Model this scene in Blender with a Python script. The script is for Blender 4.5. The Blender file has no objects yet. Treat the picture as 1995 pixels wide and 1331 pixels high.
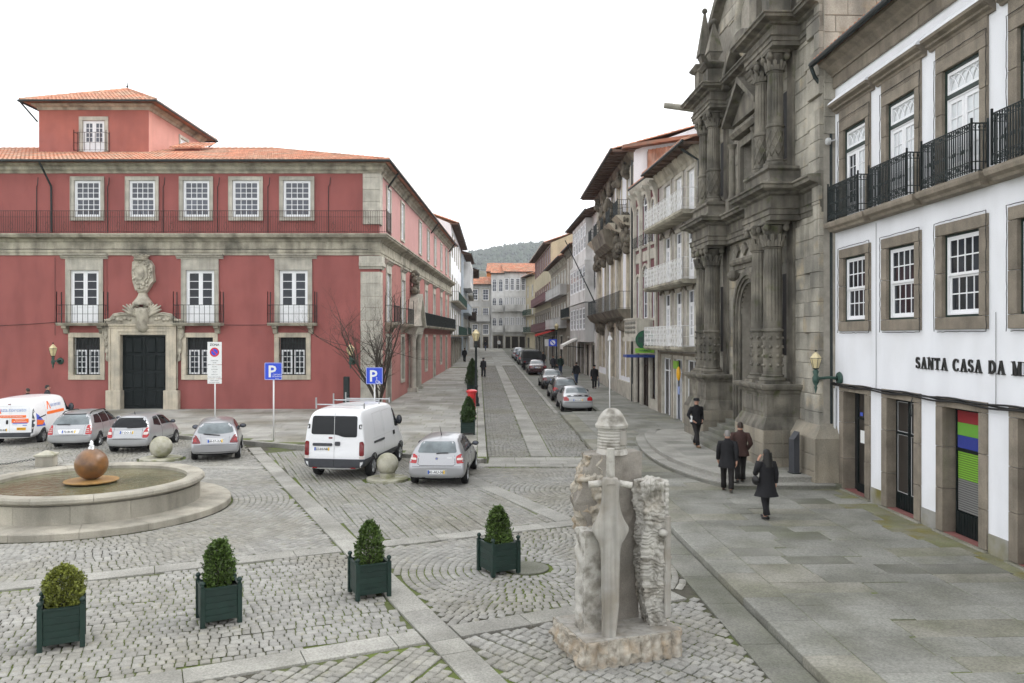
import bpy, bmesh, math, random
import numpy as np
from mathutils import Vector, Matrix
from mathutils.bvhtree import BVHTree
from mathutils.geometry import tessellate_polygon
R = math.radians
random.seed(7)
rng = np.random.default_rng(7)
SC = bpy.context.scene
COL = SC.collection

# ------------------------------------------------------------------ camera, sky, sun, exposure
cam_d = bpy.data.cameras.new('camera')
cam_d.lens = 28.0
cam_d.sensor_width = 36.0
cam_d.clip_start = 0.1
cam_d.clip_end = 6000
cam_d.shift_y = -8.5 / 1995
cam = bpy.data.objects.new('camera', cam_d)
COL.objects.link(cam)
cam.location = (0, 0, 4.5)
cam.rotation_euler = (R(90), 0, 0)
SC.camera = cam

SUN_EL, SUN_AZ = R(40), R(72)          # azimuth measured from +Y towards +X
world = bpy.data.worlds.new('World')
SC.world = world
world.use_nodes = True
wn, wl = world.node_tree.nodes, world.node_tree.links
for n in list(wn): wn.remove(n)
sky = wn.new('ShaderNodeTexSky'); sky.sky_type = 'NISHITA'; sky.sun_disc = False
sky.sun_elevation = SUN_EL; sky.sun_rotation = SUN_AZ
sky.air_density = 1.0; sky.dust_density = 4.0
hs = wn.new('ShaderNodeHueSaturation'); hs.inputs['Saturation'].default_value = 0.10
wl.new(sky.outputs[0], hs.inputs['Color'])
mx = wn.new('ShaderNodeMix'); mx.data_type = 'RGBA'; mx.inputs[0].default_value = 0.86
wl.new(hs.outputs[0], mx.inputs[6]); mx.inputs[7].default_value = (13.6, 13.8, 14.1, 1)
bg = wn.new('ShaderNodeBackground'); bg.inputs[1].default_value = 0.1
wl.new(mx.outputs[2], bg.inputs[0])
wo = wn.new('ShaderNodeOutputWorld'); wl.new(bg.outputs[0], wo.inputs[0])

sun_d = bpy.data.lights.new('sun', 'SUN')
sun_d.energy = 1.5; sun_d.angle = R(40); sun_d.color = (1.0, 0.97, 0.93)
sun = bpy.data.objects.new('sun', sun_d); COL.objects.link(sun)
sdir = Vector((math.sin(SUN_AZ) * math.cos(SUN_EL), math.cos(SUN_AZ) * math.cos(SUN_EL), math.sin(SUN_EL)))
sun.rotation_euler = sdir.to_track_quat('Z', 'Y').to_euler()
sun.location = (60, 40, 80)

vs = SC.view_settings
vs.view_transform = 'Standard'; vs.look = 'None'; vs.gamma = 1.0; vs.use_curve_mapping = False
vs.exposure = 0.6
SC.render.engine = 'CYCLES'
SC.cycles.use_denoising = True; SC.cycles.use_adaptive_sampling = True; SC.cycles.adaptive_threshold = 0.03
SC.cycles.max_bounces = 4; SC.cycles.diffuse_bounces = 2; SC.cycles.glossy_bounces = 2
SC.cycles.transmission_bounces = 4; SC.cycles.transparent_max_bounces = 8
SC.cycles.volume_bounces = 0

# ------------------------------------------------------------------ materials
def _n(nt, t): return nt.nodes.new(t)
def M(name, col, rough=0.8, metal=0.0, var=0.0, vscale=4.0, col2=None, c2scale=1.5, c2thr=0.55, c2w=0.12,
      bump=0.0, bscale=40.0, island=0.0, objr=0.0, streak=0.0, spec=0.4, coat=0.0, col3=None, c3scale=6.0, c3thr=0.6, c3w=0.08,
      speck=0.0, emit=0.0, trans=0.0, sscale=9.0, bdist=0.02, world=False):
    m = bpy.data.materials.new(name); m.use_nodes = True
    nt = m.node_tree; L = nt.links
    b = nt.nodes['Principled BSDF']
    b.inputs['Roughness'].default_value = rough; b.inputs['Metallic'].default_value = metal
    b.inputs['Specular IOR Level'].default_value = spec
    if coat: b.inputs['Coat Weight'].default_value = coat; b.inputs['Coat Roughness'].default_value = 0.05
    if trans: b.inputs['Transmission Weight'].default_value = trans
    tc = _n(nt, 'ShaderNodeTexCoord'); CO = _n(nt, 'ShaderNodeNewGeometry').outputs['Position'] if world else tc.outputs['Object']
    def noise(scale, detail=4, vec=None):
        n = _n(nt, 'ShaderNodeTexNoise'); n.inputs['Scale'].default_value = scale; n.inputs['Detail'].default_value = detail
        L.new(vec if vec else CO, n.inputs['Vector']); return n.outputs['Fac']
    def maprange(s, a, b_, c, d):
        n = _n(nt, 'ShaderNodeMapRange'); L.new(s, n.inputs[0])
        for i, v in zip((1, 2, 3, 4), (a, b_, c, d)): n.inputs[i].default_value = v
        return n.outputs[0]
    def mathn(op, a, b_):
        n = _n(nt, 'ShaderNodeMath'); n.operation = op
        for i, v in ((0, a), (1, b_)):
            if isinstance(v, (int, float)): n.inputs[i].default_value = v
            else: L.new(v, n.inputs[i])
        return n.outputs[0]
    base = _n(nt, 'ShaderNodeRGB'); base.outputs[0].default_value = (*col, 1); c = base.outputs[0]
    def mixto(c, col_, fac):
        n = _n(nt, 'ShaderNodeMix'); n.data_type = 'RGBA'; L.new(fac, n.inputs[0]); L.new(c, n.inputs[6])
        n.inputs[7].default_value = (*col_, 1); return n.outputs[2]
    if col2: c = mixto(c, col2, maprange(noise(c2scale, 6), c2thr - c2w, c2thr + c2w, 0, 1))
    if col3: c = mixto(c, col3, maprange(noise(c3scale, 5), c3thr - c3w, c3thr + c3w, 0, 1))
    f = None
    def mul(f, s): return s if f is None else mathn('MULTIPLY', f, s)
    if var: f = mul(f, maprange(noise(vscale, 6), 0.3, 0.7, 1 - var, 1 + var))
    if speck: f = mul(f, maprange(noise(vscale * 22, 2), 0.3, 0.7, 1 - speck, 1 + speck))
    if streak:
        mp = _n(nt, 'ShaderNodeMapping'); mp.inputs['Scale'].default_value = (sscale, sscale, 0.35)
        L.new(tc.outputs['Object'], mp.inputs[0])
        f = mul(f, maprange(noise(1.0, 5, mp.outputs[0]), 0.42, 0.68, 1.0, 1 - streak))
    if island:
        g = _n(nt, 'ShaderNodeNewGeometry'); f = mul(f, maprange(g.outputs['Random Per Island'], 0, 1, 1 - island, 1 + island))
    if objr:
        g = _n(nt, 'ShaderNodeObjectInfo'); f = mul(f, maprange(g.outputs['Random'], 0, 1, 1 - objr, 1 + objr))
    if f is not None:
        v = _n(nt, 'ShaderNodeVectorMath'); v.operation = 'SCALE'; L.new(c, v.inputs[0]); L.new(f, v.inputs['Scale']); c = v.outputs[0]
    L.new(c, b.inputs['Base Color'])
    if emit:
        L.new(c, b.inputs['Emission Color']); b.inputs['Emission Strength'].default_value = emit
    if bump:
        n = _n(nt, 'ShaderNodeBump'); n.inputs['Strength'].default_value = bump; n.inputs['Distance'].default_value = bdist
        L.new(noise(bscale, 6), n.inputs['Height']); L.new(n.outputs[0], b.inputs['Normal'])
    return m

MT = {}
def mat(k, *a, **kw): MT[k] = M(k, *a, **kw); return MT[k]
# stone
mat('granite', (0.50, 0.475, 0.41), 0.85, var=0.16, vscale=2.2, col2=(0.37, 0.35, 0.30), c2scale=0.9, c2thr=0.56, speck=0.14, bump=0.25, bscale=60, objr=0.08, streak=0.18)
mat('granite_warm', (0.56, 0.50, 0.395), 0.85, var=0.14, vscale=2.0, col2=(0.42, 0.385, 0.315), c2scale=1.2, speck=0.12, bump=0.2, bscale=60, objr=0.12, streak=0.2)
mat('granite_brown', (0.245, 0.212, 0.168), 0.85, var=0.18, vscale=2.5, col2=(0.18, 0.155, 0.122), c2scale=1.6, speck=0.16, bump=0.25, bscale=60, objr=0.12, streak=0.15)
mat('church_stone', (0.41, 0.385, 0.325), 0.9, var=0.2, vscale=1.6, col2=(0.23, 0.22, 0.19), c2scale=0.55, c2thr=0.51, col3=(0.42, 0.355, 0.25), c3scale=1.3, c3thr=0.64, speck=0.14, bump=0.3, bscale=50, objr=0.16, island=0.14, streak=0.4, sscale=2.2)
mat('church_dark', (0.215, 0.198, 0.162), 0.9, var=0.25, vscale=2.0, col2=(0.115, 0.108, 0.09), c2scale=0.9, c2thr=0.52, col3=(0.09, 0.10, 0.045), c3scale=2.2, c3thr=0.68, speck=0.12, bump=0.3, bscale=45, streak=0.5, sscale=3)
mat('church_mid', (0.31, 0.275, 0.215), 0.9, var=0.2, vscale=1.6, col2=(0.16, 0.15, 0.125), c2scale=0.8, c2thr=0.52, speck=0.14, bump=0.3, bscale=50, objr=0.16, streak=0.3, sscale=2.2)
mat('mortar', (0.30, 0.28, 0.24), 0.95, var=0.15, vscale=5)
mat('cornice_stone', (0.43, 0.40, 0.32), 0.88, var=0.22, vscale=1.3, col2=(0.17, 0.16, 0.13), c2scale=0.8, c2thr=0.61, speck=0.12, bump=0.25, bscale=50, streak=0.4, sscale=2.5)
mat('carved_stone', (0.50, 0.46, 0.375), 0.88, var=0.2, vscale=3, col2=(0.27, 0.25, 0.205), c2scale=2.2, c2thr=0.56, speck=0.1, bump=0.5, bscale=28, streak=0.25, sscale=3)
mat('dark_carved', (0.20, 0.175, 0.135), 0.9, var=0.25, vscale=2, col2=(0.10, 0.09, 0.07), c2scale=1.4, c2thr=0.52, bump=0.6, bscale=12, streak=0.3, sscale=2)
mat('statue_stone', (0.42, 0.405, 0.37), 0.85, var=0.14, vscale=3, col2=(0.33, 0.29, 0.235), c2scale=3.2, c2thr=0.62, col3=(0.20, 0.187, 0.16), c3scale=5, c3thr=0.56, speck=0.08, bump=0.4, bscale=45)
mat('statue_rough', (0.40, 0.37, 0.315), 0.9, var=0.2, vscale=6, col2=(0.33, 0.265, 0.19), c2scale=5, c2thr=0.55, col3=(0.27, 0.24, 0.195), c3scale=9, c3thr=0.58, speck=0.12, bump=0.9, bscale=30)
mat('statue_smooth', (0.365, 0.35, 0.32), 0.75, var=0.1, vscale=3, col2=(0.27, 0.245, 0.205), c2scale=2.5, c2thr=0.54, bump=0.12, bscale=60, streak=0.3, sscale=10)
mat('statue_grey', (0.26, 0.24, 0.21), 0.85, var=0.15, vscale=3, col2=(0.20, 0.18, 0.155), c2scale=2, speck=0.14, bump=0.3, bscale=70)
mat('sett', (0.278, 0.273, 0.252), 0.78, var=0.12, vscale=2.5, island=0.14, objr=0.14, speck=0.14, bump=0.4, bscale=35, col2=(0.235, 0.225, 0.19), c2scale=0.35, c2thr=0.55, col3=(0.23, 0.22, 0.165), c3scale=5.0, c3thr=0.66, world=True)
mat('joint', (0.07, 0.065, 0.05), 0.95, var=0.2, vscale=8, col2=(0.11, 0.145, 0.03), c2scale=0.45, c2thr=0.47, c2w=0.09, bump=0.3, bscale=60, world=True)
mat('slab', (0.228, 0.227, 0.203), 0.72, var=0.16, vscale=1.3, col2=(0.145, 0.145, 0.118), c2scale=0.55, c2thr=0.56, c2w=0.10, col3=(0.20, 0.198, 0.145), c3scale=0.8, c3thr=0.70, objr=0.09, island=0.10, speck=0.24, bump=0.35, bscale=80, world=True)
mat('slab_warm', (0.245, 0.236, 0.20), 0.72, var=0.16, vscale=1.3, col2=(0.17, 0.168, 0.125), c2scale=0.8, c2thr=0.5, objr=0.09, speck=0.24, bump=0.35, bscale=80, world=True)
mat('slab_dark', (0.185, 0.183, 0.16), 0.7, var=0.18, vscale=1.5, col2=(0.115, 0.12, 0.085), c2scale=0.6, c2thr=0.54, objr=0.09, speck=0.24, bump=0.35, bscale=80, world=True)
mat('slab_moss', (0.16, 0.165, 0.085), 0.8, var=0.2, vscale=1.5, col2=(0.20, 0.19, 0.14), c2scale=1.4, c2thr=0.52, col3=(0.17, 0.15, 0.045), c3scale=2.0, c3thr=0.58, speck=0.2, bump=0.3, bscale=80, world=True)
mat('strip', (0.305, 0.298, 0.27), 0.75, var=0.14, vscale=1.6, col2=(0.21, 0.205, 0.18), c2scale=0.6, c2thr=0.57, objr=0.12, speck=0.24, bump=0.3, bscale=80, world=True)
mat('pave_far', (0.315, 0.31, 0.285), 0.78, var=0.14, vscale=1.0, col2=(0.20, 0.19, 0.155), c2scale=0.4, c2thr=0.56, island=0.16, speck=0.14, world=True)
mat('terrain', (0.16, 0.15, 0.125), 0.9, var=0.15, vscale=2, bump=0.3, bscale=12)
mat('fountain_stone', (0.42, 0.39, 0.325), 0.82, var=0.12, vscale=2.2, col2=(0.26, 0.245, 0.205), c2scale=1.1, c2thr=0.52, speck=0.12, objr=0.08, bump=0.2, bscale=70, streak=0.25, sscale=3)
mat('sphere_stone', (0.40, 0.385, 0.315), 0.85, var=0.18, vscale=4, col2=(0.20, 0.20, 0.11), c2scale=2.5, c2thr=0.56, speck=0.1, bump=0.25, bscale=50)
mat('rust_stone', (0.20, 0.092, 0.03), 0.32, var=0.25, vscale=5, col2=(0.11, 0.055, 0.025), c2scale=3, bump=0.15, bscale=20, spec=0.6)
mat('ochre_stone', (0.34, 0.20, 0.075), 0.35, var=0.2, vscale=6, bump=0.1)
# plaster and paint
mat('red_plaster', (0.335, 0.108, 0.097), 0.9, var=0.08, vscale=0.7, col2=(0.29, 0.095, 0.088), c2scale=0.25, c2thr=0.5, c2w=0.2, bump=0.06, bscale=90, streak=0.17, sscale=1.2)
mat('red_plaster_lit', (0.41, 0.175, 0.155), 0.9, var=0.06, vscale=0.7, bump=0.06, bscale=90, streak=0.08, sscale=1.2)  # the red plaster again, street-side light painted into a lighter colour
mat('red_plaster_sunlit', (0.50, 0.275, 0.26), 0.9, var=0.06, vscale=0.7, bump=0.06, bscale=90, streak=0.06, sscale=1.2)  # same plaster for the upper street side, washed-out sunlight painted in
mat('tower_plaster_sunlit', (0.55, 0.27, 0.225), 0.9, var=0.08, vscale=0.9, bump=0.08, bscale=60, streak=0.1, sscale=1.5)  # tower plaster again, sunlight on its side painted into the colour
mat('foam', (0.85, 0.87, 0.88), 0.5)
mat('hill_leaf', (0.034, 0.05, 0.026), 0.95, island=0.45)
mat('tower_plaster', (0.40, 0.135, 0.105), 0.9, var=0.10, vscale=0.9, col2=(0.35, 0.125, 0.105), c2scale=0.5, bump=0.08, bscale=60, streak=0.12, sscale=1.5)
mat('white_plaster', (0.80, 0.815, 0.85), 0.9, var=0.02, vscale=0.8, col2=(0.74, 0.75, 0.77), c2scale=0.6, c2thr=0.64, c2w=0.1, bump=0.05, bscale=50, streak=0.08, sscale=1.5)
mat('grime_plinth', (0.29, 0.285, 0.265), 0.9, var=0.15, vscale=2, col2=(0.17, 0.15, 0.045), c2scale=1.2, c2thr=0.58, bump=0.15, bscale=50)
mat('old_white', (0.68, 0.68, 0.67), 0.9, var=0.06, vscale=1.0, col2=(0.45, 0.445, 0.43), c2scale=0.6, c2thr=0.6, streak=0.2, sscale=1.5, bump=0.05)
mat('old_white_b', (0.50, 0.50, 0.49), 0.9, var=0.06, vscale=1.0, col2=(0.38, 0.37, 0.35), c2scale=0.5, c2thr=0.6, streak=0.2, sscale=1.5)
mat('tile_facade', (0.42, 0.40, 0.37), 0.55, var=0.15, vscale=9, col2=(0.27, 0.24, 0.21), c2scale=0.8, c2thr=0.56, streak=0.2, sscale=2)
mat('maroon', (0.15, 0.05, 0.058), 0.6, var=0.15, vscale=3, streak=0.15)
mat('ochre_wall', (0.47, 0.41, 0.285), 0.9, var=0.08, vscale=1.0, streak=0.2, sscale=1.5)
mat('blue_wall', (0.47, 0.53, 0.58), 0.9, var=0.08, vscale=1.0)
mat('white_paint', (0.80, 0.81, 0.83), 0.45, var=0.03, vscale=3)
mat('grey_paint', (0.55, 0.56, 0.56), 0.5, var=0.06, vscale=3)
mat('green_paint', (0.009, 0.026, 0.020), 0.5, var=0.18, vscale=6, objr=0.1, bump=0.05)
mat('dark_door', (0.004, 0.008, 0.0085), 0.55, var=0.2, vscale=4, spec=0.25)
mat('iron', (0.022, 0.030, 0.030), 0.5, metal=0.3, var=0.2, vscale=6)
mat('iron_rust', (0.07, 0.045, 0.04), 0.7, metal=0.2, var=0.2, vscale=6)
mat('iron_green', (0.03, 0.07, 0.055), 0.5, var=0.2, vscale=5)
mat('white_iron', (0.72, 0.72, 0.71), 0.5, var=0.06, vscale=5)
mat('dark_wood', (0.04, 0.026, 0.02), 0.7, var=0.2, vscale=4, bump=0.1)
mat('eave_wood', (0.13, 0.085, 0.065), 0.8, var=0.25, vscale=2, island=0.12)
mat('tile', (0.50, 0.225, 0.14), 0.82, island=0.2, var=0.14, vscale=1.0, col2=(0.42, 0.28, 0.20), c2scale=0.7, c2thr=0.55, speck=0.06)
mat('tile_old', (0.36, 0.16, 0.10), 0.85, island=0.25, var=0.2, vscale=1.5, col2=(0.20, 0.15, 0.12), c2scale=0.9, c2thr=0.55)
mat('rust_sheet', (0.34, 0.15, 0.09), 0.75, var=0.2, vscale=2, col2=(0.46, 0.32, 0.26), c2scale=0.8, c2thr=0.55, streak=0.3, sscale=3)
mat('orange_sheet', (0.55, 0.19, 0.05), 0.7, var=0.15, vscale=2, streak=0.2)
# glass
mat('pane', (0.020, 0.024, 0.032), 0.06, spec=0.35, objr=0.5, var=0.25, vscale=0.8)
mat('pane_grey', (0.085, 0.092, 0.112), 0.08, spec=0.4, objr=0.3, var=0.3, vscale=0.9)
mat('pane_pale', (0.62, 0.65, 0.67), 0.15, spec=0.5, objr=0.06, var=0.06, vscale=2)
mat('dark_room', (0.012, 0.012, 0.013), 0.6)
mat('shop_dark', (0.035, 0.03, 0.026), 0.3, var=0.4, vscale=1.2)
mat('car_glass', (0.008, 0.010, 0.012), 0.06, spec=0.28)
mat('car_glass_pale', (0.13, 0.155, 0.165), 0.05, spec=0.6, var=0.35, vscale=2.5)
# vehicles
mat('silver', (0.40, 0.41, 0.425), 0.30, metal=0.5, coat=0.6, spec=0.5)
mat('silver_warm', (0.36, 0.365, 0.38), 0.30, metal=0.5, coat=0.6)
mat('black_paint', (0.012, 0.013, 0.015), 0.2, coat=0.9, spec=0.6)
mat('maroon_paint', (0.045, 0.012, 0.018), 0.25, coat=0.8, spec=0.6)
mat('blue_paint', (0.02, 0.05, 0.10), 0.25, coat=0.8, spec=0.6)
mat('van_white', (0.78, 0.79, 0.81), 0.3, coat=0.5, var=0.02, vscale=1)
mat('van_grey', (0.045, 0.048, 0.056), 0.55, var=0.1, vscale=4)
mat('rubber', (0.014, 0.014, 0.015), 0.8)
mat('rim', (0.42, 0.43, 0.44), 0.3, metal=0.8)
mat('underbody', (0.008, 0.008, 0.009), 0.9)
mat('red_lamp', (0.36, 0.012, 0.015), 0.15, coat=0.6, var=0.25, vscale=14)
mat('dark_red_lamp', (0.16, 0.01, 0.014), 0.15, coat=0.6, var=0.25, vscale=14)
mat('clear_lamp', (0.62, 0.55, 0.52), 0.12, coat=0.6)
mat('amber', (0.65, 0.22, 0.03), 0.2, coat=0.4)
mat('plate_white', (0.78, 0.79, 0.80), 0.4)
mat('plate_blue', (0.02, 0.09, 0.45), 0.4)
mat('plate_yellow', (0.75, 0.48, 0.03), 0.4)
mat('plate_ink', (0.02, 0.02, 0.025), 0.5)
mat('chrome', (0.6, 0.6, 0.6), 0.15, metal=1.0)
mat('canvas', (0.03, 0.032, 0.033), 0.7, var=0.3, vscale=3, bump=0.3, bscale=6)
mat('ad_orange', (0.85, 0.16, 0.02), 0.4)
mat('ad_blue', (0.07, 0.12, 0.55), 0.4)
mat('ad_lilac', (0.28, 0.36, 0.62), 0.4)
mat('ad_yellow', (0.80, 0.42, 0.02), 0.4)
# signs
mat('sign_blue', (0.03, 0.08, 0.62), 0.4)
mat('sign_white', (0.78, 0.79, 0.78), 0.45)
mat('sign_red', (0.60, 0.02, 0.025), 0.4)
mat('sign_ink', (0.04, 0.04, 0.045), 0.5)
mat('pole_white', (0.70, 0.70, 0.70), 0.45)
mat('post_red', (0.55, 0.025, 0.028), 0.35, coat=0.3, var=0.08)
mat('pharm_green', (0.02, 0.12, 0.055), 0.35)
mat('lime', (0.20, 0.42, 0.045), 0.4)
mat('sign_dkblue', (0.03, 0.06, 0.25), 0.4)
mat('letters', (0.02, 0.021, 0.02), 0.45)
mat('flag_red', (0.25, 0.02, 0.025), 0.6); mat('flag_green', (0.13, 0.34, 0.04), 0.6); mat('flag_blue', (0.025, 0.04, 0.24), 0.6)
mat('shutter', (0.20, 0.20, 0.195), 0.5)
mat('lamp_glass', (0.62, 0.53, 0.31), 0.25, spec=0.6, var=0.15, vscale=6)
mat('awning', (0.70, 0.69, 0.65), 0.8); mat('awning_red', (0.60, 0.05, 0.04), 0.7)
mat('step_red', (0.22, 0.09, 0.08), 0.8, var=0.15)
mat('cable', (0.018, 0.018, 0.018), 0.7)
# plants
mat('leaf', (0.072, 0.118, 0.028), 0.55, island=0.6, var=0.3, vscale=3, spec=0.3)
mat('leaf_yellow', (0.16, 0.18, 0.035), 0.55, island=0.45, var=0.3, vscale=3, spec=0.3)
mat('leaf_dark', (0.045, 0.080, 0.024), 0.6, island=0.55, var=0.3, vscale=3, spec=0.3)
mat('bark', (0.055, 0.045, 0.036), 0.9, var=0.25, vscale=8, bump=0.4, bscale=30)
mat('soil', (0.03, 0.023, 0.016), 0.95, var=0.3, vscale=12, bump=0.5, bscale=30)
mat('hill', (0.030, 0.042, 0.022), 0.95, var=0.5, vscale=0.03, col2=(0.045, 0.05, 0.03), c2scale=0.012)
# people
mat('skin', (0.48, 0.27, 0.19), 0.55, var=0.06, vscale=20)
mat('hair_black', (0.010, 0.009, 0.008), 0.5); mat('hair_grey', (0.22, 0.21, 0.20), 0.6); mat('hair_brown', (0.03, 0.02, 0.014), 0.5)
mat('cloth_black', (0.010, 0.010, 0.012), 0.85, var=0.2, vscale=8); mat('cloth_brown', (0.045, 0.022, 0.018), 0.85, var=0.2, vscale=8)
mat('cloth_dark', (0.022, 0.023, 0.028), 0.85, var=0.2, vscale=8); mat('cloth_jeans', (0.045, 0.065, 0.12), 0.85, var=0.2, vscale=8)
mat('cloth_green', (0.018, 0.035, 0.028), 0.85, var=0.2, vscale=8); mat('cloth_trouser', (0.016, 0.014, 0.014), 0.85, var=0.2, vscale=8)
mat('cloth_white', (0.6, 0.6, 0.6), 0.8)
mat('shoe_tan', (0.17, 0.11, 0.06), 0.6); mat('shoe_brown', (0.05, 0.022, 0.014), 0.5); mat('shoe_black', (0.008, 0.008, 0.008), 0.4)
mat('umbrella', (0.012, 0.018, 0.06), 0.6)

# water
def water_mat():
    m = bpy.data.materials.new('water'); m.use_nodes = True; nt = m.node_tree
    b = nt.nodes['Principled BSDF']
    b.inputs['Base Color'].default_value = (0.11, 0.10, 0.055, 1); b.inputs['Roughness'].default_value = 0.06
    b.inputs['Specular IOR Level'].default_value = 0.5; b.inputs['IOR'].default_value = 1.33
    tc = _n(nt, 'ShaderNodeTexCoord'); n = _n(nt, 'ShaderNodeTexNoise'); n.inputs['Scale'].default_value = 5; n.inputs['Detail'].default_value = 4
    nt.links.new(tc.outputs['Object'], n.inputs[0])
    cr = _n(nt, 'ShaderNodeValToRGB'); cr.color_ramp.elements[0].position = 0.35; cr.color_ramp.elements[1].position = 0.7
    cr.color_ramp.elements[0].color = (0.085, 0.09, 0.055, 1); cr.color_ramp.elements[1].color = (0.16, 0.15, 0.085, 1)
    n3 = _n(nt, 'ShaderNodeTexNoise'); n3.inputs['Scale'].default_value = 0.8; nt.links.new(tc.outputs['Object'], n3.inputs[0])
    nt.links.new(n3.outputs[0], cr.inputs[0]); nt.links.new(cr.outputs[0], b.inputs['Base Color'])
    bp = _n(nt, 'ShaderNodeBump'); bp.inputs['Strength'].default_value = 0.5; bp.inputs['Distance'].default_value = 0.05
    nt.links.new(n.outputs[0], bp.inputs['Height']); nt.links.new(bp.outputs[0], b.inputs['Normal'])
    MT['water'] = m
water_mat()

# ------------------------------------------------------------------ mesh helpers
class MB:
    def __init__(s): s.v = []; s.f = []; s.mi = []; s.m = 0
    def add(s, vs, fs):
        o = len(s.v); s.v.extend(vs)
        for f in fs: s.f.append(tuple(i + o for i in f)); s.mi.append(s.m)
        return s
    def box(s, x0, x1, y0, y1, z0, z1):
        return s.add([(x0, y0, z0), (x1, y0, z0), (x1, y1, z0), (x0, y1, z0), (x0, y0, z1), (x1, y0, z1), (x1, y1, z1), (x0, y1, z1)],
                     [(3, 2, 1, 0), (4, 5, 6, 7), (0, 1, 5, 4), (1, 2, 6, 5), (2, 3, 7, 6), (3, 0, 4, 7)])
    def cbox(s, x0, x1, y0, y1, z0, z1, c=0.02):
        """box with its front (-y) edges chamfered"""
        a = [(x0, y1, z0), (x1, y1, z0), (x1, y1, z1), (x0, y1, z1)]
        b = [(x0, y0 + c, z0), (x1, y0 + c, z0), (x1, y0 + c, z1), (x0, y0 + c, z1)]
        d = [(x0 + c, y0, z0 + c), (x1 - c, y0, z0 + c), (x1 - c, y0, z1 - c), (x0 + c, y0, z1 - c)]
        fs = [(8, 9, 10, 11)]
        for i in range(4):
            j = (i + 1) % 4
            fs.append((i, j, 4 + j, 4 + i)); fs.append((4 + i, 4 + j, 8 + j, 8 + i))
        return s.add(a + b + d, fs)
    def prism(s, poly, a0, a1, plane='xz'):
        """2D polygon extruded: 'xz' along y, 'xy' along z, 'yz' along x"""
        n = len(poly)
        def p(u, w, a): return {'xz': (u, a, w), 'xy': (u, w, a), 'yz': (a, u, w)}[plane]
        vs_ = [p(u, w, a0) for u, w in poly] + [p(u, w, a1) for u, w in poly]
        tr = tessellate_polygon([[Vector((u, w, 0)) for u, w in poly]])
        fs = [tuple(t) for t in tr] + [tuple(n + i for i in reversed(t)) for t in tr]
        for i in range(n):
            j = (i + 1) % n; fs.append((i, j, n + j, n + i))
        return s.add(vs_, fs)
    def tube(s, pts, r, n=6, cap=True):
        pts = [Vector(p) for p in pts]; rs = r if isinstance(r, (list, tuple)) else [r] * len(pts)
        vs_, fs = [], []
        up = None
        for i, p in enumerate(pts):
            d = (pts[min(i + 1, len(pts) - 1)] - pts[max(i - 1, 0)]).normalized()
            if up is None:
                up = Vector((0, 0, 1)) if abs(d.z) < 0.9 else Vector((1, 0, 0))
            a = d.cross(up)
            if a.length < 1e-5: a = d.cross(Vector((0.3, 0.9, 0.2)))
            a.normalize(); b = a.cross(d).normalized(); up = b
            for k in range(n):
                t = 2 * math.pi * k / n
                vs_.append(tuple(p + (a * math.cos(t) + b * math.sin(t)) * rs[i]))
        for i in range(len(pts) - 1):
            for k in range(n):
                k2 = (k + 1) % n
                fs.append((i * n + k, i * n + k2, (i + 1) * n + k2, (i + 1) * n + k))
        if cap:
            fs.append(tuple(range(n - 1, -1, -1))); fs.append(tuple(range((len(pts) - 1) * n, len(pts) * n)))
        return s.add(vs_, fs)
    def lathe(s, prof, n=16, c=(0, 0, 0), a0=0.0, a1=2 * math.pi, mod=None, axis='z'):
        full = abs(a1 - a0 - 2 * math.pi) < 1e-6
        m = n if full else n + 1
        vs_, fs = [], []
        for i, (r, z) in enumerate(prof):
            for k in range(m):
                t = a0 + (a1 - a0) * k / n
                rr = r * (mod(t, i, z) if mod else 1)
                if axis == 'z': vs_.append((c[0] + rr * math.cos(t), c[1] + rr * math.sin(t), c[2] + z))
                elif axis == 'y': vs_.append((c[0] + rr * math.cos(t), c[1] + z, c[2] + rr * math.sin(t)))
                else: vs_.append((c[0] + z, c[1] + rr * math.cos(t), c[2] + rr * math.sin(t)))
        for i in range(len(prof) - 1):
            for k in range(n):
                k2 = (k + 1) % m
                fs.append((i * m + k, i * m + k2, (i + 1) * m + k2, (i + 1) * m + k))
        return s.add(vs_, fs)
    def grid(s, fn, nu, nv, closed_u=False):
        m = nu if closed_u else nu + 1
        vs_ = [tuple(fn(i / nu, j / nv)) for j in range(nv + 1) for i in range(m)]
        fs = []
        for j in range(nv):
            for i in range(nu):
                i2 = (i + 1) % m
                fs.append((j * m + i, j * m + i2, (j + 1) * m + i2, (j + 1) * m + i))
        return s.add(vs_, fs)
    def sweep(s, path, prof, closed=False, cap=True):
        """path: 2D points (x, y); prof: (out, z) with out measured to the right of travel; mitred corners"""
        n = len(path); k = len(prof); vs_ = []
        P = [Vector(p) for p in path]
        for i in range(n):
            d0 = (P[i] - P[i - 1]).normalized() if (i > 0 or closed) else None
            d1 = (P[(i + 1) % n] - P[i]).normalized() if (i < n - 1 or closed) else None
            if d0 is None: d0 = d1
            if d1 is None: d1 = d0
            n0 = Vector((d0.y, -d0.x)); n1 = Vector((d1.y, -d1.x))
            b = (n0 + n1)
            b = b / max(0.3, b.dot(n0)) if b.length > 1e-6 else n0
            for o, z in prof: vs_.append((P[i].x + b.x * o, P[i].y + b.y * o, z))
        fs = []
        for i in range(n if closed else n - 1):
            i2 = (i + 1) % n
            for j in range(k - 1): fs.append((i * k + j, i2 * k + j, i2 * k + j + 1, i * k + j + 1))
        if cap and not closed:
            fs.append(tuple(range(k - 1, -1, -1))); fs.append(tuple((n - 1) * k + j for j in range(k)))
        return s.add(vs_, fs)
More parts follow.
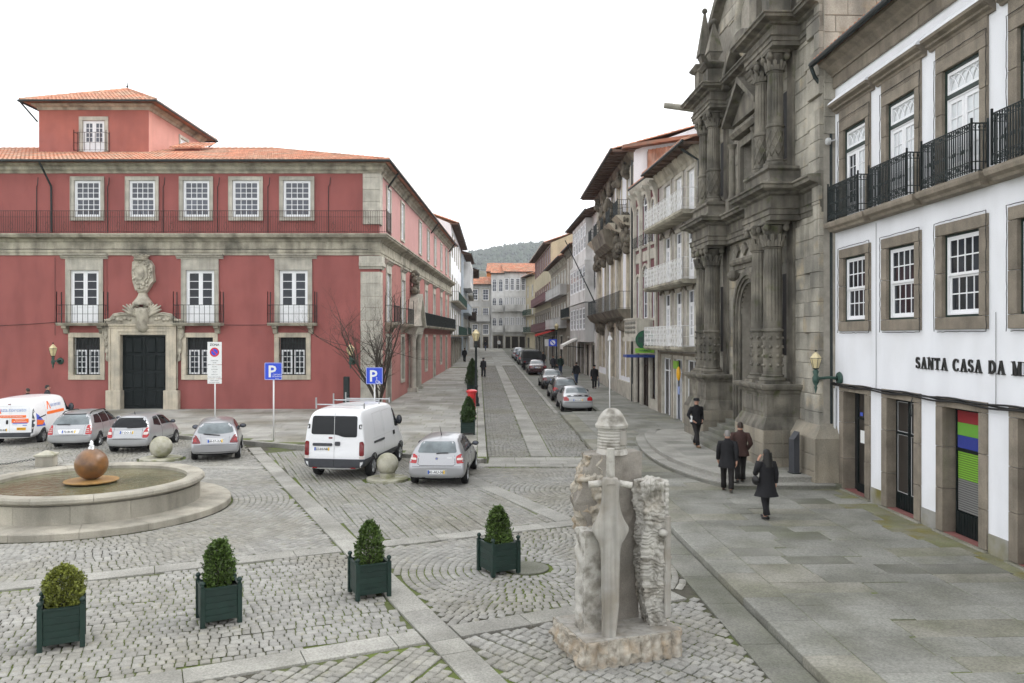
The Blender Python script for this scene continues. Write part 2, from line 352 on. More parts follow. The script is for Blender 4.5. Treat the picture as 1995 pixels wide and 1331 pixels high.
    def sphere(s, c, r, nu=12, nv=8, sc=(1, 1, 1)):
        prof = [(max(1e-4, math.sin(math.pi * i / nv)), -math.cos(math.pi * i / nv)) for i in range(nv + 1)]
        o = len(s.v); s.lathe(prof, nu)
        for i in range(o, len(s.v)):
            x, y, z = s.v[i]; s.v[i] = (c[0] + x * r * sc[0], c[1] + y * r * sc[1], c[2] + z * r * sc[2])
        return s
    def merge(s, o, mtx=None):
        return s.add([tuple(mtx @ Vector(v)) for v in o.v] if mtx else list(o.v), o.f)
    def jitter(s, a, seed=0, start=0):
        r_ = random.Random(seed)
        for i in range(start, len(s.v)):
            x, y, z = s.v[i]; s.v[i] = (x + r_.uniform(-a, a), y + r_.uniform(-a, a), z + r_.uniform(-a, a))
        return s
    def mesh(s, name, mats, smooth=False):
        me = bpy.data.meshes.new(name); me.from_pydata(s.v, [], s.f)
        mats = mats if isinstance(mats, (list, tuple)) else [mats]
        for m in mats: me.materials.append(MT[m] if isinstance(m, str) else m)
        if len(mats) > 1: me.polygons.foreach_set('material_index', s.mi)
        bm = bmesh.new(); bm.from_mesh(me); bmesh.ops.recalc_face_normals(bm, faces=bm.faces); bm.to_mesh(me); bm.free()
        if smooth is True: me.polygons.foreach_set('use_smooth', [True] * len(me.polygons))
        elif smooth: me.polygons.foreach_set('use_smooth', [True] * len(me.polygons)); me.set_sharp_from_angle(angle=R(smooth))
        return me
    def build(s, name, mats, parent=None, smooth=False):
        return link(name, s.mesh(name, mats, smooth), parent)

def link(name, me, parent=None, loc=None, rotz=None, scale=None):
    o = bpy.data.objects.new(name, me); COL.objects.link(o)
    if parent is not None: o.parent = parent
    if loc is not None: o.location = loc
    if rotz is not None: o.rotation_euler = (0, 0, rotz)
    if scale is not None: o.scale = scale
    return o
def tag(o, label, cat, group=None):
    o['label'] = label; o['category'] = cat
    if group: o['group'] = group
    return o
def thing(name, label, cat, loc=(0, 0, 0), rotz=0.0, group=None):
    return tag(link(name, None, None, loc, rotz), label, cat, group)
def struct(o): o['kind'] = 'structure'; return o
def stuff(o): o['kind'] = 'stuff'; return o
def copy_tree(o, parent=None):
    c = o.copy(); COL.objects.link(c); c.parent = parent
    for ch in o.children: copy_tree(ch, c)
    return c

TMP = bpy.data.scenes.new('tmp')
def eval_mesh(o):
    TMP.collection.objects.link(o)
    with bpy.context.temp_override(scene=TMP, view_layer=TMP.view_layers[0]):
        dg = bpy.context.evaluated_depsgraph_get(); dg.update()
        me = bpy.data.meshes.new_from_object(o.evaluated_get(dg))
    TMP.collection.objects.unlink(o)
    return me
def text_mb(s, size, depth=0.01, bold=0.0, align='CENTER'):
    """flat lettering in the x-z plane facing -y, starting at the origin"""
    cu = bpy.data.curves.new('t', 'FONT'); cu.body = s; cu.size = size; cu.extrude = depth / 2; cu.offset = bold
    cu.align_x = align; cu.resolution_u = 2
    ob = bpy.data.objects.new('t', cu); me = eval_mesh(ob)
    mb = MB(); mb.add([(v.co.x, -v.co.z, v.co.y) for v in me.vertices], [tuple(p.vertices) for p in me.polygons])
    bpy.data.meshes.remove(me); bpy.data.objects.remove(ob); bpy.data.curves.remove(cu)
    return mb
def shift(mb, dx=0, dy=0, dz=0):
    mb.v = [(x + dx, y + dy, z + dz) for x, y, z in mb.v]; return mb

# ------------------------------------------------------------------ the lie of the land
def gz(y): return 0.0 if y < 30 else (0.02 * (y - 30) if y < 160 else 2.6)
def kerb_r(y): return 4.02 - 0.0425 * (y - 10.36)       # right edge of the road
def kerb_l(y): return -1.1 - 0.0433 * (y - 33)          # left edge of the road
GA = math.atan2(0.42, 0.907)
CG, SG = math.cos(GA), math.sin(GA)
def pq(x, y): return x * CG + y * SG, -x * SG + y * CG
def xy(p, q): return p * CG - q * SG, p * SG + q * CG
# ------------------------------------------------------------------ ground
def strip_mesh(rows, name, m, parent=None):
    """rows: list of (y, [x...], [z...])"""
    mb = MB(); k = len(rows[0][1])
    vs_ = [(x, y, z) for y, xs, zs in rows for x, z in zip(xs, zs)]
    fs = [(i * k + j, i * k + j + 1, (i + 1) * k + j + 1, (i + 1) * k + j) for i in range(len(rows) - 1) for j in range(k - 1)]
    return mb.add(vs_, fs).build(name, m, parent)

ys = [-60, 0, 8, 20, 28, 30, 40, 60, 90, 120, 150, 160, 200, 400, 1000, 2900]
struct(strip_mesh([(y, [-1700, -80, 0, 80, 1700], [gz(y) - 0.06] * 5) for y in ys], 'ground', 'terrain'))
plaza = struct(strip_mesh([(y, [-45, -10, kerb_r(y)], [gz(y) - 0.028] * 3) for y in (4, 10, 20, 28, 30)] +
                          [(y, [-45, -10, kerb_r(y)], [gz(y) - 0.028] * 3) for y in (36, 42, 46)], 'plaza', 'joint'))
road = struct(strip_mesh([(y, [kerb_l(y) - 0.02, kerb_r(y) + 0.02], [gz(y) - 0.022] * 2) for y in (28.6, 30, 45, 60, 80, 100, 125, 150)], 'road', 'joint'))

# a slab / sett with chamfered top, unit size, top at z = 0
def unit_stone(name, c, cz, m):
    mb = MB(); a = 0.5; b = 0.5 - c
    vs_ = [(-a, -a, -1), (a, -a, -1), (a, a, -1), (-a, a, -1), (-a, -a, -cz), (a, -a, -cz), (a, a, -cz), (-a, a, -cz),
           (-b, -b, 0), (b, -b, 0), (b, b, 0), (-b, b, 0)]
    fs = [(8, 9, 10, 11)]
    for i in range(4):
        j = (i + 1) % 4; fs += [(i, j, 4 + j, 4 + i), (4 + i, 4 + j, 8 + j, 8 + i)]
    return mb.add(vs_, fs).mesh(name, m)
SLAB = {m: unit_stone('slab_' + m, 0.012, 0.08, m) for m in ('slab', 'slab_warm', 'slab_dark', 'slab_moss', 'strip')}
SETT = [unit_stone('sett_%d' % i, 0.1, 0.25, 'sett') for i in range(3)]
for i, me in enumerate(SETT):
    r_ = random.Random(i)
    for v in me.vertices: v.co.x += r_.uniform(-0.05, 0.05); v.co.y += r_.uniform(-0.05, 0.05)

# --- setts
FX, FY = -11.02, 20.87          # fountain
DISCS = [(FX, FY, 3.46), (-3.94, 25.2, 0.72), (-12.95, 29.4, 0.80), (0.3, 15.55, 0.45)]
A_P, C_P, D_Q, B_Q, SW = 4.06, 9.42, 11.42, 16.90, 0.27
def left_front(x): return 28.0 - 0.46 * x               # kerb of the pavement before the red building
def ok_plaza(x, y, m=0.06):
    if not (-0.68 * y - 1 < x < kerb_r(y) - 0.66): return False
    if y > left_front(x) - 0.12 and x < -1: return False
    if x >= -1 and y > 27.45: return False
    for cx, cy, r_ in DISCS:
        if (x - cx) ** 2 + (y - cy) ** 2 < (r_ + m) ** 2: return False
    return y > 8.6
cent = []   # x, y, angle, w, d
def rows_cell(p0, p1, q0, q1, ang, wl=(0.12, 0.19), d=0.155):
    """rows run at world angle ang"""
    ca, sa = math.cos(ang), math.sin(ang)
    cs = [xy(p, q) for p in (p0, p1) for q in (q0, q1)]
    us = [x * ca + y * sa for x, y in cs]; vs_ = [-x * sa + y * ca for x, y in cs]
    v = min(vs_)
    while v < max(vs_):
        u = min(us) + random.uniform(0, 0.15); ph = random.uniform(0, 6)
        dd = d * random.uniform(0.92, 1.08)
        while u < max(us):
            w = random.uniform(*wl)
            uc = u + w / 2; vc = v + dd / 2 + 0.02 * math.sin(uc * 1.1 + ph)
            x, y = uc * ca - vc * sa, uc * sa + vc * ca
            p, q = pq(x, y)
            if p0 < p < p1 and q0 < q < q1 and ok_plaza(x, y): cent.append((x, y, ang + random.uniform(-.05, .05), w, dd))
            u += w
        v += dd
def arcs_cell(p0, p1, q0, q1, c, r0, d=0.15):
    cs = [xy(p, q) for p in (p0, p1) for q in (q0, q1)]
    rmax = min(22, max(math.hypot(x - c[0], y - c[1]) for x, y in cs)); r_ = r0
    while r_ < rmax:
        t = random.uniform(0, 1); t_end = t + 2 * math.pi
        while t < t_end:
            w = random.uniform(0.12, 0.18); tt = t + w / 2 / r_
            x, y = c[0] + (r_ + d / 2) * math.cos(tt), c[1] + (r_ + d / 2) * math.sin(tt)
            p, q = pq(x, y)
            if p0 < p < p1 and q0 < q < q1 and ok_plaza(x, y): cent.append((x, y, tt + math.pi / 2 + random.uniform(-.05, .05), w, d))
            t += w / r_
        r_ += d
s_ = 0.25 + 0.05
rows_cell(-14, A_P - s_, D_Q + s_, B_Q - s_, GA - 0.08)
rows_cell(-6, A_P - s_, 6, D_Q - s_, GA + 0.75)
rows_cell(A_P + s_, 14, 4, D_Q - s_, GA + math.pi / 2 + 0.35)
arcs_cell(A_P + s_, 14, D_Q + s_, B_Q - s_, (0.3, 15.55), 0.5)
rows_cell(A_P + s_, C_P - s_, B_Q + s_, 32, GA + math.pi / 2 - 0.05, (0.10, 0.14), 0.112)
arcs_cell(C_P + s_, 18, B_Q + s_, 30, xy(12.3, 20.2), 0.2)
arcs_cell(-22, A_P - s_, B_Q + s_, 44, (FX, FY), 3.5)
def road_rows():
    y = 30.05
    while y < 92:
        d = random.uniform(0.14, 0.17) * (1.0 if y < 60 else 1.35)
        for x0, x1 in ((kerb_l(y) + 0.05, (kerb_l(y) + kerb_r(y)) / 2 - 0.42), ((kerb_l(y) + kerb_r(y)) / 2 + 0.42, kerb_r(y) - (0.02 if y < 43.8 else 0.25))):
            x = x0
            while x < x1 - 0.08:
                w = random.uniform(0.12, 0.2) * (1.0 if y < 60 else 1.35)
                cent.append((x + w / 2, y + d / 2 + 0.03 * math.sin(x * 3 + y), random.uniform(-.12, .12), w, d)); x += w
        y += d
road_rows()
C = np.array(cent)
dist = C[:, 1] + 0.35 * np.abs(C[:, 0])
infr = (C[:, 1] > 10.55) & (np.abs(C[:, 0]) < 0.60 * C[:, 1])
order = np.argsort(np.where(infr, dist, 1e9))
near = set(order[:300].tolist())
for i in sorted(near):
    x, y, a, w, d = C[i]
    o = link('sett', SETT[i % 3], plaza, (x, y, random.uniform(-0.004, 0.008)), a, (w - 0.020, d - 0.020, 0.06))
def sett_mesh(idx, name, parent):
    A = C[idx]; n = len(A)
    q_ = -A[:, 0] * SG + A[:, 1] * CG; p_ = A[:, 0] * CG + A[:, 1] * SG
    g = np.where(A[:, 1] > 15.5, 0.0045, np.where((q_ < D_Q) | (p_ > A_P), 0.0105, 0.0075))
    cell = (p_ > A_P) & (p_ < C_P) & (q_ > B_Q) & (A[:, 1] < 30)
    hx, hy = A[:, 3] / 2 - np.where(cell, .013, np.maximum(g, .008)), A[:, 4] / 2 - np.where(cell, .0022, g)
    ca, sa = np.cos(A[:, 2]), np.sin(A[:, 2])
    zz = np.array([gz(v) for v in A[:, 1]]) + rng.uniform(-0.005, 0.007, n)
    V = np.zeros((n, 8, 3))
    for k, (sx, sy) in enumerate(((-1, -1), (1, -1), (1, 1), (-1, 1))):
        jx, jy = rng.uniform(-0.006, 0.006, n), rng.uniform(-0.006, 0.006, n)
        for lvl in (0, 1):
            ins = 0.0 if lvl == 0 else np.where(A[:, 1] < 15.5, 0.013, 0.008)
            lx = sx * (hx - ins) + jx; ly = sy * (hy - ins) + jy
            V[:, k + 4 * lvl, 0] = A[:, 0] + lx * ca - ly * sa
            V[:, k + 4 * lvl, 1] = A[:, 1] + lx * sa + ly * ca
            V[:, k + 4 * lvl, 2] = zz + (-0.02 if lvl == 0 else rng.uniform(-0.002, 0.003, n))
    Q = np.array([(4, 5, 6, 7), (0, 1, 5, 4), (1, 2, 6, 5), (2, 3, 7, 6), (3, 0, 4, 7)])
    F = (Q[None] + 8 * np.arange(n)[:, None, None]).reshape(-1, 4)
    me = bpy.data.meshes.new(name); me.vertices.add(n * 8); me.vertices.foreach_set('co', V.reshape(-1))
    me.loops.add(F.size); me.loops.foreach_set('vertex_index', F.reshape(-1).astype(np.int32))
    me.polygons.add(len(F)); me.polygons.foreach_set('loop_start', (np.arange(len(F)) * 4).astype(np.int32))
    me.update(calc_edges=True); me.validate(); me.materials.append(MT['sett'])
    return stuff(link(name, me, parent))
rest = np.array([i for i in range(len(C)) if i not in near])
onroad = C[rest, 1] > 29.5
onroad &= (C[rest, 0] > np.array([kerb_l(y) for y in C[rest, 1]]))
sett_mesh(rest[~onroad], 'sett_field', plaza)
sett_mesh(rest[onroad], 'sett_field', road)

# --- granite strips between the sett panels
def strip_line(p0, p1, w, ln, parent, m='strip', z=0.011, skip=None):
    (x0, y0), (x1, y1) = p0, p1
    L_ = math.hypot(x1 - x0, y1 - y0); a = math.atan2(y1 - y0, x1 - x0); t = 0.0
    while t < L_ - 0.05:
        l = min(random.uniform(*ln), L_ - t)
        if L_ - t - l < 0.3: l = L_ - t
        x, y = x0 + (t + l / 2) * math.cos(a), y0 + (t + l / 2) * math.sin(a)
        if not (skip and skip(x, y)) and y > 8.5 and abs(x) < 0.68 * y + 1:
            o = link('granite_strip_slab', SLAB[m], parent, (x, y, gz(y) + z + random.uniform(-.002, .002)), a, (l - 0.014, w - 0.012, 0.06))
            if y > 31: o.rotation_euler = (0, -math.asin(0.02) * (1 if abs(math.sin(a)) > 0.7 else 0), a)
        t += l
inside_f = lambda x, y: (x - FX) ** 2 + (y - FY) ** 2 < 3.6 ** 2 or x > kerb_r(y) - 0.7 or (y > left_front(x) - 0.1 and x < -1)
strip_line(xy(A_P, 7.5), xy(A_P, D_Q - SW), 0.5, (1.2, 1.7), plaza, skip=inside_f)
strip_line(xy(A_P, D_Q - SW), xy(A_P, B_Q - SW), 0.5, (1.2, 1.7), plaza, skip=inside_f)
strip_line(xy(A_P, B_Q - SW), xy(A_P, 33.5), 0.5, (0.8, 1.2), plaza, skip=inside_f)
strip_line(xy(-14, D_Q), xy(A_P - SW, D_Q), 0.5, (1.2, 1.7), plaza, skip=inside_f)
strip_line(xy(A_P + SW, D_Q), xy(14, D_Q), 0.5, (1.2, 1.7), plaza, skip=inside_f)
strip_line(xy(-14, B_Q), xy(A_P - SW, B_Q), 0.5, (1.2, 1.7), plaza, skip=inside_f)
strip_line(xy(A_P + SW, B_Q), xy(15, B_Q), 0.5, (1.2, 1.7), plaza, skip=inside_f)
strip_line(xy(C_P, B_Q + SW), xy(C_P, 27), 0.55, (0.9, 1.4), plaza, skip=lambda x, y: y > 26.8)
strip_line((-16, 28.2), (-8.6, 27.3), 0.5, (1.0, 1.6), plaza, skip=lambda x, y: pq(x, y)[0] > A_P - 0.6 or inside_f(x, y), z=0.014)
# gutter slabs along the right-hand kerb
strip_line((kerb_r(8.4) - 0.33, 8.4), (kerb_r(27.4) - 0.33, 27.4), 0.6, (1.2, 1.9), plaza, m='slab_dark')
# threshold of slabs where the street begins
for k, (yy, dd) in enumerate(((28.0, 0.62), (28.65, 0.66), (29.4, 0.82))):
    strip_line((kerb_l(28) + (-0.3 if k == 0 else 0.03), yy), (kerb_r(28) - 0.04, yy), dd, (0.8, 1.15), road, z=0.006)
# central strip of the street
strip_line(((kerb_l(29.9) + kerb_r(29.9)) / 2, 29.9), ((kerb_l(92) + kerb_r(92)) / 2, 92), 0.78, (1.6, 2.4), road)
strip_line(((kerb_l(92) + kerb_r(92)) / 2, 92), ((kerb_l(148) + kerb_r(148)) / 2, 148), 0.78, (6, 8), road)
strip_line((kerb_r(44) - 0.12, 44), (kerb_r(140) - 0.12, 140), 0.22, (2.0, 3.0), road, z=0.01)
# far road surface
strip_mesh([(y, [kerb_l(y), kerb_r(y)], [gz(y) - 0.008] * 2) for y in (91.5, 110, 130, 150)], 'far_surface', 'pave_far', road)
mh = MB(); mh.lathe([(0.42, -0.02), (0.42, 0.004), (0.40, 0.008), (0.001, 0.008)], 24, (0.3, 15.55, 0)); mh.build('manhole_cover', 'slab_dark', plaza)

# --- right-hand pavement
KH = 0.12
LAY0 = 43.6
def rk(y): return kerb_r(y) + (2.15 if y > LAY0 else 0)
rp = MB()
for y0, y1 in ((4, 20), (20, 30), (30, LAY0)):
    for (x0, x1) in ((0.03, None),):
        rp.add([(kerb_r(y0) + .03, y0, gz(y0) + KH - .012), (16, y0, gz(y0) + KH - .012), (16, y1, gz(y1) + KH - .012), (kerb_r(y1) + .03, y1, gz(y1) + KH - .012)], [(0, 1, 2, 3)])
for y0, y1 in ((LAY0, 70), (70, 110), (110, 150)):
    a, b = kerb_r(y0) + 2.15, kerb_r(y1) + 2.15
    rp.m=1; rp.add([(a, y0, gz(y0) + KH), (16, y0, gz(y0) + KH), (16, y1, gz(y1) + KH), (b, y1, gz(y1) + KH), (a, y0, gz(y0) - .03), (b, y1, gz(y1) - .03)], [(0, 1, 2, 3), (0, 3, 5, 4)])
rp.add([(kerb_r(LAY0), LAY0, gz(LAY0) + KH - .012), (kerb_r(LAY0) + 2.15, LAY0, gz(LAY0) + KH - .012), (kerb_r(LAY0) + 2.15, LAY0, -.03), (kerb_r(LAY0), LAY0, -.03)], [(0, 1, 2, 3)])
pav_r = struct(rp.build('right_pavement', ['joint', 'slab_dark']))
lay = struct(strip_mesh([(y, [kerb_r(y) - 0.02, kerb_r(y) + 2.16], [gz(y) + 0.01] * 2) for y in (LAY0, 70, 110, 150)], 'parking_lane', 'slab_dark'))
def slab_obj(parent, x0, x1, y0, y1, z, m, dx=0.0, name='paving_slab'):
    yc = (y0 + y1) / 2
    o = link(name, SLAB[m], parent, ((x0 + x1) / 2, yc, z + random.uniform(-.003, .003)), None, (x1 - x0 - 0.012, y1 - y0 - 0.012, 0.1))
    o.rotation_euler = (math.atan(0.02) if yc > 30 else 0, 0, 0.0424)
    return o
PLAT = [(9.6, 22.9), (6.35, 22.9), (5.75, 23.9), (5.05, 26.4), (4.88, 29.7), (5.15, 33.2), (5.6, 35.0), (6.1, 35.8), (9.6, 35.8)]
def in_poly(x, y, P):
    c = False; n = len(P); j = n - 1
    for i in range(n):
        if (P[i][1] > y) != (P[j][1] > y) and x < (P[j][0] - P[i][0]) * (y - P[i][1]) / (P[j][1] - P[i][1]) + P[i][0]: c = not c
        j = i
    return c
y = 8.6
while y < LAY0:                       # kerb course
    l = random.uniform(0.9, 1.5); l = min(l, LAY0 - y)
    yc = y + l / 2
    o = link('kerb_slab', SLAB[random.choice(['slab', 'slab', 'slab_warm'])], pav_r, (kerb_r(yc) + 0.36, yc, gz(yc) + KH + 0.004), None, (0.72, l - 0.012, 0.16))
    o.rotation_euler = (math.atan(0.02) if yc > 30 else 0, 0, 0.0424)
    y += l
y = 8.6
while y < 43.5:                        # the field of slabs
    d = random.uniform(0.5, 0.72); d = d if y < 30 else d * 1.3
    yc = y + d / 2
    for lane in (0, 1):
        x0 = kerb_r(yc) + 0.73 if lane == 0 else 7.75 - 0.035 * (yc - 15)
        xe = 7.75 - 0.035 * (yc - 15) if lane == 0 else 10.1
        x = x0
        while x < xe - 0.02:
            w = random.uniform(0.8, 1.7); w = min(w, xe - x)
            if lane == 1 and x + w < 9.25 and xe - x - w < 1.1: w = max(.5, 9.25 - x)
            elif xe - x - w < 0.4: w = xe - x
            if not all(in_poly(a_, b_, PLAT) for a_ in (x - .05, x + w + .05) for b_ in (y - .05, y + d + .05)):
                slab_obj(pav_r, x, x + w, y, y + d, gz(yc) + KH, 'slab_moss' if (x + w > xe - .02 and lane == 1 and y < 23) else random.choices(['slab', 'slab_warm', 'slab_dark'], [9, 2, 1])[0])
            x += w
    y += d

# --- left-hand pavement before the red building
LH = 0.14
lp = MB()
def lx(y): return (28.0 - y) / 0.46 if y < 46 else -45
yy = [28.55, 30, 33, 36, 39, 42, 46, 60, 86, 110, 150]
for a, b in zip(yy, yy[1:]):
    lp.m = 0 if a < 80 else 1; lp.add([(lx(a), a, gz(a) + LH), (kerb_l(a), a, gz(a) + LH), (kerb_l(b), b, gz(b) + LH), (lx(b), b, gz(b) + LH)], [(0, 1, 2, 3)])
pav_l = struct(lp.build('left_pavement', ['joint', 'pave_far']))
def kerb_run(p0, p1, w, parent, h, ln=(0.9, 1.4)):
    (x0, y0), (x1, y1) = p0, p1; L_ = math.hypot(x1 - x0, y1 - y0); a = math.atan2(y1 - y0, x1 - x0); t = 0
    while t < L_ - .05:
        l = min(random.uniform(*ln), L_ - t); x, y = x0 + (t + l / 2) * math.cos(a), y0 + (t + l / 2) * math.sin(a)
        o = link('kerb_stone', SLAB['strip'], parent, (x, y, gz(y) + h), a, (l - 0.012, w, 0.2))
        if abs(math.sin(a)) > .9: o.rotation_euler = (0, -math.atan(0.02), a)
        t += l
kerb_run((-26, left_front(-26)), (-1.05, left_front(-1.05)), 0.28, pav_l, LH + 0.006)
kerb_run((kerb_l(28.7) - 0.16, 28.7), (kerb_l(70) - 0.16, 70), 0.34, pav_l, LH + 0.006)
kerb_run((kerb_l(70) - 0.16, 70), (kerb_l(148) - 0.16, 148), 0.34, pav_l, LH + 0.006, (5, 7))
sl = MB(); y = LAY0 + .02
while y < 75:            # far slabs of the right-hand pavement
    d = random.uniform(.6, .9); x = kerb_r(y) + 2.3
    while x < 8.6:
        w = random.uniform(.9, 1.8); g = .01; z0_, z1_ = gz(y) + KH + .006, gz(y + d) + KH + .006
        sl.add([(x + g, y + g, z0_), (x + w - g, y + g, z0_), (x + w - g, y + d - g, z1_), (x + g, y + d - g, z1_)], [(0, 1, 2, 3)]); x += w
    y += d
stuff(sl.build('paving_slabs', 'slab', pav_r))
sl = MB(); y = 28.9
def add_slab(x0, x1, y0, y1):
    g = .008; z0, z1 = gz(y0) + LH, gz(y1) + LH
    j = random.uniform(.004, .010)
    vs_ = [(x0 + g, y0 + g, z0), (x1 - g, y0 + g, z0), (x1 - g, y1 - g, z1), (x0 + g, y1 - g, z1)]
    sl.add(vs_ + [(a + (.006 if a < (x0 + x1) / 2 else -.006), b + (.006 if b < (y0 + y1) / 2 else -.006), c + j) for a, b, c in vs_],
           [(4, 5, 6, 7), (0, 1, 5, 4), (1, 2, 6, 5), (2, 3, 7, 6), (3, 0, 4, 7)])
while y < 84:
    d = random.uniform(0.5, 0.75) * (1 if y < 45 else 1.8)
    x = max(lx(y) + 0.2, -34) if y < 46 else -7.6
    xe = kerb_l(y) - 0.36
    while x < xe - .1:
        w = min(random.uniform(0.8, 1.8), xe - x); add_slab(x, x + w, y, y + d); x += w
    y += d
stuff(sl.build('paving_slabs', 'pave_far', pav_l))
# ------------------------------------------------------------------ facade helpers
class Fr:
    """a facade frame on a thing: x to the viewer's right, y into the building, z up"""
    def __init__(s, root, loc=None, rotz=None): s.root = root; s.loc = loc; s.rot = rotz
    def part(s, mb, name, mats, parent=None, smooth=False):
        me = mb.mesh(name, mats, smooth)
        if parent is not None: return link(name, me, parent)
        return link(name, me, s.root, s.loc, s.rot)

def wall_holes(mb, x0, x1, z0, z1, holes, y=0.0, depth=0.25, grow=0.0):
    holes = [(h[0] - grow, h[1] + grow, h[2] - (grow if h[2] > z0 + grow else 0), h[3] + grow) for h in holes]
    xs = sorted({x0, x1} | {v for h in holes for v in h[:2] if x0 < v < x1})
    zs = sorted({z0, z1} | {v for h in holes for v in h[2:4] if z0 < v < z1})
    for a, b in zip(xs, xs[1:]):
        for c, d in zip(zs, zs[1:]):
            mx_, mz = (a + b) / 2, (c + d) / 2
            if any(h[0] < mx_ < h[1] and h[2] < mz < h[3] for h in holes): continue
            mb.add([(a, y, c), (b, y, c), (b, y, d), (a, y, d)], [(0, 1, 2, 3)])
    for h in holes:
        a, b, c, d = h[:4]
        for p, q in (((a, c), (b, c)), ((b, c), (b, d)), ((b, d), (a, d)), ((a, d), (a, c))):
            if p[1] == q[1] and p[1] <= z0 + 1e-6: continue
            mb.add([(p[0], y, p[1]), (q[0], y, q[1]), (q[0], y + depth, q[1]), (p[0], y + depth, p[1])], [(0, 1, 2, 3)])
    return mb

def ring(mb, x0, x1, z0, z1, w, y0, y1, wt=None, wb=None):
    wt = w if wt is None else wt; wb = w if wb is None else wb
    mb.box(x0, x0 + w, y0, y1, z0, z1); mb.box(x1 - w, x1, y0, y1, z0, z1)
    if wb: mb.box(x0 + w, x1 - w, y0, y1, z0, z0 + wb)
    if wt: mb.box(x0 + w, x1 - w, y0, y1, z1 - wt, z1)

def lattice(mb, panes, x0, x1, z0, z1, nx, nz, m, y0, y1):
    """muntin bars dividing a rectangle; records the pane rectangles"""
    for i in range(1, nx):
        x = x0 + (x1 - x0) * i / nx; mb.box(x - m / 2, x + m / 2, y0, y1, z0, z1)
    for j in range(1, nz):
        z = z0 + (z1 - z0) * j / nz
        for i in range(nx):
            a = x0 + (x1 - x0) * i / nx + (m / 2 if i else 0); b = x0 + (x1 - x0) * (i + 1) / nx - (m / 2 if i < nx - 1 else 0)
            mb.box(a, b, y0 + .002, y1, z - m / 2, z + m / 2)
    for i in range(nx):
        for j in range(nz):
            panes.append((x0 + (x1 - x0) * i / nx, x0 + (x1 - x0) * (i + 1) / nx, z0 + (z1 - z0) * j / nz, z0 + (z1 - z0) * (j + 1) / nz))

def pane_objs(fr, win, panes, y, m, each=True):
    if each:
        for (a, b, c, d) in panes:
            mm = m(a, c) if callable(m) else m
            fr.part(MB().box(a, b, y, y + .008, c, d), 'pane', mm, win)
    else:
        a = min(p[0] for p in panes); b = max(p[1] for p in panes); c = min(p[2] for p in panes); d = max(p[3] for p in panes)
        fr.part(MB().box(a, b, y, y + .008, c, d), 'pane', m if not callable(m) else m(a, c), win)

def sash_window(fr, x0, x1, z0, z1, y, nx, nz, frame='white_paint', glass='pane', each=False, fw=0.09, mw=0.035, split=0.5, sash=True, stag=0.03):
    mb = MB(); panes = []
    ring(mb, x0, x1, z0, z1, fw, y, y + .09, fw, fw)
    zm = z0 + (z1 - z0) * split
    a, b = x0 + fw, x1 - fw
    if sash:
        s_ = 0.05
        ring(mb, a, b, zm, z1 - fw, s_, y + .015, y + .055, s_, s_ * 1.2)
        lattice(mb, panes, a + s_, b - s_, zm + s_ * 1.2, z1 - fw - s_, nx, nz, mw, y + .02, y + .05)
        p1 = list(panes); panes = []
        ring(mb, a, b, z0 + fw, zm, s_, y + .05, y + .085, s_, s_ * 1.5)
        lattice(mb, panes, a + s_, b - s_, z0 + fw + s_ * 1.5, zm - s_, nx, nz, mw, y + .055, y + .08)
        w = fr.part(mb, 'window', frame)
        pane_objs(fr, w, p1, y + .036, glass, each); pane_objs(fr, w, panes, y + .068, glass, each)
    else:
        lattice(mb, panes, a, b, z0 + fw, z1 - fw, nx, nz, mw, y + .02, y + .06)
        w = fr.part(mb, 'window', frame); pane_objs(fr, w, panes, y + .04, glass, each)
    return w

def french_door(fr, x0, x1, z0, z1, y, nx=1, nz=4, panel=0.32, frame='white_paint', glass='pane', each=False, fw=0.06, lw=0.11, mw=0.035, name='french_door', transom=0.0, tn=0):
    """two glazed leaves above solid panels, with an optional fixed light above"""
    mb = MB(); panes = []
    ring(mb, x0, x1, z0, z1, fw, y, y + .09, fw, 0.03)
    zt = z1 - fw
    tp = []
    if transom:
        zt = z1 - transom
        mb.box(x0 + fw, x1 - fw, y - .004, y + .088, zt, zt + 0.07)
        lattice(mb, tp, x0 + fw, x1 - fw, zt + 0.07, z1 - fw, tn or 2, 1, mw, y + .02, y + .06)
    xm = (x0 + x1) / 2; zp = z0 + (zt - z0) * panel
    for a, b in ((x0 + fw, xm - .004), (xm + .004, x1 - fw)):
        ring(mb, a, b, z0 + .03, zt, lw, y + .018, y + .07, lw, lw)
        mb.box(a + lw, b - lw, y + .022, y + .066, zp - .05, zp + .06)
        if panel > .02: mb.cbox(a + lw, b - lw, y + .03, y + .06, z0 + .03 + lw, zp - .05, .02)
        lattice(mb, panes, a + lw, b - lw, zp + .06, zt - lw, nx, nz, mw, y + .025, y + .06)
    w = fr.part(mb, name, frame)
    if each: pane_objs(fr, w, panes, y + .045, glass, True)
    else:
        n = len(panes) // 2
        pane_objs(fr, w, panes[:n], y + .045, glass, False); pane_objs(fr, w, panes[n:], y + .045, glass, False)
    if tp: pane_objs(fr, w, tp, y + .045, glass, each)
    return w

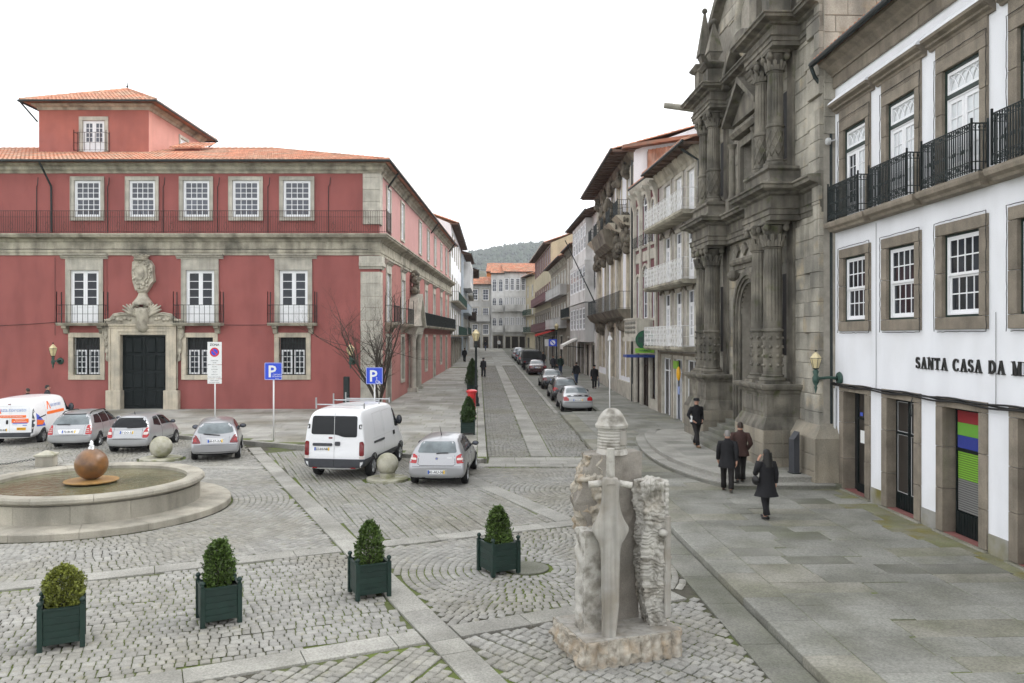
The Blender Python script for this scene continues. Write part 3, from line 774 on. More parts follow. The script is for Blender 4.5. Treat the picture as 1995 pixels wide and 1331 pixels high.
def surround(fr, x0, x1, z0, z1, w, m, y0=-.06, y1=.2, sill=True, name='stone_surround', pieces=0, head=None, lip=0.0):
    """stone frame round the opening x0..x1, z0..z1; pieces > 0 splits each jamb into stones of their own"""
    h = head or w
    if pieces:
        for a, b in ((x0 - w, x0), (x1, x1 + w)):
            zs = [z0 + (z1 - z0) * k / pieces for k in range(pieces + 1)]
            for k in range(1, pieces): zs[k] += random.uniform(-.12, .12)
            for c, d in zip(zs, zs[1:]): fr.part(MB().cbox(a, b, y0 + random.uniform(-.003, .003), y1, c + .006, d - .006, .008), 'surround_stone', m)
        fr.part(MB().cbox(x0 - w, x1 + w, y0, y1, z1 + .004, z1 + h, .008), 'surround_stone', m)
        if sill: fr.part(MB().cbox(x0 - w, x1 + w, y0 - .005, y1, z0 - w, z0 - .004, .008), 'surround_stone', m)
        return
    mb = MB()
    mb.cbox(x0 - w, x0, y0, y1, z0, z1, .015); mb.cbox(x1, x1 + w, y0, y1, z0, z1, .015)
    mb.cbox(x0 - w, x1 + w, y0 - .003, y1, z1 + .002, z1 + h, .015)
    if sill: mb.cbox(x0 - w, x1 + w, y0 - .006, y1, z0 - w, z0 - .002, .015)
    if lip: ring(mb, x0 - w - .02, x1 + w + .02, z0 - (w if sill else 0), z1 + h + .02, lip, y0 - .03, y0 + .02, lip, lip if sill else 0)
    return fr.part(mb, name, m)

HOOD = [(0, 0), (.06, .0), (.08, .05), (.16, .09), (.17, .14), (.28, .2), (.30, .26), (0, .30)]
def hood(fr, x0, x1, z, m, sc=1.0, name='hood_moulding', y=0.0):
    mb = MB(); mb.sweep([(x0, y), (x1, y)], [(o * sc, z + h * sc) for o, h in HOOD])
    return fr.part(mb, name, m)
def moulding(fr, path, z, prof, m, name='cornice'):
    mb = MB(); mb.sweep(path, [(o, z + h) for o, h in prof]); return fr.part(mb, name, m)

def railing(fr, path, z0, h, name='railing', m='iron', sp=0.12, r=0.010, post=0.018, mid=(), spikes=0.0, extra=None, parent=None):
    mb = MB()
    for (x0, y0), (x1, y1) in zip(path, path[1:]):
        L_ = math.hypot(x1 - x0, y1 - y0); n = max(1, round(L_ / sp))
        for k in range(n + 1):
            t = k / n; x, y = x0 + (x1 - x0) * t, y0 + (y1 - y0) * t
            rr = post if k in (0, n) else r
            mb.box(x - rr, x + rr, y - rr, y + rr, z0, z0 + h + (spikes if k in (0, n) else 0))
        for zz, tt in [(z0 + h, .016), (z0 + .05, .012)] + [(z0 + h * f_, .010) for f_ in mid]:
            mb.tube([(x0, y0, zz), (x1, y1, zz)], tt, 4)
    if extra: extra(mb)
    return fr.part(mb, name, m, parent)

def balcony(fr, x0, x1, z, dpt, m='granite', th=0.16, brackets=True, rm='iron', rh=1.0, sp=0.14, mid=(), spikes=0.12, soff=None):
    mb = MB(); mb.sweep([(x0, 0), (x1, 0)], [(0, z - th), (dpt - .08, z - th), (dpt - .03, z - th * .5), (dpt, z - .04), (dpt, z), (0, z)])
    sl_ = fr.part(mb, 'balcony_slab', m)
    if brackets:
        for x in (x0 + .35, x1 - .35):
            b = MB(); b.prism([(0, z - th - .45), (0, z - th), (-dpt * .7, z - th), (-dpt * .7, z - th - .12), (-dpt * .35, z - th - .2), (-dpt * .25, z - th - .42)], x - .13, x + .13, 'yz')
            fr.part(b, 'bracket', m, sl_)
    d = dpt - .05
    railing(fr, [(x0 + .04, -.02), (x0 + .04, -d), (x1 - .04, -d), (x1 - .04, -.02)], z, rh, m=rm, sp=sp, mid=mid, spikes=spikes)

def tile_roof(mb, o, eu, ev, nu, rows, tw, tl, nrm, lim=None, seed=1):
    """barrel tiles: o eave start, eu unit along the eave, ev unit up the slope, lim(s) -> slope length at eave position s"""
    o, eu, ev, nrm = Vector(o), Vector(eu), Vector(ev), Vector(nrm); r_ = random.Random(seed)
    for i in range(nu):
        s_ = (i + .5) * tw
        Lm = lim(s_) if lim else rows * tl
        if isinstance(Lm, tuple): l0, l1 = Lm
        else: l0, l1 = 0, Lm
        for j in range(int(l0 / tl), int(max(0, l1) / tl)):
            c = o + eu * (s_ + r_.uniform(-.012, .012)) + ev * (j * tl - .03 + r_.uniform(-.01, .01))
            vs_ = []
            for (t, w, lift) in ((0, tw * .56, .045), (tl * 1.12, tw * .46, .012)):
                for k in range(5):
                    a = math.pi * k / 4
                    vs_.append(tuple(c + ev * t + eu * (-math.cos(a) * w) + nrm * (math.sin(a) * tw * .42 + lift - .03)))
            mb.add(vs_, [(k, k + 1, 6 + k, 5 + k) for k in range(4)] + [(0, 1, 2, 3, 4)])
    return mb

def gutter(fr, pts, r=0.075, m='iron', name='gutter', parent=None):
    return fr.part(MB().tube(pts, r, 8), name, m, parent, 40)

# ------------------------------------------------------------------ the red palace
RX, RY = -7.5, 45.0
red = thing('red_palace', 'long red plastered palace with stone trim and tiled hip roof', 'building', (RX, RY, 0))
F = Fr(red)
def lxp(px): return (px - 997.5) * 0.028995 + 7.5
def lzp(py): return 4.5 - (py - 657) * 0.028995
LEFT = -30.0
up_x = [(138, 203), (245, 309), (350, 415), (446, 512), (545, 612)]
fd_x = [165, 390, 572]
up_h, fd_h, gr_h = [], [], []
for a, b in up_x: up_h.append((lxp(a) + .2, lxp(b) - .2, 11.28, 13.35))
up_h.append((lxp(28) - .73, lxp(28) + .73, 11.28, 13.35) if False else (-29.6, -28.2, 11.28, 13.35))
for c in fd_x: fd_h.append((lxp(c) - .80, lxp(c) + .80, 5.32, 8.28))
for c in (169, 389, 570): gr_h.append((lxp(c) - .76, lxp(c) + .76, 2.36, 4.48))
portal_c = lxp(281); PW = 1.28
doorh = (portal_c - PW, portal_c + PW, 0.0, 4.62)
mb = MB(); wall_holes(mb, LEFT, 0, 0, 9.3, fd_h + gr_h + [doorh], 0, .3, .05); wall_holes(mb, LEFT, 0, 9.3, 14.0, up_h, 0.02, .3, .05)
mb.add([(LEFT, 0, 0), (LEFT, 0, 14), (LEFT, 20, 14), (LEFT, 20, 0)], [(0, 1, 2, 3)])
F.part(mb, 'wall', 'red_plaster')
for h in up_h:
    surround(F, h[0], h[1], h[2], h[3], .2, 'granite', lip=.03); sash_window(F, h[0], h[1], h[2], h[3], .04, 4, 3, glass='pane_grey')
for c, h in zip(fd_x, fd_h):
    surround(F, h[0], h[1], h[2], h[3], .24, 'granite', sill=False, head=.62, lip=.04)
    hood(F, h[0] - .52, h[1] + .52, 8.92, 'granite')
    french_door(F, h[0], h[1], h[2], h[3], .06, 1, 4, .32, glass='pane')
    balcony(F, h[0] - .55, h[1] + .55, 5.30, .55, 'cornice_stone', rh=1.0, sp=.3, mid=(.5,), spikes=.75)
for h in gr_h:
    surround(F, h[0], h[1], h[2], h[3], .27, 'granite_warm')
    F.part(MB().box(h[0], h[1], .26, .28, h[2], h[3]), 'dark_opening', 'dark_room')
    mb = MB(); xm = (h[0] + h[1]) / 2
    panes = []
    for a, b in ((h[0] + .1, xm - .06), (xm + .06, h[1] - .1)):
        ring(mb, a, b, h[2] + .05, h[2] + 1.42, .09, .15, .2); lattice(mb, panes, a + .09, b - .09, h[2] + .14, h[2] + 1.33, 2, 4, .04, .16, .19)
    w = F.part(mb, 'window', 'white_paint'); n = len(panes) // 2
    pane_objs(F, w, panes[:n], .18, 'pane', False); pane_objs(F, w, panes[n:], .18, 'pane', False)
    g = MB()
    for k in range(9): x = h[0] + (h[1] - h[0]) * (k + .5) / 9; g.box(x - .011, x + .011, .03, .05, h[2], h[3])
    for z in (h[2] + .35, h[2] + 1.1, h[2] + 1.8): g.box(h[0], h[1], .052, .064, z - .012, z + .012)
    F.part(g, 'window_grille', 'iron')
# portal
mb = MB()
for s_ in (-1, 1):
    x = portal_c + s_ * (PW + .3)
    mb.box(x - .3, x + .3, -.16, .3, 1.5, 4.62)
    mb.box(x + s_ * .02 - .26, x + s_ * .02 + .26, -.22, -.16, 1.5, 4.9)
    mb.cbox(x + s_ * .04 - .42, x + s_ * .04 + .42, -.34, .28, .3, 1.5, .03)
mb.box(portal_c - PW - .6, portal_c + PW + .6, -.163, .29, 4.624, 5.0)
mb.sweep([(portal_c - PW - .62, -.16), (portal_c + PW + .62, -.16)], [(0, 5.0), (.05, 5.0), (.06, 5.08), (.14, 5.14), (.16, 5.22), (0, 5.24)])
for s_ in (-1, 1):
    mb.box(portal_c + s_ * (PW + .06) - .05, portal_c + s_ * (PW + .06) + .05, -.20, -.161, 1.5, 4.75); mb.box(portal_c + s_ * (PW + .57) - .045, portal_c + s_ * (PW + .57) + .045, -.27, -.221, 1.5, 4.98)
mb.box(portal_c - PW - .11, portal_c + PW + .11, -.203, -.164, 4.66, 4.76); mb.box(portal_c - PW - .5, portal_c + PW + .5, -.235, -.164, 4.82, 4.96)
po = F.part(mb, 'portal_frame', 'granite_warm')
mb = MB()   # scrolled side strips and shaped head
for s_ in (-1, 1):
    pts = [(.62, 1.5), (.62, 3.1), (.78, 3.35), (.72, 3.7), (.86, 4.0), (.80, 4.35), (.98, 4.6), (.93, 5.0), (1.02, 5.3), (.95, 5.45), (.62, 5.5)]
    mb.prism([(portal_c + s_ * (PW + u), z) for u, z in pts], -.12, .02, 'xz')
    for k in range(5): mb.sphere((portal_c + s_ * (PW + .74 + .03 * k), -.13, 3.3 + .42 * k), .11, 8, 6, (1, .6, 1.5))
    mb.prism([(portal_c + s_ * u, z) for u, z in ((0, 5.24), (2.15, 5.24), (2.2, 5.46), (1.85, 5.5), (1.62, 5.78), (1.2, 5.86), (.5, 5.8), (0, 5.9))], -.2, .02, 'xz')
    mb.tube([(portal_c + s_ * u, -.22, z) for u, z in ((2.2, 5.46), (1.85, 5.5), (1.62, 5.78), (1.2, 5.86), (.5, 5.8))], .055, 6)
    mb.tube([(portal_c + s_ * (PW + u), -.14, z) for u, z in ((.64, 1.6), (.64, 3.1), (.80, 3.35), (.74, 3.7), (.88, 4.0), (.82, 4.35), (1.0, 4.6), (.95, 5.0), (1.04, 5.3))], .04, 6)
    for k in range(6):
        u = .75 + .22 * k; mb.sphere((portal_c + s_ * u, -.22, 5.5 + .05 * math.sin(k * 2)), .12, 8, 6, (1, .7, .8))
    mb.tube([(portal_c + s_ * u, -.24, z) for u, z in ((.55, 5.7), (.95, 5.78), (1.55, 5.72), (1.75, 5.5), (2.1, 5.42))], .05, 6)
F.part(mb, 'portal_scrollwork', 'carved_stone', po)
mb = MB()   # mask and plumes over the door
mb.lathe([(.02, 4.75), (.3, 4.85), (.42, 5.1), (.38, 5.5), (.5, 5.9), (.46, 6.1), (.2, 6.2)], 14, (portal_c, -.12, 0), mod=lambda t, i, z: 1 - .12 * abs(math.sin(3 * t)))
for s_ in (-1, 1):
    for k in range(5):
        a = R(22 + 15 * k); l = .82 - .09 * abs(k - 1)
        mb.tube([(portal_c + s_ * .35, -.2, 5.75), (portal_c + s_ * (.35 + .5 * l * math.cos(a)), -.32, 5.75 + .5 * l * math.sin(a)), (portal_c + s_ * (.42 + l * math.cos(a)), -.3, 5.75 + l * math.sin(a) * .95 + .05)], [.13, .12, .04], 6)
    mb.tube([(portal_c + s_ * .15, -.35, 6.25), (portal_c + s_ * .42, -.4, 6.32), (portal_c + s_ * .45, -.36, 6.08), (portal_c + s_ * .25, -.34, 6.08)], .09, 6)
mb.lathe([(.55, 6.32), (.57, 6.42), (.46, 6.56), (.3, 6.78), (.23, 6.98), (.29, 7.04), (.32, 7.1), (.26, 7.16)], 16, (portal_c - .05, -.05, 0))
F.part(mb, 'carved_mask', 'carved_stone', po, 60)
mb = MB()   # coat of arms
cx = portal_c
sh = [(u_ * .85, z_) for u_, z_ in [(-.42, 7.72), (.35, 7.72), (.6, 8.1), (.78, 8.25), (.72, 8.75), (.72, 9.1), (.5, 9.42), (.1, 9.5), (-.4, 9.48), (-.62, 9.3), (-.66, 8.7), (-.6, 8.2)]]
mb.prism([(cx + u, z) for u, z in sh], -.34, .0, 'xz')
mb.prism([(cx - .06 + u * .62, 8.66 + (z - 8.62) * .62) for u, z in sh], -.40, -.33, 'xz')
mb.prism([(cx - .06 + u * .36, 8.68 + (z - 8.62) * .4) for u, z in sh], -.45, -.39, 'xz')
rr = random.Random(3)
for k in range(46):
    a = 2 * math.pi * k / 23 + rr.uniform(-.1, .1); q = rr.uniform(.72, 1.0)
    mb.sphere((cx + .02 + .52 * q * math.cos(a), -.36, 8.62 + .78 * q * math.sin(a)), rr.uniform(.05, .1), 6, 5)
for k in range(3): mb.box(cx - .2 + k * .11, cx - .14 + k * .11, -.47, -.44, 8.6, 8.74)
mb.v = [(x, y, z - .6) for x, y, z in mb.v]; F.part(mb, 'coat_of_arms', 'carved_stone')
mb = MB(); mb.lathe([(.36, 9.5), (.42, 9.6), (.42, 9.66), (.34, 9.7), (.36, 9.75), (.43, 10.0), (.3, 10.0)], 14, (cx - .06, -.24, 0))
for k in range(7):
    a = math.pi + math.pi * k / 6; mb.box(cx - .06 + .42 * math.cos(a) - .05, cx - .06 + .42 * math.cos(a) + .05, -.24 + .42 * math.sin(a) - .05, -.24 + .42 * math.sin(a) + .05, 9.96, 10.08)
mb.v = [(x, y, 8.80 + (z - 9.5) * .55) for x, y, z in mb.v]
F.part(mb, 'stone_crown', 'carved_stone')
# door leaves
mb = MB(); mb.box(portal_c - PW, portal_c - .01, .12, .2, .3, 4.62); mb.box(portal_c + .01, portal_c + PW, .12, .2, .3, 4.62)
for s_ in (-1, 1):
    for j in range(4):
        z0 = .62 + j * 1.0
        for i in range(2):
            x0 = portal_c + s_ * (.64) - .5 + i * .52
            mb.cbox(x0, x0 + .46, .085, .12, z0, z0 + .86, .035)
F.part(mb, 'door', 'dark_door')
# cornice band and balcony floor between the storeys, round the corner
SA = math.atan(0.022)                       # the street side leans a little to the right going away
SL = 41.0
sx, sy = math.sin(SA), math.cos(SA)
CORN = [(0, 9.12), (.06, 9.12), (.06, 9.24), (.10, 9.28), (.10, 9.42), (.05, 9.44), (.05, 9.86), (.12, 9.9), (.16, 10.0), (.42, 10.08), (.5, 10.12), (.5, 10.2), (.56, 10.22), (.56, 10.3), (0, 10.34)]
mb = MB(); mb.sweep([(LEFT, 0), (0, 0), (SL * sx, SL * sy)], CORN); F.part(mb, 'cornice', 'cornice_stone')
EAVE = [(0, 13.75), (.05, 13.75), (.08, 13.85), (.2, 13.95), (.22, 14.1), (.42, 14.2), (.42, 14.28), (0, 14.3)]
mb = MB(); mb.sweep([(LEFT, 0.02), (0, 0.02), (SL * sx, SL * sy)], EAVE); F.part(mb, 'eave_cornice', 'cornice_stone')
railing(F, [(LEFT, -.5), (.5, -.5), (.5 + 1.4 * sx, .9)], 10.34, 1.22, m='iron_rust', sp=.13, r=.008, mid=(.72,), spikes=.1)
mb = MB()
for k, z in enumerate((10.34,)):
    for j in range(30):
        x = LEFT + .5 + j * 1.0
        for d in (-.12, .12): mb.tube([(x, -.5, 10.45), (x + d, -.5, 10.7), (x, -.5, 10.95)], .008, 4)
stuff(F.part(mb, 'railing_scrolls', 'iron_rust'))
# corner pilasters (quoins) as stones
zs = [.3]
while zs[-1] < 13.7: zs.append(zs[-1] + random.uniform(.55, .75))
for a, b in zip(zs, zs[1:]):
    if 8.6 < b < 10.5 or 8.6 < a < 10.5: continue
    b = min(b, 13.74); w = 1.05 if a < 9 else .92
    F.part(MB().cbox(-w, .06, -.07 + random.uniform(-.004, .004), .5, a + .005, b - .005, .01), 'quoin', 'granite')
    o = F.part(MB().cbox(0, .7, -.07, .02, a + .005, b - .005, .01), 'quoin', 'granite')
    o.rotation_euler = (0, 0, R(90) - SA)
mb = MB(); mb.sweep([(-1.12, 0), (.04, 0), (.04 + .8 * sx, .8)], [(0, 8.35), (.1, 8.35), (.12, 8.45), (.2, 8.5), (.2, 8.7), (.14, 8.72), (.14, 9.05), (0, 9.1)]); F.part(mb, 'pilaster_capital', 'granite')
# street side
S = Fr(red, (0, 0, 0), R(90) - SA)
up_y = [3.0, 8.2, 16.8, 21.7, 26.6, 31.5, 36.2, 39.6]
mid_y = [2.9, 8.4, 15.4, 20.3, 25.8, 31.4, 36.0, 39.6]
uh = [(y - .62, y + .62, 11.0, 13.4) for y in up_y]
mh_ = [(y - .65, y + .65, 5.4, 8.3) for y in mid_y]
gh = [(2.2, 3.5, .4, 4.5), (7.6, 8.8, 1.7, 4.5), (11.2, 13.0, .4, 4.6), (14.8, 16.0, 1.8, 4.5), (19.7, 20.9, 1.9, 4.5), (25.2, 26.5, .8, 4.5), (30.6, 31.8, 2.1, 4.5), (35.4, 36.6, 1.2, 4.5)]
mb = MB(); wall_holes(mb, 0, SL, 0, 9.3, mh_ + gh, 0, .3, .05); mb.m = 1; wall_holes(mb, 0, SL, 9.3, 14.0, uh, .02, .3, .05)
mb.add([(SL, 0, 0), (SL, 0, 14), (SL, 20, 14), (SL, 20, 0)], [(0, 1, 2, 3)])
S.part(mb, 'side_wall', ['red_plaster_lit', 'red_plaster_sunlit'])
for h in uh:
    surround(S, h[0], h[1], h[2], h[3], .14, 'granite'); sash_window(S, h[0], h[1], h[2], h[3], .03, 3, 3, glass='pane_pale')
for h in mh_:
    surround(S, h[0], h[1], h[2], h[3], .2, 'granite', sill=False, head=.5); hood(S, h[0] - .4, h[1] + .4, 8.82, 'granite', .9)
    french_door(S, h[0], h[1], h[2], h[3], .06, 1, 4, .3, glass='pane_pale')
for y in mid_y[:2]: balcony(S, y - 1.2, y + 1.2, 5.38, .6, 'cornice_stone', rh=1.0, sp=.2, spikes=.6)
balcony(S, 14.0, 40.6, 5.38, .6, 'cornice_stone', rh=1.0, sp=.16, spikes=.5)
for k, h in enumerate(gh):
    surround(S, h[0], h[1], h[2], h[3], .22, 'granite', sill=h[2] > 1)
    S.part(MB().box(h[0], h[1], .2, .22, h[2], h[3]), 'door' if h[2] < 1 else 'dark_opening', 'shop_dark')
mb = MB()      # side portal: columns, pediment, carved crest above
for x in (10.75, 13.45):
    mb.lathe([(.3, .4), (.3, .9), (.2, .95), (.22, 1.1), (.19, 4.3), (.28, 4.5), (.3, 4.7)], 12, (x, -.35, 0)); mb.box(x - .32, x + .32, -.67, 0, .3, .95)
mb.sweep([(10.3, 0), (13.9, 0)], [(0, 4.7), (.6, 4.7), (.66, 5.0), (.75, 5.2), (0, 5.25)])
mb.prism([(10.2, 5.3), (14.0, 5.3), (12.7, 7.3), (11.5, 7.3)], -.6, 0, 'xz'); mb.prism([(10.0, 5.25), (12.1, 7.6), (14.2, 5.25), (14.0, 5.2), (12.1, 7.3), (10.2, 5.2)], -.85, 0, 'xz')
mb.box(11.0, 13.2, -.9, .1, .3, .55)
S.part(mb, 'side_portal', 'granite', None, 50)
mb = MB(); rr = random.Random(5)
for k in range(26): mb.sphere((12.1 + rr.uniform(-.5, .5), -.2 - rr.uniform(0, .2), 7.7 + k * .055), rr.uniform(.14, .28), 7, 5)
S.part(mb, 'side_crest', 'dark_carved', None, True)
# roof
pit = 0.30; pn = math.hypot(1, pit)
ox = 0.62; ey0 = -0.62; ez = 14.34
RUN = 9.2
mb = MB()
ridge_z = ez + RUN * pit
cornx = ox
mb.add([(LEFT - 1, ey0, ez), (cornx, ey0, ez), (cornx - RUN, ey0 + RUN, ridge_z), (LEFT - 1, ey0 + RUN, ridge_z)], [(0, 1, 2, 3)])
fy = SL + .3
mb.add([(cornx, ey0, ez), (cornx + fy * sx, fy, ez), (cornx + fy * sx - RUN, fy, ridge_z), (cornx - RUN, ey0 + RUN, ridge_z)], [(0, 1, 2, 3)])
mb.add([(cornx + fy * sx - RUN, fy, ridge_z), (cornx - RUN, ey0 + RUN, ridge_z), (cornx - 2 * RUN, ey0 + 2 * RUN, ez), (cornx - 2 * RUN, fy, ez)], [(0, 1, 2, 3)])
mb.add([(LEFT - 1, ey0 + RUN, ridge_z), (cornx - RUN, ey0 + RUN, ridge_z), (cornx - 2 * RUN, ey0 + 2 * RUN, ez), (LEFT - 1, ey0 + 2 * RUN, ez)], [(0, 1, 2, 3)])
mb.add([(LEFT - 1, ey0, ez - .05), (cornx, ey0, ez - .05), (cornx + fy * sx, fy, ez - .05), (0, fy, ez - .06), (0, 0, ez - .06), (LEFT - 1, 0, ez - .06)], [(0, 1, 4, 5), (1, 2, 3, 4)])
roof = F.part(mb, 'roof', 'tile_old')
mb = MB(); W_ = cornx - LEFT + 1
tile_roof(mb, (LEFT - 1, ey0 - .05, ez), (1, 0, 0), (0, 1 / pn, pit / pn), int(W_ / .24), 0, .24, .42, (0, -pit / pn, 1 / pn), lambda s_: min(RUN, W_ - s_) * pn)
tile_roof(mb, (cornx + .05, ey0, ez), (sx, sy, 0), (-1 / pn, 0, pit / pn), int((fy + .6) / .26), 0, .26, .42, (pit / pn, 0, 1 / pn), lambda s_: min(RUN, s_) * pn, 2)
for t in range(28): # hip ridge tiles
    u = t * .34
    mb.tube([(cornx - u, ey0 + u, ez + u * pit + .05), (cornx - u - .38, ey0 + u + .38, ez + (u + .38) * pit + .04)], [.13, .1], 7)
for t in range(60):
    x = cornx - RUN - t * .4; mb.tube([(x, ey0 + RUN, ridge_z + .05), (x - .44, ey0 + RUN, ridge_z + .04)], [.14, .11], 7)
stuff(F.part(mb, 'roof_tiles', 'tile', roof))
gutter(F, [(LEFT - 1, ey0 - .1, ez - .02), (cornx + .1, ey0 - .1, ez - .02), (cornx + .1 + fy * sx, fy, ez - .02)])
x = lxp(98); F.part(MB().tube([(x - .2, ey0 - .1, ez - .1), (x + .1, -.1, 13.0), (x + .1, -.06, 10.4)], .055, 6), 'drainpipe', 'iron')
for px in (72, 210, 318, 424, 522, 640):
    x = lxp(px); F.part(MB().tube([(x, -.04, 10.4), (x, -.04, 13.0), (x + .1, -.12, 13.1), (x + .14, -.14, 13.5)], .022, 5), 'drainpipe', 'iron')
for y in (2.2, 23.0, 38.0): S.part(MB().tube([(y, -.7, 14.2), (y + .25, -.05, 13.4)], .055, 6), 'drainpipe', 'iron')
def cable_part(pts_, r_): F.part(MB().tube(pts_, r_, 4), 'cable', 'cable')
pts = lambda a, b, z, sag, n=12: [(a + (b - a) * t / n, -.03, z - sag * 4 * (t / n) * (1 - t / n)) for t in range(n + 1)]
cable_part(pts(LEFT, lxp(113), 5.35, .25), .012); cable_part(pts(lxp(430), lxp(528), 5.2, .02), .012)
cable_part([(lxp(108), -.05, 9.0), (lxp(108), -.05, 4.6)], .012); cable_part([(x_, -.12, 9.45 + .01 * (k % 3)) for k, x_ in enumerate(np.linspace(LEFT, -.6, 40))], .014)
cable_part([(lxp(209), -.04, 9.0), (lxp(209), -.04, 6.0)], .008)

# roof tower
TX0, TX1, TY0, TY1 = -29.7 - RX, -22.8 - RX, 50.0 - RY, 58.7 - RY
tw_h = (lxp(165) if False else (182 - 997.5) * .0322 - RX, )
tcx = (182 - 997.5) * 0.0322 - RX
th = (tcx - .68, tcx + .68, 16.15, 18.1)
mb = MB(); wall_holes(mb, TX0, TX1, 15.2, 19.0, [th], TY0, .25, .05)
mb.add([(TX0, TY0, 15.2), (TX0, TY1, 15.2), (TX0, TY1, 19), (TX0, TY0, 19)], [(0, 1, 2, 3)])
F.part(mb, 'tower_wall', 'tower_plaster')
T = Fr(red, (TX1, TY0, 0), R(90))
tsh = (4.7, 5.9, 16.6, 18.2)
mb = MB(); wall_holes(mb, 0, TY1 - TY0, 15.0, 19.0, [tsh], 0, .2, .05); T.part(mb, 'tower_side_wall', 'tower_plaster_sunlit')
surround(T, *tsh, .2, 'granite'); sash_window(T, *tsh, .05, 2, 2, glass='pane_pale')
FT = Fr(red, (0, TY0, 0))
surround(FT, *th, .24, 'granite', sill=False); french_door(FT, th[0], th[1], th[2], th[3], .05, 2, 4, .3, glass='pane_grey')
railing(FT, [(tcx - 1.0, 0), (tcx - 1.0, -.45), (tcx + 1.0, -.45), (tcx + 1.0, 0)], 16.1, 1.15, m='iron_rust', sp=.36, r=.012, mid=(.45,), spikes=.15)
mb = MB(); mb.sweep([(TX0, TY1), (TX0, TY0), (TX1, TY0), (TX1, TY1)], [(0, 18.75), (.05, 18.75), (.12, 18.9), (.28, 18.98), (.34, 19.1), (0, 19.12)]); F.part(mb, 'tower_cornice', 'cornice_stone')
e = .75; tz = 19.14; ax, ay, az = (TX0 + TX1) / 2, (TY0 + TY1) / 2, 21.35
mb = MB(); cs = [(TX0 - e, TY0 - e), (TX1 + e, TY0 - e), (TX1 + e, TY1 + e), (TX0 - e, TY1 + e)]
mb.add([(x, y, tz) for x, y in cs] + [(ax, ay, az)], [(0, 1, 4), (1, 2, 4), (2, 3, 4), (3, 0, 4), (3, 2, 1, 0)])
tr = F.part(mb, 'tower_roof', 'tile_old')
mb = MB()
for i in range(4):
    a, b = Vector(cs[i]), Vector(cs[(i + 1) % 4]); eu = (b - a).normalized(); Lu = (b - a).length
    mid_ = (a + b) / 2; inw = Vector((-eu.y, eu.x)); run = abs((Vector((ax, ay)) - mid_).dot(inw)); rise = az - tz; sl_ = math.hypot(run, rise)
    ev = Vector((inw.x * run / sl_, inw.y * run / sl_, rise / sl_)); nr = Vector((-inw.x * rise / sl_, -inw.y * rise / sl_, run / sl_))
    tile_roof(mb, (a.x, a.y, tz), (eu.x, eu.y, 0), ev, int(Lu / .24), 0, .24, .42, nr, lambda s_: sl_ * (1 - abs(s_ - Lu / 2) / (Lu / 2)), 3 + i)
    A_ = Vector((a.x, a.y, tz + .05)); B_ = Vector((ax, ay, az + .05))
    for t in range(18): mb.tube([tuple(A_.lerp(B_, t / 18)), tuple(A_.lerp(B_, (t + 1.1) / 18))], [.13, .1], 6)
stuff(F.part(mb, 'roof_tiles', 'tile', tr))
gutter(F, [(x + (.06 if x > ax else -.06), y + (.06 if y > ay else -.06), tz - .02) for x, y in cs + cs[:1]], .07, parent=tr)
F.part(MB().tube([(ax, ay, az), (ax, ay, az + .5)], .03, 5).sphere((ax, ay, az + .25), .08, 8, 6), 'finial', 'iron', tr)
F.part(MB().tube([(TX0 - e, TY0 - e, tz - .05), (TX0 - .05, TY0 - .05, 18.0)], .05, 6), 'drainpipe', 'iron'); F.part(MB().tube([(TX1 + e, TY1 + e, tz - .05), (TX1 + .05, TY1 - .05, 18.2), (TX1 + .05, TY1 - .05, 16)], .05, 6), 'drainpipe', 'iron')
mb = MB(); dx0 = TX1 + 1.2   # tiled dormer beside the tower
mb.box(dx0, dx0 + 1.6, TY0 + 1.0, TY0 + 3.4, 15.6, 16.55); dm = F.part(mb, 'dormer', 'tower_plaster')
mb = MB(); tile_roof(mb, (dx0 - .2, TY0 + .7, 16.55), (1, 0, 0), (0, .94, .33), 8, 0, .26, .42, (0, -.33, .94), lambda s_: 2.6, 9); stuff(F.part(mb, 'roof_tiles', 'tile', dm))
# ------------------------------------------------------------------ white house with the lettering
wh = thing('white_house', 'white plastered house with brown stone window frames and wall lettering', 'building', (9.52, 23.4, 0), R(-90) + math.atan(0.0213))
F = Fr(wh)
WC = [1.24, 3.76, 6.3, 8.86, 11.4]; HW = .68
WL = 14.0
up = [(c - HW, c + HW, 7.84, 10.42) for c in WC]; md = [(c - HW, c + HW, 4.94, 6.76) for c in WC]; gd = [(c - HW + .02, c + HW - .02, .16, 2.95) for c in WC]
mb = MB(); wall_holes(mb, -.05, WL, .5, 12.3, up + md + [(a, b, .5, d) for a, b, c, d in gd], 0, .34, .05)
F.part(mb, 'wall', 'white_plaster')
mb = MB(); xs = [-.05] + [v for h in gd for v in (h[0] - .3, h[1] + .3)] + [WL]
for a, b in zip(xs[::2], xs[1::2]): F.part(MB().box(a, b, -.03, .3, -.1, .52), 'plinth', 'grime_plinth')
rr = random.Random(11)
def gothic(mb, x0, x1, z0, z1, y):
    n = 4; w = (x1 - x0) / n
    for i in range(-1, n + 1):
        for d in (1, -1):
            pts = []
            for k in range(9):
                t = k / 8; x = x0 + (i + .5) * w + d * w * 1.5 * (t ** 1.6) - d * w * .5; z = z0 + (z1 - z0) * math.sin(t * math.pi / 2)
                if x0 <= x <= x1: pts.append((x, y, z))
            if len(pts) > 2: mb.tube(pts, .013, 4)
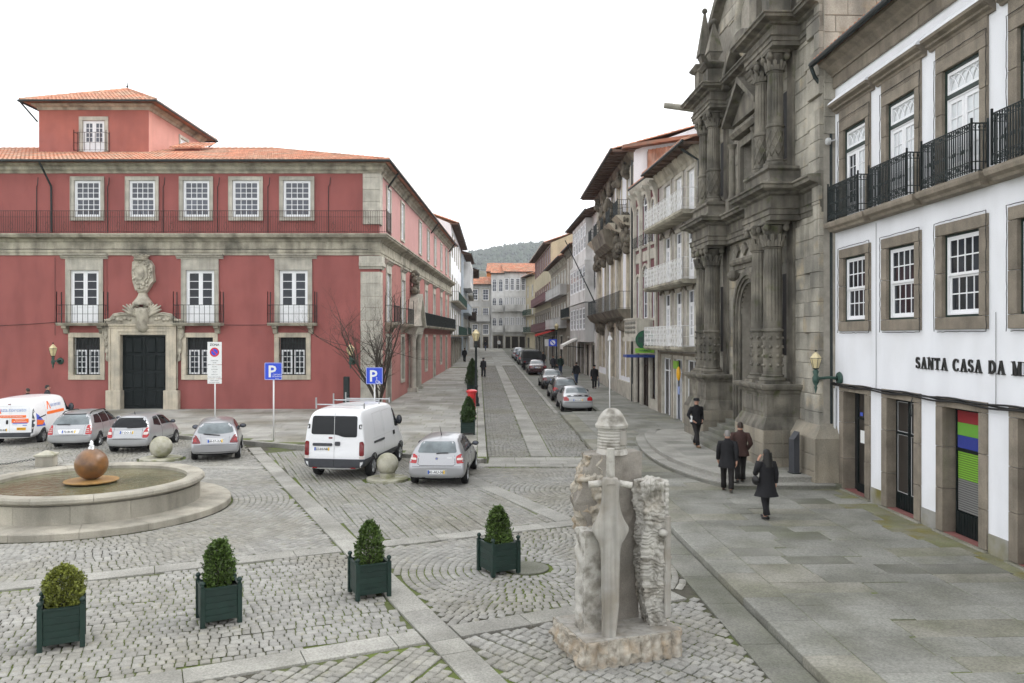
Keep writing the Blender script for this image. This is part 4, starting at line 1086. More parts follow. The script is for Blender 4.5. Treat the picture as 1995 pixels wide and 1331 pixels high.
for i, c in enumerate(WC):
    h = up[i]
    surround(F, *h, .27, 'granite_brown', y0=-.05, y1=.3, sill=False, pieces=3, head=.27)
    F.part(MB().box(h[0] - .27, h[1] + .27, -.045, .02, h[3] + .276, h[3] + .62), 'frieze_stone', 'granite_brown')
    hood(F, h[0] - .5, h[1] + .5, 11.03, 'granite_brown', .95)
    F.part(MB().prism([(-.285, 11.285), (-.27, 11.33), (0, 11.56), (0, 11.29)], h[0] - .5, h[1] + .5, 'yz'), 'hood_flashing', 'white_plaster')
    mb = MB(); ring(mb, h[0], h[1], h[2], h[3], .06, .03, .26, .07, .02); mb.box(h[0] + .06, h[1] - .06, .025, .25, 9.76, 9.85)
    F.part(mb, 'outer_frame', 'green_paint')
    mb = MB(); ring(mb, h[0] + .065, h[1] - .065, 9.855, h[3] - .075, .07, .05, .11); gothic(mb, h[0] + .14, h[1] - .14, 9.93, h[3] - .15, .075)
    w = F.part(mb, 'fanlight', 'white_paint')
    F.part(MB().box(h[0] + .12, h[1] - .12, .085, .095, 9.9, h[3] - .12), 'pane', 'pane_pale', w)
    french_door(F, h[0] + .065, h[1] - .065, h[2], 9.755, .045, 2, 4, .22, fw=.03, lw=.09, mw=.02, each=True, glass=(lambda a, z: 'pane') if False else ((lambda a, z, hh=h: 'pane' if a < hh[0] + .5 else 'pane_pale') if i == 0 else 'pane_pale'))
    # cast-iron balcony
    a, b, y1 = h[0] - .27, h[1] + .27, -.36
    def orn(mb, a=a, b=b, y1=y1):
        z0 = 7.84
        def loop(cx, cz, r_, yy, vert=1.0):
            mb.tube([(cx + r_ * math.cos(t * math.pi / 4), yy, cz + vert * r_ * math.sin(t * math.pi / 4)) for t in range(9)], .009, 4, False)
        n = round((b - a) / .105)
        for k in range(n):
            cx = a + (b - a) * (k + .5) / n
            loop(cx, z0 + .93, .042, y1); loop(cx, z0 + .14, .04, y1, 1.4)
            mb.sphere((cx, y1, z0 + .48), .022, 5, 4, (1, 1, 2.2))
        for k in range(2):
            for t in range(3):
                loop(a + .0, z0 + .93, .03, -.1 - .1 * t); loop(b, z0 + .93, .03, -.1 - .1 * t)
    railing(F, [(a, -.03), (a, y1), (b, y1), (b, -.03)], 7.84, 1.0, 'railing', 'iron', sp=.078, r=.0105, mid=(.86, .22), spikes=.1, extra=orn)
    # middle window
    h = md[i]
    surround(F, *h, .27, 'granite_brown', y0=-.05, y1=.3, pieces=2, head=.26)
    mb = MB(); ring(mb, h[0], h[1], h[2], h[3], .045, .04, .2); F.part(mb, 'outer_frame', 'green_paint')
    sash_window(F, h[0] + .055, h[1] - .055, h[2] + .05, h[3] - .05, .05, 4, 2, each=True, glass='pane', fw=.035, mw=.028, split=.5)
    # ground-floor opening
    h = gd[i]
    surround(F, h[0], h[1], h[2], h[3], .27, 'granite_brown', y0=-.05, y1=.345, sill=False, pieces=3, head=.22)
    F.part(MB().cbox(h[0] - .32, h[1] + .32, -.12, .34, -.05, .155, .02), 'doorstep', 'slab_warm'); F.part(MB().box(h[0], h[1], -.02, .33, .155, .165), 'door_sill', 'step_red')
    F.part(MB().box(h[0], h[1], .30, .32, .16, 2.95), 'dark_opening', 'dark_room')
for i in (0, 1, 3, 4):
    h = gd[i]; mb = MB(); y = .2
    if i == 0:
        mb.box(h[0] + .35, h[0] + .42, y, y + .06, .17, 2.94); mb.box(h[1] - .22, h[1] - .15, y, y + .06, .17, 2.94)
        mb.box(h[0] + .42, h[1] - .22, y, y + .06, .17, .4); mb.box(h[0] + .42, h[1] - .22, y, y + .06, 2.2, 2.26)
        d = F.part(mb, 'door', 'dark_door'); F.part(MB().box(h[0] + .42, h[1] - .22, y + .03, y + .04, .4, 2.2), 'pane', 'shop_dark', d); F.part(MB().box(h[0] + .42, h[1] - .22, y + .03, y + .04, 2.26, 2.93), 'pane', 'shop_dark', d)
        F.part(MB().box(h[0] + .52, h[0] + .78, y + .015, y + .02, 1.55, 1.9), 'paper_notice', 'sign_white', d); F.part(MB().box(h[0] + .5, h[0] + .66, y + .015, y + .02, 2.3, 2.4), 'blue_sticker', 'ad_blue', d)
    else:
        xm = (h[0] + h[1]) / 2
        for a, b in ((h[0], xm), (xm, h[1])): ring(mb, a + .01, b - .01, .17, 2.94, .06, y, y + .06, .06, .42); mb.box(a + .07, b - .07, y, y + .06, 2.05, 2.12)
        for k in range(10): xx = h[0] + .08 + k * .125; mb.box(xx, xx + .1, y - .012, y, .2, .56)
        d = F.part(mb, 'door', 'dark_door'); wl_ = MB()
        for a, b in ((h[0], xm), (xm, h[1])):
            F.part(MB().box(a + .07, b - .07, y + .03, y + .04, .59, 2.05), 'pane', 'shop_dark', d); F.part(MB().box(a + .07, b - .07, y + .03, y + .04, 2.12, 2.88), 'pane', 'shop_dark', d)
            ring(wl_, a + .075, b - .075, .595, 2.05, .012, y + .008, y + .02); ring(wl_, a + .075, b - .075, 2.12, 2.875, .012, y + .008, y + .02)
        F.part(wl_, 'glazing_trim', 'grey_paint', d)
h = gd[2]; y = .2; mb = MB(); ring(mb, h[0] + .1, h[1], .17, 2.94, .05, y, y + .06, .05, .5)
for k in range(12): xx = h[0] + .16 + k * .1; mb.box(xx, xx + .08, y - .012, y, .2, .66)
mb.box(h[0] + .15, h[1] - .05, y, y + .06, 2.0, 2.06); d = F.part(mb, 'door', 'dark_door')
for k in range(26):
    z = .7 + k * .05; F.part(MB().box(h[0] + .16, h[1] - .06, y + .02, y + .035, z, z + .034), 'shutter_slat', 'lime' if k >= 14 else 'shutter', d)
F.part(MB().box(h[0] + .15, h[1] - .05, y + .04, y + .05, .67, 2.0), 'shutter_back', 'dark_room', d)
for k, m_ in enumerate(('flag_blue', 'flag_green', 'flag_red')): F.part(MB().box(h[0] + .155, h[1] - .055, y + .012, y + .02, 2.07 + k * .28, 2.345 + k * .28), 'flag_stripe', m_, d)
# string course, top cornice, roof
mb = MB(); prof = [(0, 7.56), (.08, 7.56), (.11, 7.62), (.19, 7.68), (.21, 7.76), (.21, 7.82), (0, 7.83)]
path = [(-.05, 0)]
for hh in up: path += [(hh[0] - .32, 0), (hh[0] - .32, -.17), (hh[1] + .32, -.17), (hh[1] + .32, 0)]
path.append((WL, 0)); mb.sweep(path, prof)
for hh in up: mb.box(hh[0] - .32, hh[1] + .32, -.168, 0.01, 7.56, 7.825)
F.part(mb, 'string_course', 'granite_brown')
for k in range(15):
    a = -.05 + k * .95; b = min(a + .95, WL)
    F.part(MB().cbox(a + .006, b - .006, -.08, .1, 11.80, 12.14, .01), 'frieze_stone', 'granite_brown')
mb = MB(); mb.sweep([(-.05, 0), (WL, 0)], [(.0, 12.14), (.12, 12.14), (.14, 12.2), (.26, 12.3), (.3, 12.36), (.5, 12.46), (.52, 12.54), (0, 12.56)]); F.part(mb, 'cornice', 'granite_brown')
mb = MB(); mb.add([(-.05, -.62, 12.58), (WL, -.62, 12.58), (WL, 5, 14.6), (-.05, 5, 14.6), (-.05, 5, 12.5), (WL, 5, 12.5), (WL, -.5, 12.5), (-.05, -.5, 12.5)], [(0, 1, 2, 3), (4, 5, 6, 7), (0, 3, 4, 7)]); rf = F.part(mb, 'roof', 'tile_old')
mb = MB(); tile_roof(mb, (-.05, -.62, 12.58), (1, 0, 0), (0, .941, .338), int(WL / .24), 0, .24, .42, (0, -.338, .941), lambda s_: 5.9); stuff(F.part(mb, 'roof_tiles', 'tile', rf))
gutter(F, [(-.2, -.66, 12.55), (WL, -.66, 12.55)], .085)
F.part(MB().tube([(-.2, -.66, 12.5), (-.2, -.55, 12.2), (-.16, -.1, 11.6), (-.16, -.08, .12)], .06, 8), 'downpipe', 'iron', None, 60)
F.part(MB().tube([(.06, -.06, 3.0), (.06, -.06, .12)], .04, 6), 'downpipe', 'grey_paint', None, 60)
for d_, z_ in ((0, 3.13), (.03, 3.09), (.05, 3.16)):
    F.part(MB().tube([(u, -.08 - d_, z_ + .02 * math.sin(u * 3 + d_ * 40)) for u in np.linspace(-.05, WL, 50)], .022, 5), 'wall_cable', 'cable')
F.part(MB().tube([(-.3 + .02 * math.sin(z * 2), -.1, z) for z in np.linspace(3.1, 7.4, 14)] , .035, 5), 'wall_cable', 'cable')
for c in WC[:4]:
    for (z0, z1, s__) in ((7.9, 10.75, 0), (4.62, 7.06, 1)):
        pts = [(c - .955, -.07, z0), (c - .955, -.07, z1), (c + .955, -.07, z1 + .02), (c + .955, -.07, z0)] + ([(c - .955, -.07, z0)] if s__ else [])
        full = []
        for p, q in zip(pts, pts[1:]):
            n = max(2, int(math.dist(p, q) / .12)); full += [tuple(p[k] + (q[k] - p[k]) * t / n + rr.uniform(-.008, .008) for k in range(3)) for t in range(n)]
        F.part(MB().tube(full, .009, 4), 'light_string', 'cable')
for u in (2.5, 7.5): F.part(MB().tube([(u, -.02, 3.15), (u, -.02, 7.5 if u < 3 else 5)], .006, 4), 'light_string', 'cable')
F.part(MB().tube([(4.45, -.09, 3.05), (4.47, -.14, 2.9), (4.44, -.15, 2.7), (4.52, -.14, 2.62), (4.5, -.12, 2.8)], .014, 5), 'iron_hook', 'iron')
F.part(MB().lathe([(.02, 0), (.09, .01), (.11, .05), (.1, .12), (.04, .14)], 12, (.0, -.3, 10.25), axis='y').tube([(.0, -.2, 10.25), (.0, 0, 10.3)], .02, 5), 'floodlight', 'grey_paint', None, 40)
# serif lettering
def ribbon(pts, ws):
    L_, R_ = [], []
    for i, (x, z) in enumerate(pts):
        a = pts[max(i - 1, 0)]; b = pts[min(i + 1, len(pts) - 1)]; dx, dz = b[0] - a[0], b[1] - a[1]; d = math.hypot(dx, dz)
        w = ws[i] / 2 if isinstance(ws, (list, tuple)) else ws / 2
        L_.append((x - dz / d * w, z + dx / d * w)); R_.append((x + dz / d * w, z - dx / d * w))
    return L_ + R_[::-1]
def arc(cx, cz, rx, rz, a0, a1, n=10): return [(cx + rx * math.cos(R(a0 + (a1 - a0) * k / n)), cz + rz * math.sin(R(a0 + (a1 - a0) * k / n))) for k in range(n + 1)]
TK, TN = .2, .085
def bar(x0, z0, x1, z1, w): return ribbon([(x0, z0), (x1, z1)], w)
def serif(x, z, w=.36): return bar(x - w / 2, z, x + w / 2, z, .07)
GL = {
 'A': (.86, [bar(.12, 0, .42, 1, TN), bar(.42, 1, .74, 0, TK), bar(.22, .33, .62, .33, .08), serif(.12, .03, .3), serif(.74, .03, .34)]),
 'N': (.9, [bar(.16, 0, .16, 1, TN), bar(.14, 1, .74, 0, TK), bar(.76, 0, .76, 1, TN), serif(.16, .03, .3), serif(.12, .97, .26), serif(.76, .97, .3)]),
 'T': (.78, [bar(.38, 0, .38, 1, TK), bar(.04, .96, .72, .96, .09), bar(.06, .75, .06, .98, .07), bar(.7, .75, .7, .98, .07), serif(.38, .03, .38)]),
 'D': (.88, [bar(.2, 0, .2, 1, TK), ribbon(arc(.28, .5, .5, .46, 88, -88), [.09] + [TK * .9] * 9 + [.09]), bar(.1, .96, .34, .96, .08), bar(.1, .04, .34, .04, .08)]),
 'M': (1.06, [bar(.16, 0, .16, 1, TN), bar(.16, 1, .5, 0, TK), bar(.5, 0, .84, 1, TN), bar(.86, 0, .86, 1, TK), serif(.16, .03, .28), serif(.88, .03, .34), serif(.12, .97, .22), serif(.9, .97, .26)]),
 'C': (.84, [ribbon(arc(.46, .5, .36, .46, 50, 310), [.07, .1, .13, .17, .2, .2, .2, .17, .13, .1, .07]), bar(.7, .7, .7, .95, .08), bar(.7, .06, .7, .26, .06)]),
 'O': (.92, [ribbon(arc(.46, .5, .36, .45, 0, 358, 16), TK * .8)]),
 'S': (.66, [ribbon(arc(.32, .73, .22, .22, 40, 230, 8) + arc(.33, .27, .24, .23, 70, -140, 8), [.08, .1, .12, .14, .16, .17, .18, .19, .2, .2, .19, .18, .17, .15, .13, .1, .09, .08]), bar(.52, .74, .52, .96, .07), bar(.1, .06, .1, .28, .07)]),
 'I': (.42, [bar(.2, 0, .2, 1, TK), serif(.2, .03, .38), serif(.2, .97, .38)]),
 'E': (.74, [bar(.2, 0, .2, 1, TK), bar(.1, .96, .62, .96, .08), bar(.2, .52, .5, .52, .08), bar(.1, .04, .66, .04, .08), bar(.62, .78, .62, .98, .06), bar(.66, .02, .66, .26, .06)]),
 'R': (.84, [bar(.2, 0, .2, 1, TK), ribbon(arc(.34, .74, .28, .22, 90, -90, 8), [.08, .12, .16, .18, .18, .16, .12, .1, .08]), bar(.4, .5, .74, 0, TK), bar(.1, .96, .36, .96, .08), serif(.2, .03, .34), serif(.76, .03, .2)]),
}
u = 4.48; hgt = .27
for chx in 'SANTA CASA DA MISERICORDIA':
    if chx == ' ': u += .17; continue
    w, polys = GL[chx]; mb = MB()
    for q, p in enumerate(polys): mb.prism([(u + x * hgt, 3.76 + z * hgt) for x, z in p], -.035 - .002 * q, -.005 + .0007 * q, 'xz')
    F.part(mb, 'wall_letter', 'letters'); u += w * hgt + .052

# ------------------------------------------------------------------ church
CW = 12.7
ch = thing('church', 'tall grey granite church front with paired fluted columns and arched door', 'church', (8.69, 36.2, 0), R(-90) + math.atan(0.04))
F = Fr(ch)
DC = 6.4; DW = 1.15; DS = 5.4
# backing wall with the arched door and the upper window
mb = MB()
wall_holes(mb, 0, CW, 0, 15.0, [(DC - DW, DC + DW, 0, DS + DW), (DC - .8, DC + .8, 9.5, 11.8)], 0.0, .9)
arch = arc(DC, DS, DW, DW, 0, 180, 16)
for s_, seq in ((1, arch[:9]), (-1, arch[8:])):
    corner = (DC + s_ * DW, DS + DW)
    for p, q in zip(seq, seq[1:]): mb.add([(p[0], 0, p[1]), (q[0], 0, q[1]), (corner[0], 0, corner[1])], [(0, 1, 2)])
for p, q in zip(arch, arch[1:]): mb.add([(p[0], 0, p[1]), (q[0], 0, q[1]), (q[0], .9, q[1]), (p[0], .9, p[1])], [(0, 1, 2, 3)])
ap = 20.5; GZ = 16.7; GU = .95
mb.add([(0, 0, 15), (CW, 0, 15), (CW - GU, 0, GZ), (DC, 0, ap), (GU, 0, GZ)], [(0, 1, 2, 4), (4, 2, 3)])
def in_gable(u, z): return z < 15 or (GU * (z - 15) / (GZ - 15) < u < CW - GU * (z - 15) / (GZ - 15) if z < GZ else abs(u - DC) < (DC - GU) * (ap - z) / (ap - GZ))
mb.add([(CW, 0.3, 0), (CW, 14, 0), (CW, 14, 18), (CW, 0.3, 18)], [(0, 1, 2, 3)]); mb.add([(CW, 0, 0), (CW, .3, 0), (CW, .3, 15), (CW, 0, 15)], [(0, 1, 2, 3)]); mb.add([(0, 0, 0), (0, 14, 0), (0, 14, 15), (0, 0, 15)], [(0, 1, 2, 3)])
mb.add([(GU, 0, GZ), (DC, 0, ap), (DC, 14, ap), (GU, 14, GZ)], [(0, 1, 2, 3)]); mb.add([(CW - GU, 0, GZ), (DC, 0, ap), (DC, 14, ap), (CW - GU, 14, GZ)], [(0, 1, 2, 3)])
F.part(mb, 'wall', 'mortar')
# facing blocks
blocks = []; z = .42; rr = random.Random(21); row = 0
while z < 17.2:
    hgt_ = min(rr.uniform(.38, .56), 17.25 - z); u = 0 if row % 2 else -rr.uniform(.2, .6)
    while u < CW:
        w = rr.uniform(.65, 1.25); a, b = max(u, 0), min(u + w, CW)
        if CW - b < .3: b = CW
        mid_u, mid_z = (a + b) / 2, z + hgt_ / 2
        hid = (DC - 1.75 < mid_u < DC + 1.75 and mid_z < 7.2) or (DC - 1.4 < mid_u < DC + 1.4 and 9.2 < mid_z < 14.9) or math.hypot(mid_u - DC, mid_z - 16.6) < 1.5
        behind = (1.9 < mid_u < 4.2 or 8.7 < mid_u < 10.9) and (mid_z < 3.0 or 8.2 < mid_z < 9.9 or 13.7 < mid_z)
        if b - a > .15 and not hid and not behind and in_gable(a, z + hgt_) and in_gable(b, z + hgt_):
            # a block that would cut into the door or window field is trimmed
            if mid_z < 7.2 and a < DC - 1.7 < b: b = DC - 1.7
            elif mid_z < 7.2 and a < DC + 1.7 < b: a = DC + 1.7
            blocks.append((a, b, z, z + hgt_))
        u += w
        if b == CW: break
    z += hgt_; row += 1
blocks.sort(key=lambda t: -t[0])
jn = MB()
for k, (a, b, c, d) in enumerate(blocks):
    pr = -.03 - rr.uniform(0, .012) - (.10 if a > 11.5 else 0)
    tgt = MB() if k < 300 else jn
    tgt.cbox(a + .006, b - .006, pr, .02, c + .006, d - .006, .012)
    if k < 300: F.part(tgt, 'stone_block', 'church_stone')
# side wall and gable blocks join the same mass
z = 10.5
G_ = Fr(ch, (CW, 0, 0), R(90))
sj = MB()
while z < 17.6:
    u = -rr.uniform(.2, .7)
    while u < 9:
        w = rr.uniform(.7, 1.3); sj.cbox(max(u, .0 if z < 14.6 else .35) + .006, u + w - .006, -.03 - rr.uniform(0, .01), .02, z + .006, z + .49, .012); u += w
    z += .5
z = 17.25
while z < 20.3:
    hw = (ap - z - .5) / (ap - GZ) * (DC - GU); u = DC - hw
    while u < DC + hw - .3:
        w = min(rr.uniform(.7, 1.3), DC + hw - u)
        if math.hypot(u + w / 2 - DC, z + .25 - 16.6) > 1.5: jn.cbox(u + .006, u + w - .006, -.04, .02, z + .006, z + .49, .012)
        u += w
    z += .5
stuff(F.part(jn, 'stone_block_mass', 'church_stone')); stuff(G_.part(sj, 'side_stone_mass', 'church_stone'))
# plinth of the near pier, battered
mb = MB(); mb.sweep([(10.9, 0), (CW, 0), (CW, 2)], [(.0, 0), (.42, 0), (.42, 1.55), (.36, 1.62), (.16, 1.9), (0, 1.95)]); F.part(mb, 'pier_plinth', 'church_mid')
for k in range(3):
    zz = .12 + k * .48
    for a, b in ((11.3, 12.2), (12.2, CW + .44)): F.part(MB().cbox(a + .006, b - .006, -.45 - rr.uniform(0, .01), -.38, zz, zz + .465, .012), 'plinth_stone', 'church_mid')
mb = MB(); mb.sweep([(0, 0), (1.9, 0)], [(0, 0), (.4, 0), (.4, 1.5), (.1, 1.8), (0, 1.8)]); F.part(mb, 'pier_plinth', 'church_mid')
PAIRS = ((1.75, 4.25), (8.65, 11.05))
def flute(n): return lambda t, i, z: 1 - .07 * max(0, math.cos(n * t)) ** .6 if math.cos(n * t) > 0 else 1.0
def column(cx, cy, zb, zt, r0, zring, ring_kind, nm):
    """shaft with torus base, carved lower drum, ring and flutes, leafy capital"""
    mb = MB(); h = zt - zb; caph = .86 if zb < 5 else .7
    mb.box(cx - r0 * 1.4, cx + r0 * 1.4, cy - r0 * 1.4, cy + r0 * 1.4, zb, zb + .08)
    mb.lathe([(r0 * 1.36, zb + .08), (r0 * 1.42, zb + .13), (r0 * 1.36, zb + .19), (r0 * 1.12, zb + .21), (r0 * 1.2, zb + .27), (r0 * 1.05, zb + .3)], 20, (cx, cy, 0))
    mb.lathe([(r0, zb + .3), (r0, zring - .06), (r0 * 1.14, zring - .03), (r0 * 1.14, zring + .03), (r0, zring + .06), (r0 * .98, zring + .3)], 20, (cx, cy, 0))
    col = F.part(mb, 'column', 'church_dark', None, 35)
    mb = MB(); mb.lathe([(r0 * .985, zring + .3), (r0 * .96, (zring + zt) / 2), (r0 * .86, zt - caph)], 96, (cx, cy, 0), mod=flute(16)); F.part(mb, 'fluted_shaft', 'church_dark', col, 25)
    mb = MB(); zc = zt - caph
    mb.lathe([(r0 * .9, zc), (r0 * 1.0, zc + .04), (r0 * .88, zc + .08), (r0 * .9, zc + caph * .55), (r0 * 1.2, zc + caph * .85)], 16, (cx, cy, 0))
    mb.cbox(cx - r0 * 1.35, cx + r0 * 1.35, cy - r0 * 1.35, cy + r0 * 1.35, zt - .1, zt, .03)
    for row_, (n, zz, rr_) in enumerate(((9, .28, 1.02), (9, .5, 1.14))):
        for k in range(n):
            a = 2 * math.pi * (k + .5 * row_) / n; dx, dy = math.cos(a), math.sin(a)
            mb.tube([(cx + dx * r0 * .9, cy + dy * r0 * .9, zc + .08), (cx + dx * r0 * rr_, cy + dy * r0 * rr_, zc + caph * zz), (cx + dx * r0 * (rr_ + .2), cy + dy * r0 * (rr_ + .2), zc + caph * (zz + .02))], [.07, .075, .03], 5)
    for k in range(4):
        a = math.pi / 4 + k * math.pi / 2; mb.sphere((cx + r0 * 1.5 * math.cos(a), cy + r0 * 1.5 * math.sin(a), zt - .2), .11, 8, 6, (1, 1, 1.2))
    F.part(mb, 'capital', 'church_dark', col, 40)
    mb = MB()
    if ring_kind == 'boss':
        for j in range(4):
            for k in range(8):
                a = 2 * math.pi * k / 8 + .2; mb.sphere((cx + r0 * 1.0 * math.cos(a), cy + r0 * 1.0 * math.sin(a), zb + .5 + j * (zring - zb - .55) / 4 + .1), .06, 6, 5)
            mb.lathe([(r0, -.02), (r0 * 1.03, 0), (r0, .02)], 20, (cx, cy, zb + .42 + j * (zring - zb - .5) / 4))
    else:
        for k in range(8):
            a0 = 2 * math.pi * k / 8
            pts = [(cx + r0 * 1.01 * math.cos(a0 + q * .39 * (1 if True else -1)), cy + r0 * 1.01 * math.sin(a0 + q * .39), zb + .4 + (zring - zb - .5) * q / 4) for q in range(5)]
            mb.tube(pts, .025, 4)
            pts = [(cx + r0 * 1.01 * math.cos(a0 - q * .39), cy + r0 * 1.01 * math.sin(a0 - q * .39), zb + .4 + (zring - zb - .5) * q / 4) for q in range(5)]
            mb.tube(pts, .025, 4)
    F.part(mb, 'carved_drum', 'church_dark', col, True)
def entab(z0, z1, out, m, name):
    h = z1 - z0
    prof = [(0, z0), (.06, z0), (.06, z0 + .13 * h), (.1, z0 + .15 * h), (.1, z0 + .28 * h), (.15, z0 + .32 * h), (.04, z0 + .35 * h), (.04, z0 + .68 * h), (.14, z0 + .72 * h), (.18, z0 + .78 * h), (.42, z0 + .84 * h), (.44, z0 + .92 * h), (.5, z0 + .95 * h), (.5, z1), (0, z1 + .03)]
    path = [(0, 0)]
    for a, b in PAIRS: path += [(a, 0 if a < 3 else -.2), (a, -out), (b, -out), (b, -.2 if b < 5 else 0)]
    path.append((CW, 0)); mb = MB(); mb.sweep(path, prof)
    for a, b in PAIRS: mb.box(a + .003, b - .003, -out + .003, 0, z0 + .002, z1 + .02)
    mb.box(PAIRS[0][1], PAIRS[1][0], -.2 + .003, 0, z0 + .002, z1 + .02)
    F.part(mb, name, m)
for a, b in PAIRS:
    # pedestal: coursed base, sloped moulding, panelled die, cap
    c0 = .2
    zz = .3
    for hh in (.42, .44, .42):
        F.part(MB().cbox(a - .18, (a + b) / 2 - .2 + .1 * (hh > .43), -1.28, -.0, zz + .004, zz + hh - .004, .012), 'pedestal_stone', 'church_mid')
        F.part(MB().cbox((a + b) / 2 - .2 + .1 * (hh > .43) + .008, b + .18, -1.283, -.0, zz + .004, zz + hh - .004, .012), 'pedestal_stone', 'church_mid')
        o_ = F.part(MB().cbox(.02, .62, -.012, .04, zz + .004, zz + hh - .004, .01), 'pedestal_stone', 'church_mid'); o_.location = (b + .18, -1.28, 0); o_.rotation_euler = (0, 0, R(90))
        o_ = F.part(MB().cbox(.635, 1.26, -.012, .04, zz + .004, zz + hh - .004, .01), 'pedestal_stone', 'church_mid'); o_.location = (b + .18, -1.28, 0); o_.rotation_euler = (0, 0, R(90))
        zz += hh
    mb = MB(); P4 = [(a, 0), (a, -1.1), (b, -1.1), (b, 0)]
    mb.sweep(P4, [(.18, 1.58), (.16, 1.66), (.06, 1.85), (.02, 1.95), (0, 1.97), (0, 2.7), (.05, 2.72), (.08, 2.8), (.2, 2.86), (.24, 2.94), (.24, 3.0), (0, 3.01)]); mb.box(a + .002, b - .002, -1.098, 0, 1.55, 3.0)
    for q0, q1 in ((a + .2, (a + b) / 2 - .1), ((a + b) / 2 + .1, b - .2)): mb.cbox(q0, q1, -1.13, -1.09, 2.1, 2.6, .02)
    mb.prism([(-.9, 2.1), (-.2, 2.1), (-.2, 2.6), (-.9, 2.6)], b - .02, b + .03, 'yz')
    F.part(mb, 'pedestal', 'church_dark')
    for k, cu in enumerate((a + .62, b - .62)):
        column(cu, -.68, 3.0, 8.2, .3, 4.72, 'boss', 'c'); 
        F.part(MB().box(cu - .27, cu + .27, -.12, -.0, 3.0, 8.2), 'pilaster', 'church_dark')
        column(cu, -.6, 9.92, 13.7, .26, 11.3, 'leaf', 'c')
        F.part(MB().box(cu - .24, cu + .24, -.12, -.0, 9.9, 13.7), 'pilaster', 'church_dark')
    mb = MB(); mb.sweep([(a + .1, 0), (a + .1, -.98), (b - .1, -.98), (b - .1, 0)], [(.1, 9.33), (.1, 9.4), (.02, 9.5), (0, 9.55), (0, 9.78), (.08, 9.84), (.08, 9.92), (0, 9.925)]); mb.box(a + .102, b - .102, -.978, 0, 9.33, 9.92); F.part(mb, 'upper_pedestal', 'church_dark')
    # flat dark sheet between the columns, recess shade put into its colour
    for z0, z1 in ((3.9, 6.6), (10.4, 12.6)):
        F.part(MB().box((a + b) / 2 - .22, (a + b) / 2 + .22, -.052, -.045, z0, z1), 'niche_shade', 'dark_room')
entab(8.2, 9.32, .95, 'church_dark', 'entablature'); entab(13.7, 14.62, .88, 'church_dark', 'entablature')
def pinnacle(u, y, z, hp, ho):
    mb = MB(); s_ = .34
    mb.box(u - s_, u + s_, y - s_, y + s_, z, z + hp); mb.sweep([(u - s_, y + s_), (u - s_, y - s_), (u + s_, y - s_), (u + s_, y + s_), (u - s_, y + s_)], [(0, z + hp - .2), (.06, z + hp - .18), (.18, z + hp - .06), (.2, z + hp), (0, z + hp + .02)])
    mb.lathe([(.26, z + hp), (.3, z + hp + .12), (.2, z + hp + .2), (.32, z + hp + .4), (.36, z + hp + .5)], 4, (u, y, 0), math.pi / 4, math.pi * 2.25)
    mb.lathe([(.42, z + hp + .5), (.06, z + hp + ho - .2), (.04, z + hp + ho - .15)], 4, (u, y, 0), math.pi / 4, math.pi * 2.25); mb.sphere((u, y, z + hp + ho - .08), .12, 10, 8)
    F.part(mb, 'pinnacle', 'church_dark')
pinnacle(2.35, -.6, 14.62, 1.3, 2.5); pinnacle(3.65, -.6, 14.62, .95, 1.9); pinnacle(9.3, -.6, 14.62, 1.7, 2.4); pinnacle(10.5, -.6, 14.62, 2.0, 2.6)
F.part(MB().tube([(.9, -.2, 14.55), (.9, -2.0, 14.75)], [.16, .13], 8), 'water_spout', 'church_stone', None, 50)
# gable edge
mb = MB()
for s_ in (-1, 1):
    e0 = (GU - .15, GZ - .1) if s_ < 0 else (CW - GU + .15, GZ - .1)
    mb.prism([(e0[0], e0[1]), (DC, ap - .02), (DC, ap + .38), (e0[0], e0[1] + .4)], -.4, .1, 'xz')
F.part(mb, 'gable_moulding', 'church_dark')
mb = MB(); mb.lathe([(1.5, 0), (1.5, -.15), (1.35, -.2), (1.2, -.12), (1.15, .1)], 28, (DC, -.02, 16.6), axis='y'); mb.v = [(x, y, z) for x, y, z in mb.v]; F.part(mb, 'oculus', 'church_stone', None, 50)
F.part(MB().lathe([(1.16, 0), (.001, 0)], 28, (DC, .04, 16.6), axis='y'), 'oculus_glass', 'pane')
# door archivolt, jambs, pediments, upper window
mb = MB()
for k, (ri, ro, d) in enumerate(((1.15, 1.3, -.06), (1.3, 1.42, -.14), (1.42, 1.56, -.2), (1.56, 1.72, -.12))):
    o_ = arc(DC, DS, ro, ro, 0, 180, 18); i_ = arc(DC, DS, ri, ri, 180, 0, 18)
    for (p, q), (p2, q2) in zip(zip(o_, o_[1:]), zip(i_[::-1], i_[::-1][1:])):
        mb.add([(p[0], d, p[1]), (q[0], d, q[1]), (q2[0], d, q2[1]), (p2[0], d, p2[1]), (p[0], .05, p[1]), (q[0], .05, q[1]), (q2[0], .05, q2[1]), (p2[0], .05, p2[1])], [(0, 1, 2, 3), (0, 1, 5, 4), (3, 2, 6, 7)])
    for s_ in (-1, 1): mb.box(DC + s_ * ri if s_ > 0 else DC - ro, DC + ro if s_ > 0 else DC - ri, d, .05, 1.1, DS)
F.part(mb, 'door_archivolt', 'church_dark')
mb = MB(); mb.sweep([(DC - 1.85, -.1), (DC + 1.85, -.1)], [(0, 7.3), (.1, 7.3), (.16, 7.4), (.16, 7.5), (0, 7.5)]); mb.box(DC - 1.8, DC + 1.8, -.1, 0, 7.12, 7.5)
for k in range(4): mb.prism([(DC - 1.35 + k * .9 + u, 7.85 + v) for u, v in ((-.3, 0), (0, -.25), (.3, 0), (0, .25))], -.14, 0, 'xz')
mb.sphere((DC + 1.35, -.25, 6.9), .22, 10, 8); mb.sphere((DC - 1.35, -.25, 6.9), .22, 10, 8)
F.part(mb, 'door_frieze', 'church_dark')
